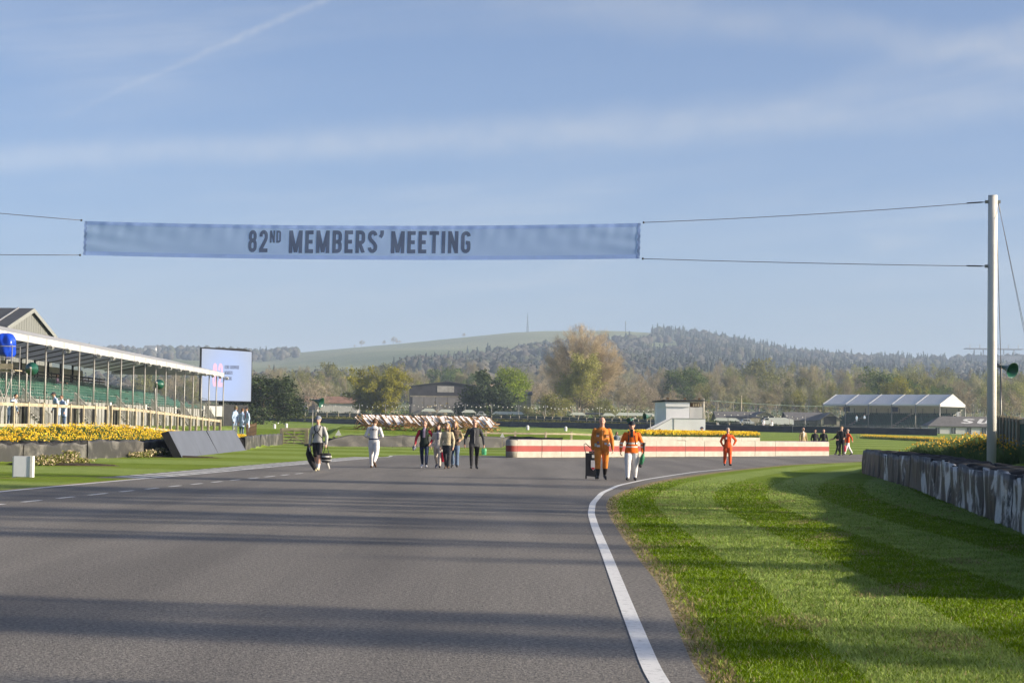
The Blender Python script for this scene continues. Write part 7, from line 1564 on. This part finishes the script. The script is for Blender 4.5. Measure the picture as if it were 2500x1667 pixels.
# marshal in flame orange
x, y = put(1776, 1137); o10, w10, f10 = person('marshal in flame orange overalls walking in front of the chicane wall', x, y, 1.68, R(4), wear=dict(top='flame', legs='flame', shoe=boot, hcol='grey', hem=0.82, leg_w=1.2, straps='h', patch=[(-0.09, 1.28, 0.06, 0.09, MATS['badge_white'])]), legs=(6, 2, -8, 10), bulk=1.08, arms=dict(eL=(0.22, 0.10, -0.21), wL=(0.10, 0.04, -0.42), eR=(0.13, 0.05, -0.26), wR=(0.04, 0.02, -0.46)))
# behind the wall on the right
for px, Y, yt, l, wr, rz_ in ((1961, 143, 1044, 'man in tan jacket and tie behind the chicane wall', dict(top='tan', legs='char', hcol='grey', hair='thin', vest=C_['white']), 20), (1990, 140, 1048, 'bearded man in black tracksuit behind the wall end', dict(top='black', legs='black', hcol='dark'), 12), (2011, 141, 1048, 'shaven headed man in black beside the wall end', dict(top='black', legs='black', hair='bald', hcol='grey'), -8)):
    x, y = put_d(px, Y); person(l, x, y, height_for(px, yt, Y, 0), R(rz_), wear=wr, vox=0.024)
for px, Y, yt, l, wr, rz_, lg, ar in ((2046, 138, 1050, 'person in black cap and black clothes stepping left', dict(top='black', legs='black', cap=C_['black'], fore=skin_m), -50, (26, 4, -20, 12), dict(eR=(0.12, -0.10, -0.20), wR=(0.22, -0.28, -0.25), eL=(0.1, -0.05, -0.25), wL=(0, -0.25, -0.27))), (2055, 137, 1041, 'taller person in black holding a phone up near the face', dict(top='black', legs='black', hcol='blond'), -20, (6, 2, -6, 6), dict(eR=(0.10, -0.12, -0.2), wR=(-0.10, -0.22, 0.08), eL=(0.06, 0.02, -0.27), wL=(0.02, -0.18, -0.35))),
                                     (2070, 138, 1047, 'person in orange jacket and white trousers walking left', dict(top='flame', legs='white', shoe=boot, hair='thin', hcol='grey', hem=0.86, leg_w=1.2), -65, (24, 6, -22, 14), dict(eL=(0.20, 0.05, -0.22), wL=(0.36, 0.0, -0.40)))):
    x, y = put_d(px, Y); person(l, x, y, height_for(px, yt, Y, 0), R(rz_), wear=wr, vox=0.022, legs=lg, arms=ar)
x, y = put_d(1605, 131); person('man with dark hair half hidden behind the daffodil trough', x, y, height_for(1605, 1046, 131, 0), R(50), wear=dict(top=cloth('dark_fleece', (0.05, 0.04, 0.04)), legs='char', hcol='brown'), vox=0.024, lean=R(18))
x, y = put_d(1722, 137); person('man in navy cap bending behind the daffodil trough', x, y, height_for(1722, 1043, 137, 0) * 1.04, R(-55), wear=dict(top='navy', legs='navy', cap=C_['navy'], hcol='dark'), vox=0.024, lean=R(24))
x, y = put_d(1506, 126); person('dark haired woman in grey seen between the two orange men', x, y, height_for(1506, 1054, 126, 0), R(10), wear=dict(top=cloth('slate_coat', (0.15, 0.18, 0.23)), legs='char', hair='long', hcol='brown'), vox=0.024, female=True)
# stewards in pale blue coats
for px, Y, yt, l, rz_, ln_, wr in ((24, 86, 968, 'steward in pale blue coat bending beside the scaffold', 70, 26, dict(hcol='dark')), (141, 90.5, 966, 'steward in pale blue coat and cap leaning on the fence', -60, 20, dict(cap=C_['char'], hcol='brown')), (156, 91.5, 973, 'second steward in pale blue leaning by the capped one', -40, 16, dict(hcol='brown')),
                                  (573, 131, 994, 'steward in pale blue wearing an olive cap by the fence end', 60, 4, dict(cap=mat('olive_cap', (0.20, 0.17, 0.09), 0.8), legs='white')), (590, 133, 999, 'steward in pale blue seen from behind by the fence end', 160, 6, dict(hcol='brown')), (604, 131, 997, 'steward in pale blue with red lapel by the gate post', -60, 4, dict(hcol='dark', vest=C_['red']))):
    x, y = put_d(px, Y); z = zg(x, y); w_ = dict(top='sky', legs='jeans', hem=0.62, flare=0.03); w_.update(wr); person(l, x, y, max(1.45, height_for(px, yt, Y, z) * (1.03 if ln_ < 10 else 1.12)), R(rz_), wear=w_, vox=0.022, lean=R(ln_), legs=(4, 0, -3, 2))
# seated pair in the stand
for px, Y, l, wr in ((141, 160.5, 'auburn haired spectator in lilac sitting in the long grandstand', dict(top='lilac', legs='jeans', hcol='brown', hair='long')), (155, 161.5, 'dark haired spectator in black sitting in the long grandstand', dict(top='black', legs='char', hcol='dark', hair='long'))):
    x = -36.7; Yy = x / ((px - 1250) / FPX); person(l, x, Yy, 1.70, R(90), z=3.95, wear=wr, legs=(84, 84, 84, 84), vox=0.026, female=True, arms=dict(eL=(0.06, -0.08, -0.25), wL=(-0.02, -0.30, -0.30), eR=(0.06, -0.08, -0.25), wR=(-0.02, -0.30, -0.30)))
# tiny figures far away
for px, Y, yt, l, wr in ((1864, 350, 1022, 'tiny marshal in white standing at the long marshal post', dict(top='white', legs='white', hcol='dark')), (1884, 347, 1026, 'tiny marshal in white right of the long marshal post', dict(top='white', legs='white', hcol='dark')), (2091, 466, 1013, 'tiny steward in pale blue on the far grandstand steps, left one', dict(top='sky', legs='sky')), (2110, 465, 1012, 'tiny steward in pale blue on the far grandstand steps, right one', dict(top='sky', legs='char'))):
    x, y = put_d(px, Y); z = EYE + (hz(px) - yt) * Y / FPX - 1.75; person(l, x, y, 1.75, R(15), z=z, wear=wr, vox=0.045, legs=(5, 0, -5, 3))

# ================================================================ things carried
def trolley():
    c = w8['R']; p = flat(1442, 1169.5); t = thing('trolley_case', 'black wheeled trolley case with white and red labels', 'case', (p.x, p.y, 0)); s = p.y / FPX; w = 24 * s
    m = MB(); m.prism([(p.x - w * .52, p.y, .10), (p.x + w * .62, p.y, .07), (p.x + w * .46, p.y, .42), (p.x + w * .42, p.y, .80), (p.x - w * .55, p.y, .80), (p.x - w * .52, p.y, .42)], (0, 0.26, 0)); part('shell', m, mat('case_black', (0.012, 0.013, 0.018), 0.5, 0.2, 6), t)
    m = MB(); m.box((p.x + 0.03, p.y + 0.13, .83), (w * .55, 0.2, .05)); part('lid_latch', m, black, t)
    m = MB(); m.box((p.x + 0.08, p.y - 0.006, .70), (0.10, 0.012, 0.09)); part('label', m, white, t); m = MB(); m.prism([(p.x, p.y - .004, .58), (p.x + .15, p.y - .004, .58), (p.x + .15, p.y - .004, .36), (p.x + .07, p.y - .004, .27), (p.x, p.y - .004, .36)], (0, -.008, 0)); part('label', m, mat('label_grey', (0.42, 0.42, 0.47), 0.6), t)
    m = MB(); m.prism([(p.x + .01, p.y - .013, .36), (p.x + .14, p.y - .013, .36), (p.x + .07, p.y - .013, .285)], (0, -.004, 0)); part('label_mark', m, C_['red'], t)
    for dx in (-w * .45, w * .55): m = MB(); m.lathe((p.x + dx - 0.02, p.y + .2, .06), (1, 0, 0), [(0, .005), (0, .06), (.04, .06), (.04, .005)], 12); part('wheel', m, tyre_m, t)
    m = MB(); m.tube([(p.x - w * .5, p.y + .05, .78), (p.x - w * .66, p.y + .05, .95), (p.x - w * .72, p.y + .05, 1.06), (p.x - w * .55, p.y + .06, 1.09), (c.x + 0.03, c.y, max(c.z, 0.9))], 0.012, 6); part('handle', m, dark, t)
trolley()
def bag(name, label, top, w, d, h, m, cat, handle=0.12, taper=0.9, rz_=0.0, extra=None):
    t = thing(name, label, cat, (top.x, top.y, top.z - handle - h)); z0 = top.z - handle - h; P = []
    for i, (f, k) in enumerate(((0, taper * 0.9), (0.08, taper), (0.5, 1.0), (0.9, 0.97), (1.0, 0.8))): P.append([(top.x + w / 2 * k * sx * (1 + .04 * math.sin(i * 3 + j)), top.y + d / 2 * k * sy, z0 + h * f) for j, (sx, sy) in enumerate(((-1, -1), (0, -1.15), (1, -1), (1.08, 0), (1, 1), (0, 1.15), (-1, 1), (-1.08, 0), (-1, -1)))])
    b = MB(); b.grid(P); part('body', b, m, t)
    b = MB(); b.tube([(top.x - w * .3, top.y, z0 + h * .97), (top.x - w * .1, top.y, top.z), (top.x + w * .1, top.y, top.z), (top.x + w * .3, top.y, z0 + h * .97)], 0.011, 5); part('handle', b, extra or m, t); return t
p1 = w1['L']; t = bag('helmet_bag', 'round black helmet bag with a white band in the harness man\'s hand', p1, 0.30, 0.26, 0.30, C_['black'], 'bag', 0.20)
b = MB(); b.lathe((p1.x, p1.y, p1.z - 0.33), (0, 0, 1), [(0, 0.185), (0.035, 0.185)], 14); part('white_band', b, white, t)
b = MB(); b.lathe((p1.x, p1.y, p1.z - 0.44), (0, 0, 1), [(0, 0.182), (0.012, 0.182)], 14); part('piping', b, white, t)
b = MB(); b.tube([(p1.x + 0.02, p1.y + 0.06, p1.z - 0.50), (p1.x + 0.07, p1.y + 0.05, p1.z - 0.62), (p1.x + 0.11, p1.y + 0.03, p1.z - 0.72)], [0.05, 0.045, 0.03], 8); part('hanging_pouch', b, C_['grey'], t)
p1 = w1['R']; t = thing('instrument_case', 'slim black instrument case hanging beside the harness man\'s leg', 'case', (p1.x, p1.y + 0.2, 0.02)); b = MB(); b.tube([(p1.x - 0.03, p1.y + 0.1, p1.z + 0.05), (p1.x - 0.03, p1.y + 0.12, p1.z - 0.22), (p1.x + 0.05, p1.y + 0.2, p1.z - 0.45), (p1.x + 0.18, p1.y + 0.28, 0.06)], [0.04, 0.10, 0.115, 0.06], 10); part('shell', b, C_['black'], t); b = MB(); b.tube([(p1.x, p1.y, p1.z - 0.02), (p1.x + 0.04, p1.y - 0.04, p1.z - 0.16)], 0.018, 6); part('label_tag', b, white, t)
bag('carrier_bag', 'crumpled green carrier bag in the black jacketed man\'s hand', w7['L'], 0.17, 0.10, 0.24, mat('green_bag', (0.09, 0.42, 0.20), 0.4, 0.25, 14, trans=0.3), 'bag', 0.05)
bag('paper_bag', 'tall red paper bag carried between the women', Vector((w4['L'].x + 0.02, w4['L'].y - 0.05, w4['L'].z + 0.02)), 0.13, 0.09, 0.36, mat('red_bag', (0.36, 0.012, 0.035), 0.5, 0.1, 6), 'bag', 0.16, extra=white)
c = w3['R']; b = MB(); b.ell((c.x - 0.02, c.y, c.z - 0.06), (0.07, 0.10, 0.08), 12, 8, jit=0.08); b.tube([(c.x - 0.03, c.y - 0.06, c.z - 0.08), (c.x - 0.05, c.y - 0.12, c.z - 0.14)], [0.05, 0.03], 6); solo('held_cap', b, mat('grey_cap2', (0.12, 0.13, 0.17), 0.8), 'grey cap held by the man with red sleeves', 'cap', (c.x, c.y, c.z - 0.14))
c = w9['L']; t = thing('furled_flag', 'furled green flag with dark ends in the hi-vis man\'s hand', 'flag', (c.x, c.y, c.z - 0.34)); b = MB(); b.tube([(c.x + 0.02, c.y, c.z + 0.03), (c.x + 0.0, c.y, c.z - 0.12), (c.x - 0.05, c.y, c.z - 0.30)], [0.04, 0.075, 0.05], 10); part('cloth', b, mat('flag_green', (0.03, 0.16, 0.08), 0.7, 0.3, 20), t); b = MB(); b.tube([(c.x - 0.05, c.y, c.z - 0.29), (c.x - 0.07, c.y, c.z - 0.38)], [0.055, 0.045], 8); part('end', b, black, t); b = MB(); b.tube([(c.x + 0.05, c.y + 0.02, c.z + 0.36), (c.x + 0.03, c.y + 0.02, c.z)], [0.045, 0.02], 8); part('stick', b, dark, t)
c = at(2063, 1085, 137.5); bag('red_bag', 'small red bag beside the person in orange jacket', Vector((c.x, 137.6, 0.85)), 0.22, 0.12, 0.42, mat('crimson_bag', (0.34, 0.01, 0.04), 0.5), 'bag', 0.15)

# ================================================================ small roadside signs
def tri_sign(px, py, Y, w, label):
    p = at(px, py, Y); g = zg(p.x, Y); t = thing('triangle_sign', label, 'sign', (p.x, Y, g)); m = MB(); m.prism([(p.x - w / 2, Y, p.z - w * .42), (p.x + w / 2, Y, p.z - w * .42), (p.x + 0.02, Y, p.z + w * .45)], (0, 0.02, 0)); part('plate', m, white, t); m = MB(); m.box((p.x, Y + 0.05, (g + p.z) / 2), (0.07, 0.07, max(0.1, p.z - g))); part('post', m, wood, t)
tri_sign(826, 1056, 153.2, 0.5, 'white triangle sign on the rail fence by the white overalls')
tri_sign(1226, 1062, 153.6, 0.4, 'small white triangle sign right of the black jacketed man')
tri_sign(1753, 1036, 352, 0.85, 'white triangle sign on the far fence right of the hut')
def cone_marks():
    for i, (px, py) in enumerate(((679, 1031), (1288, 1046), (1381, 1049), (670, 1043), (699, 1041))):
        p = gpt(px, py + 3); m = MB(); m.lathe((p.x, p.y, p.z), (0, 0, 1), [(0, 0.12), (0.28, 0.13), (0.36, 0.10), (0.40, 0.02)], 10); solo('marker_stub', m, white, ['short white marker on the grass before the far wall', 'small white marker left of the orange men', 'small white marker above the orange man\'s shoulder', 'white marker beyond the low rail fence', 'second white marker beyond the gate'][i], 'marker', p)
cone_marks()

# ================================================================ haze: the morning air
def haze():
    m = bpy.data.materials.new('haze'); m.use_nodes = True; nt, N, L = nodes_of(m); N.clear(); out = N.new('ShaderNodeOutputMaterial'); v = N.new('ShaderNodeVolumePrincipled'); v.inputs['Color'].default_value = (0.60, 0.76, 1.0, 1); v.inputs['Density'].default_value = HAZE; v.inputs['Anisotropy'].default_value = 0.0; L.new(v.outputs[0], out.inputs['Volume'])
    b = MB(); b.box((0, 4400, 119), (19600, 10000, 242)); o = link('haze', mesh_of('haze', b, m)); tag(o, 'pale morning haze', kind='stuff')
HAZE = 1.6e-4
haze()
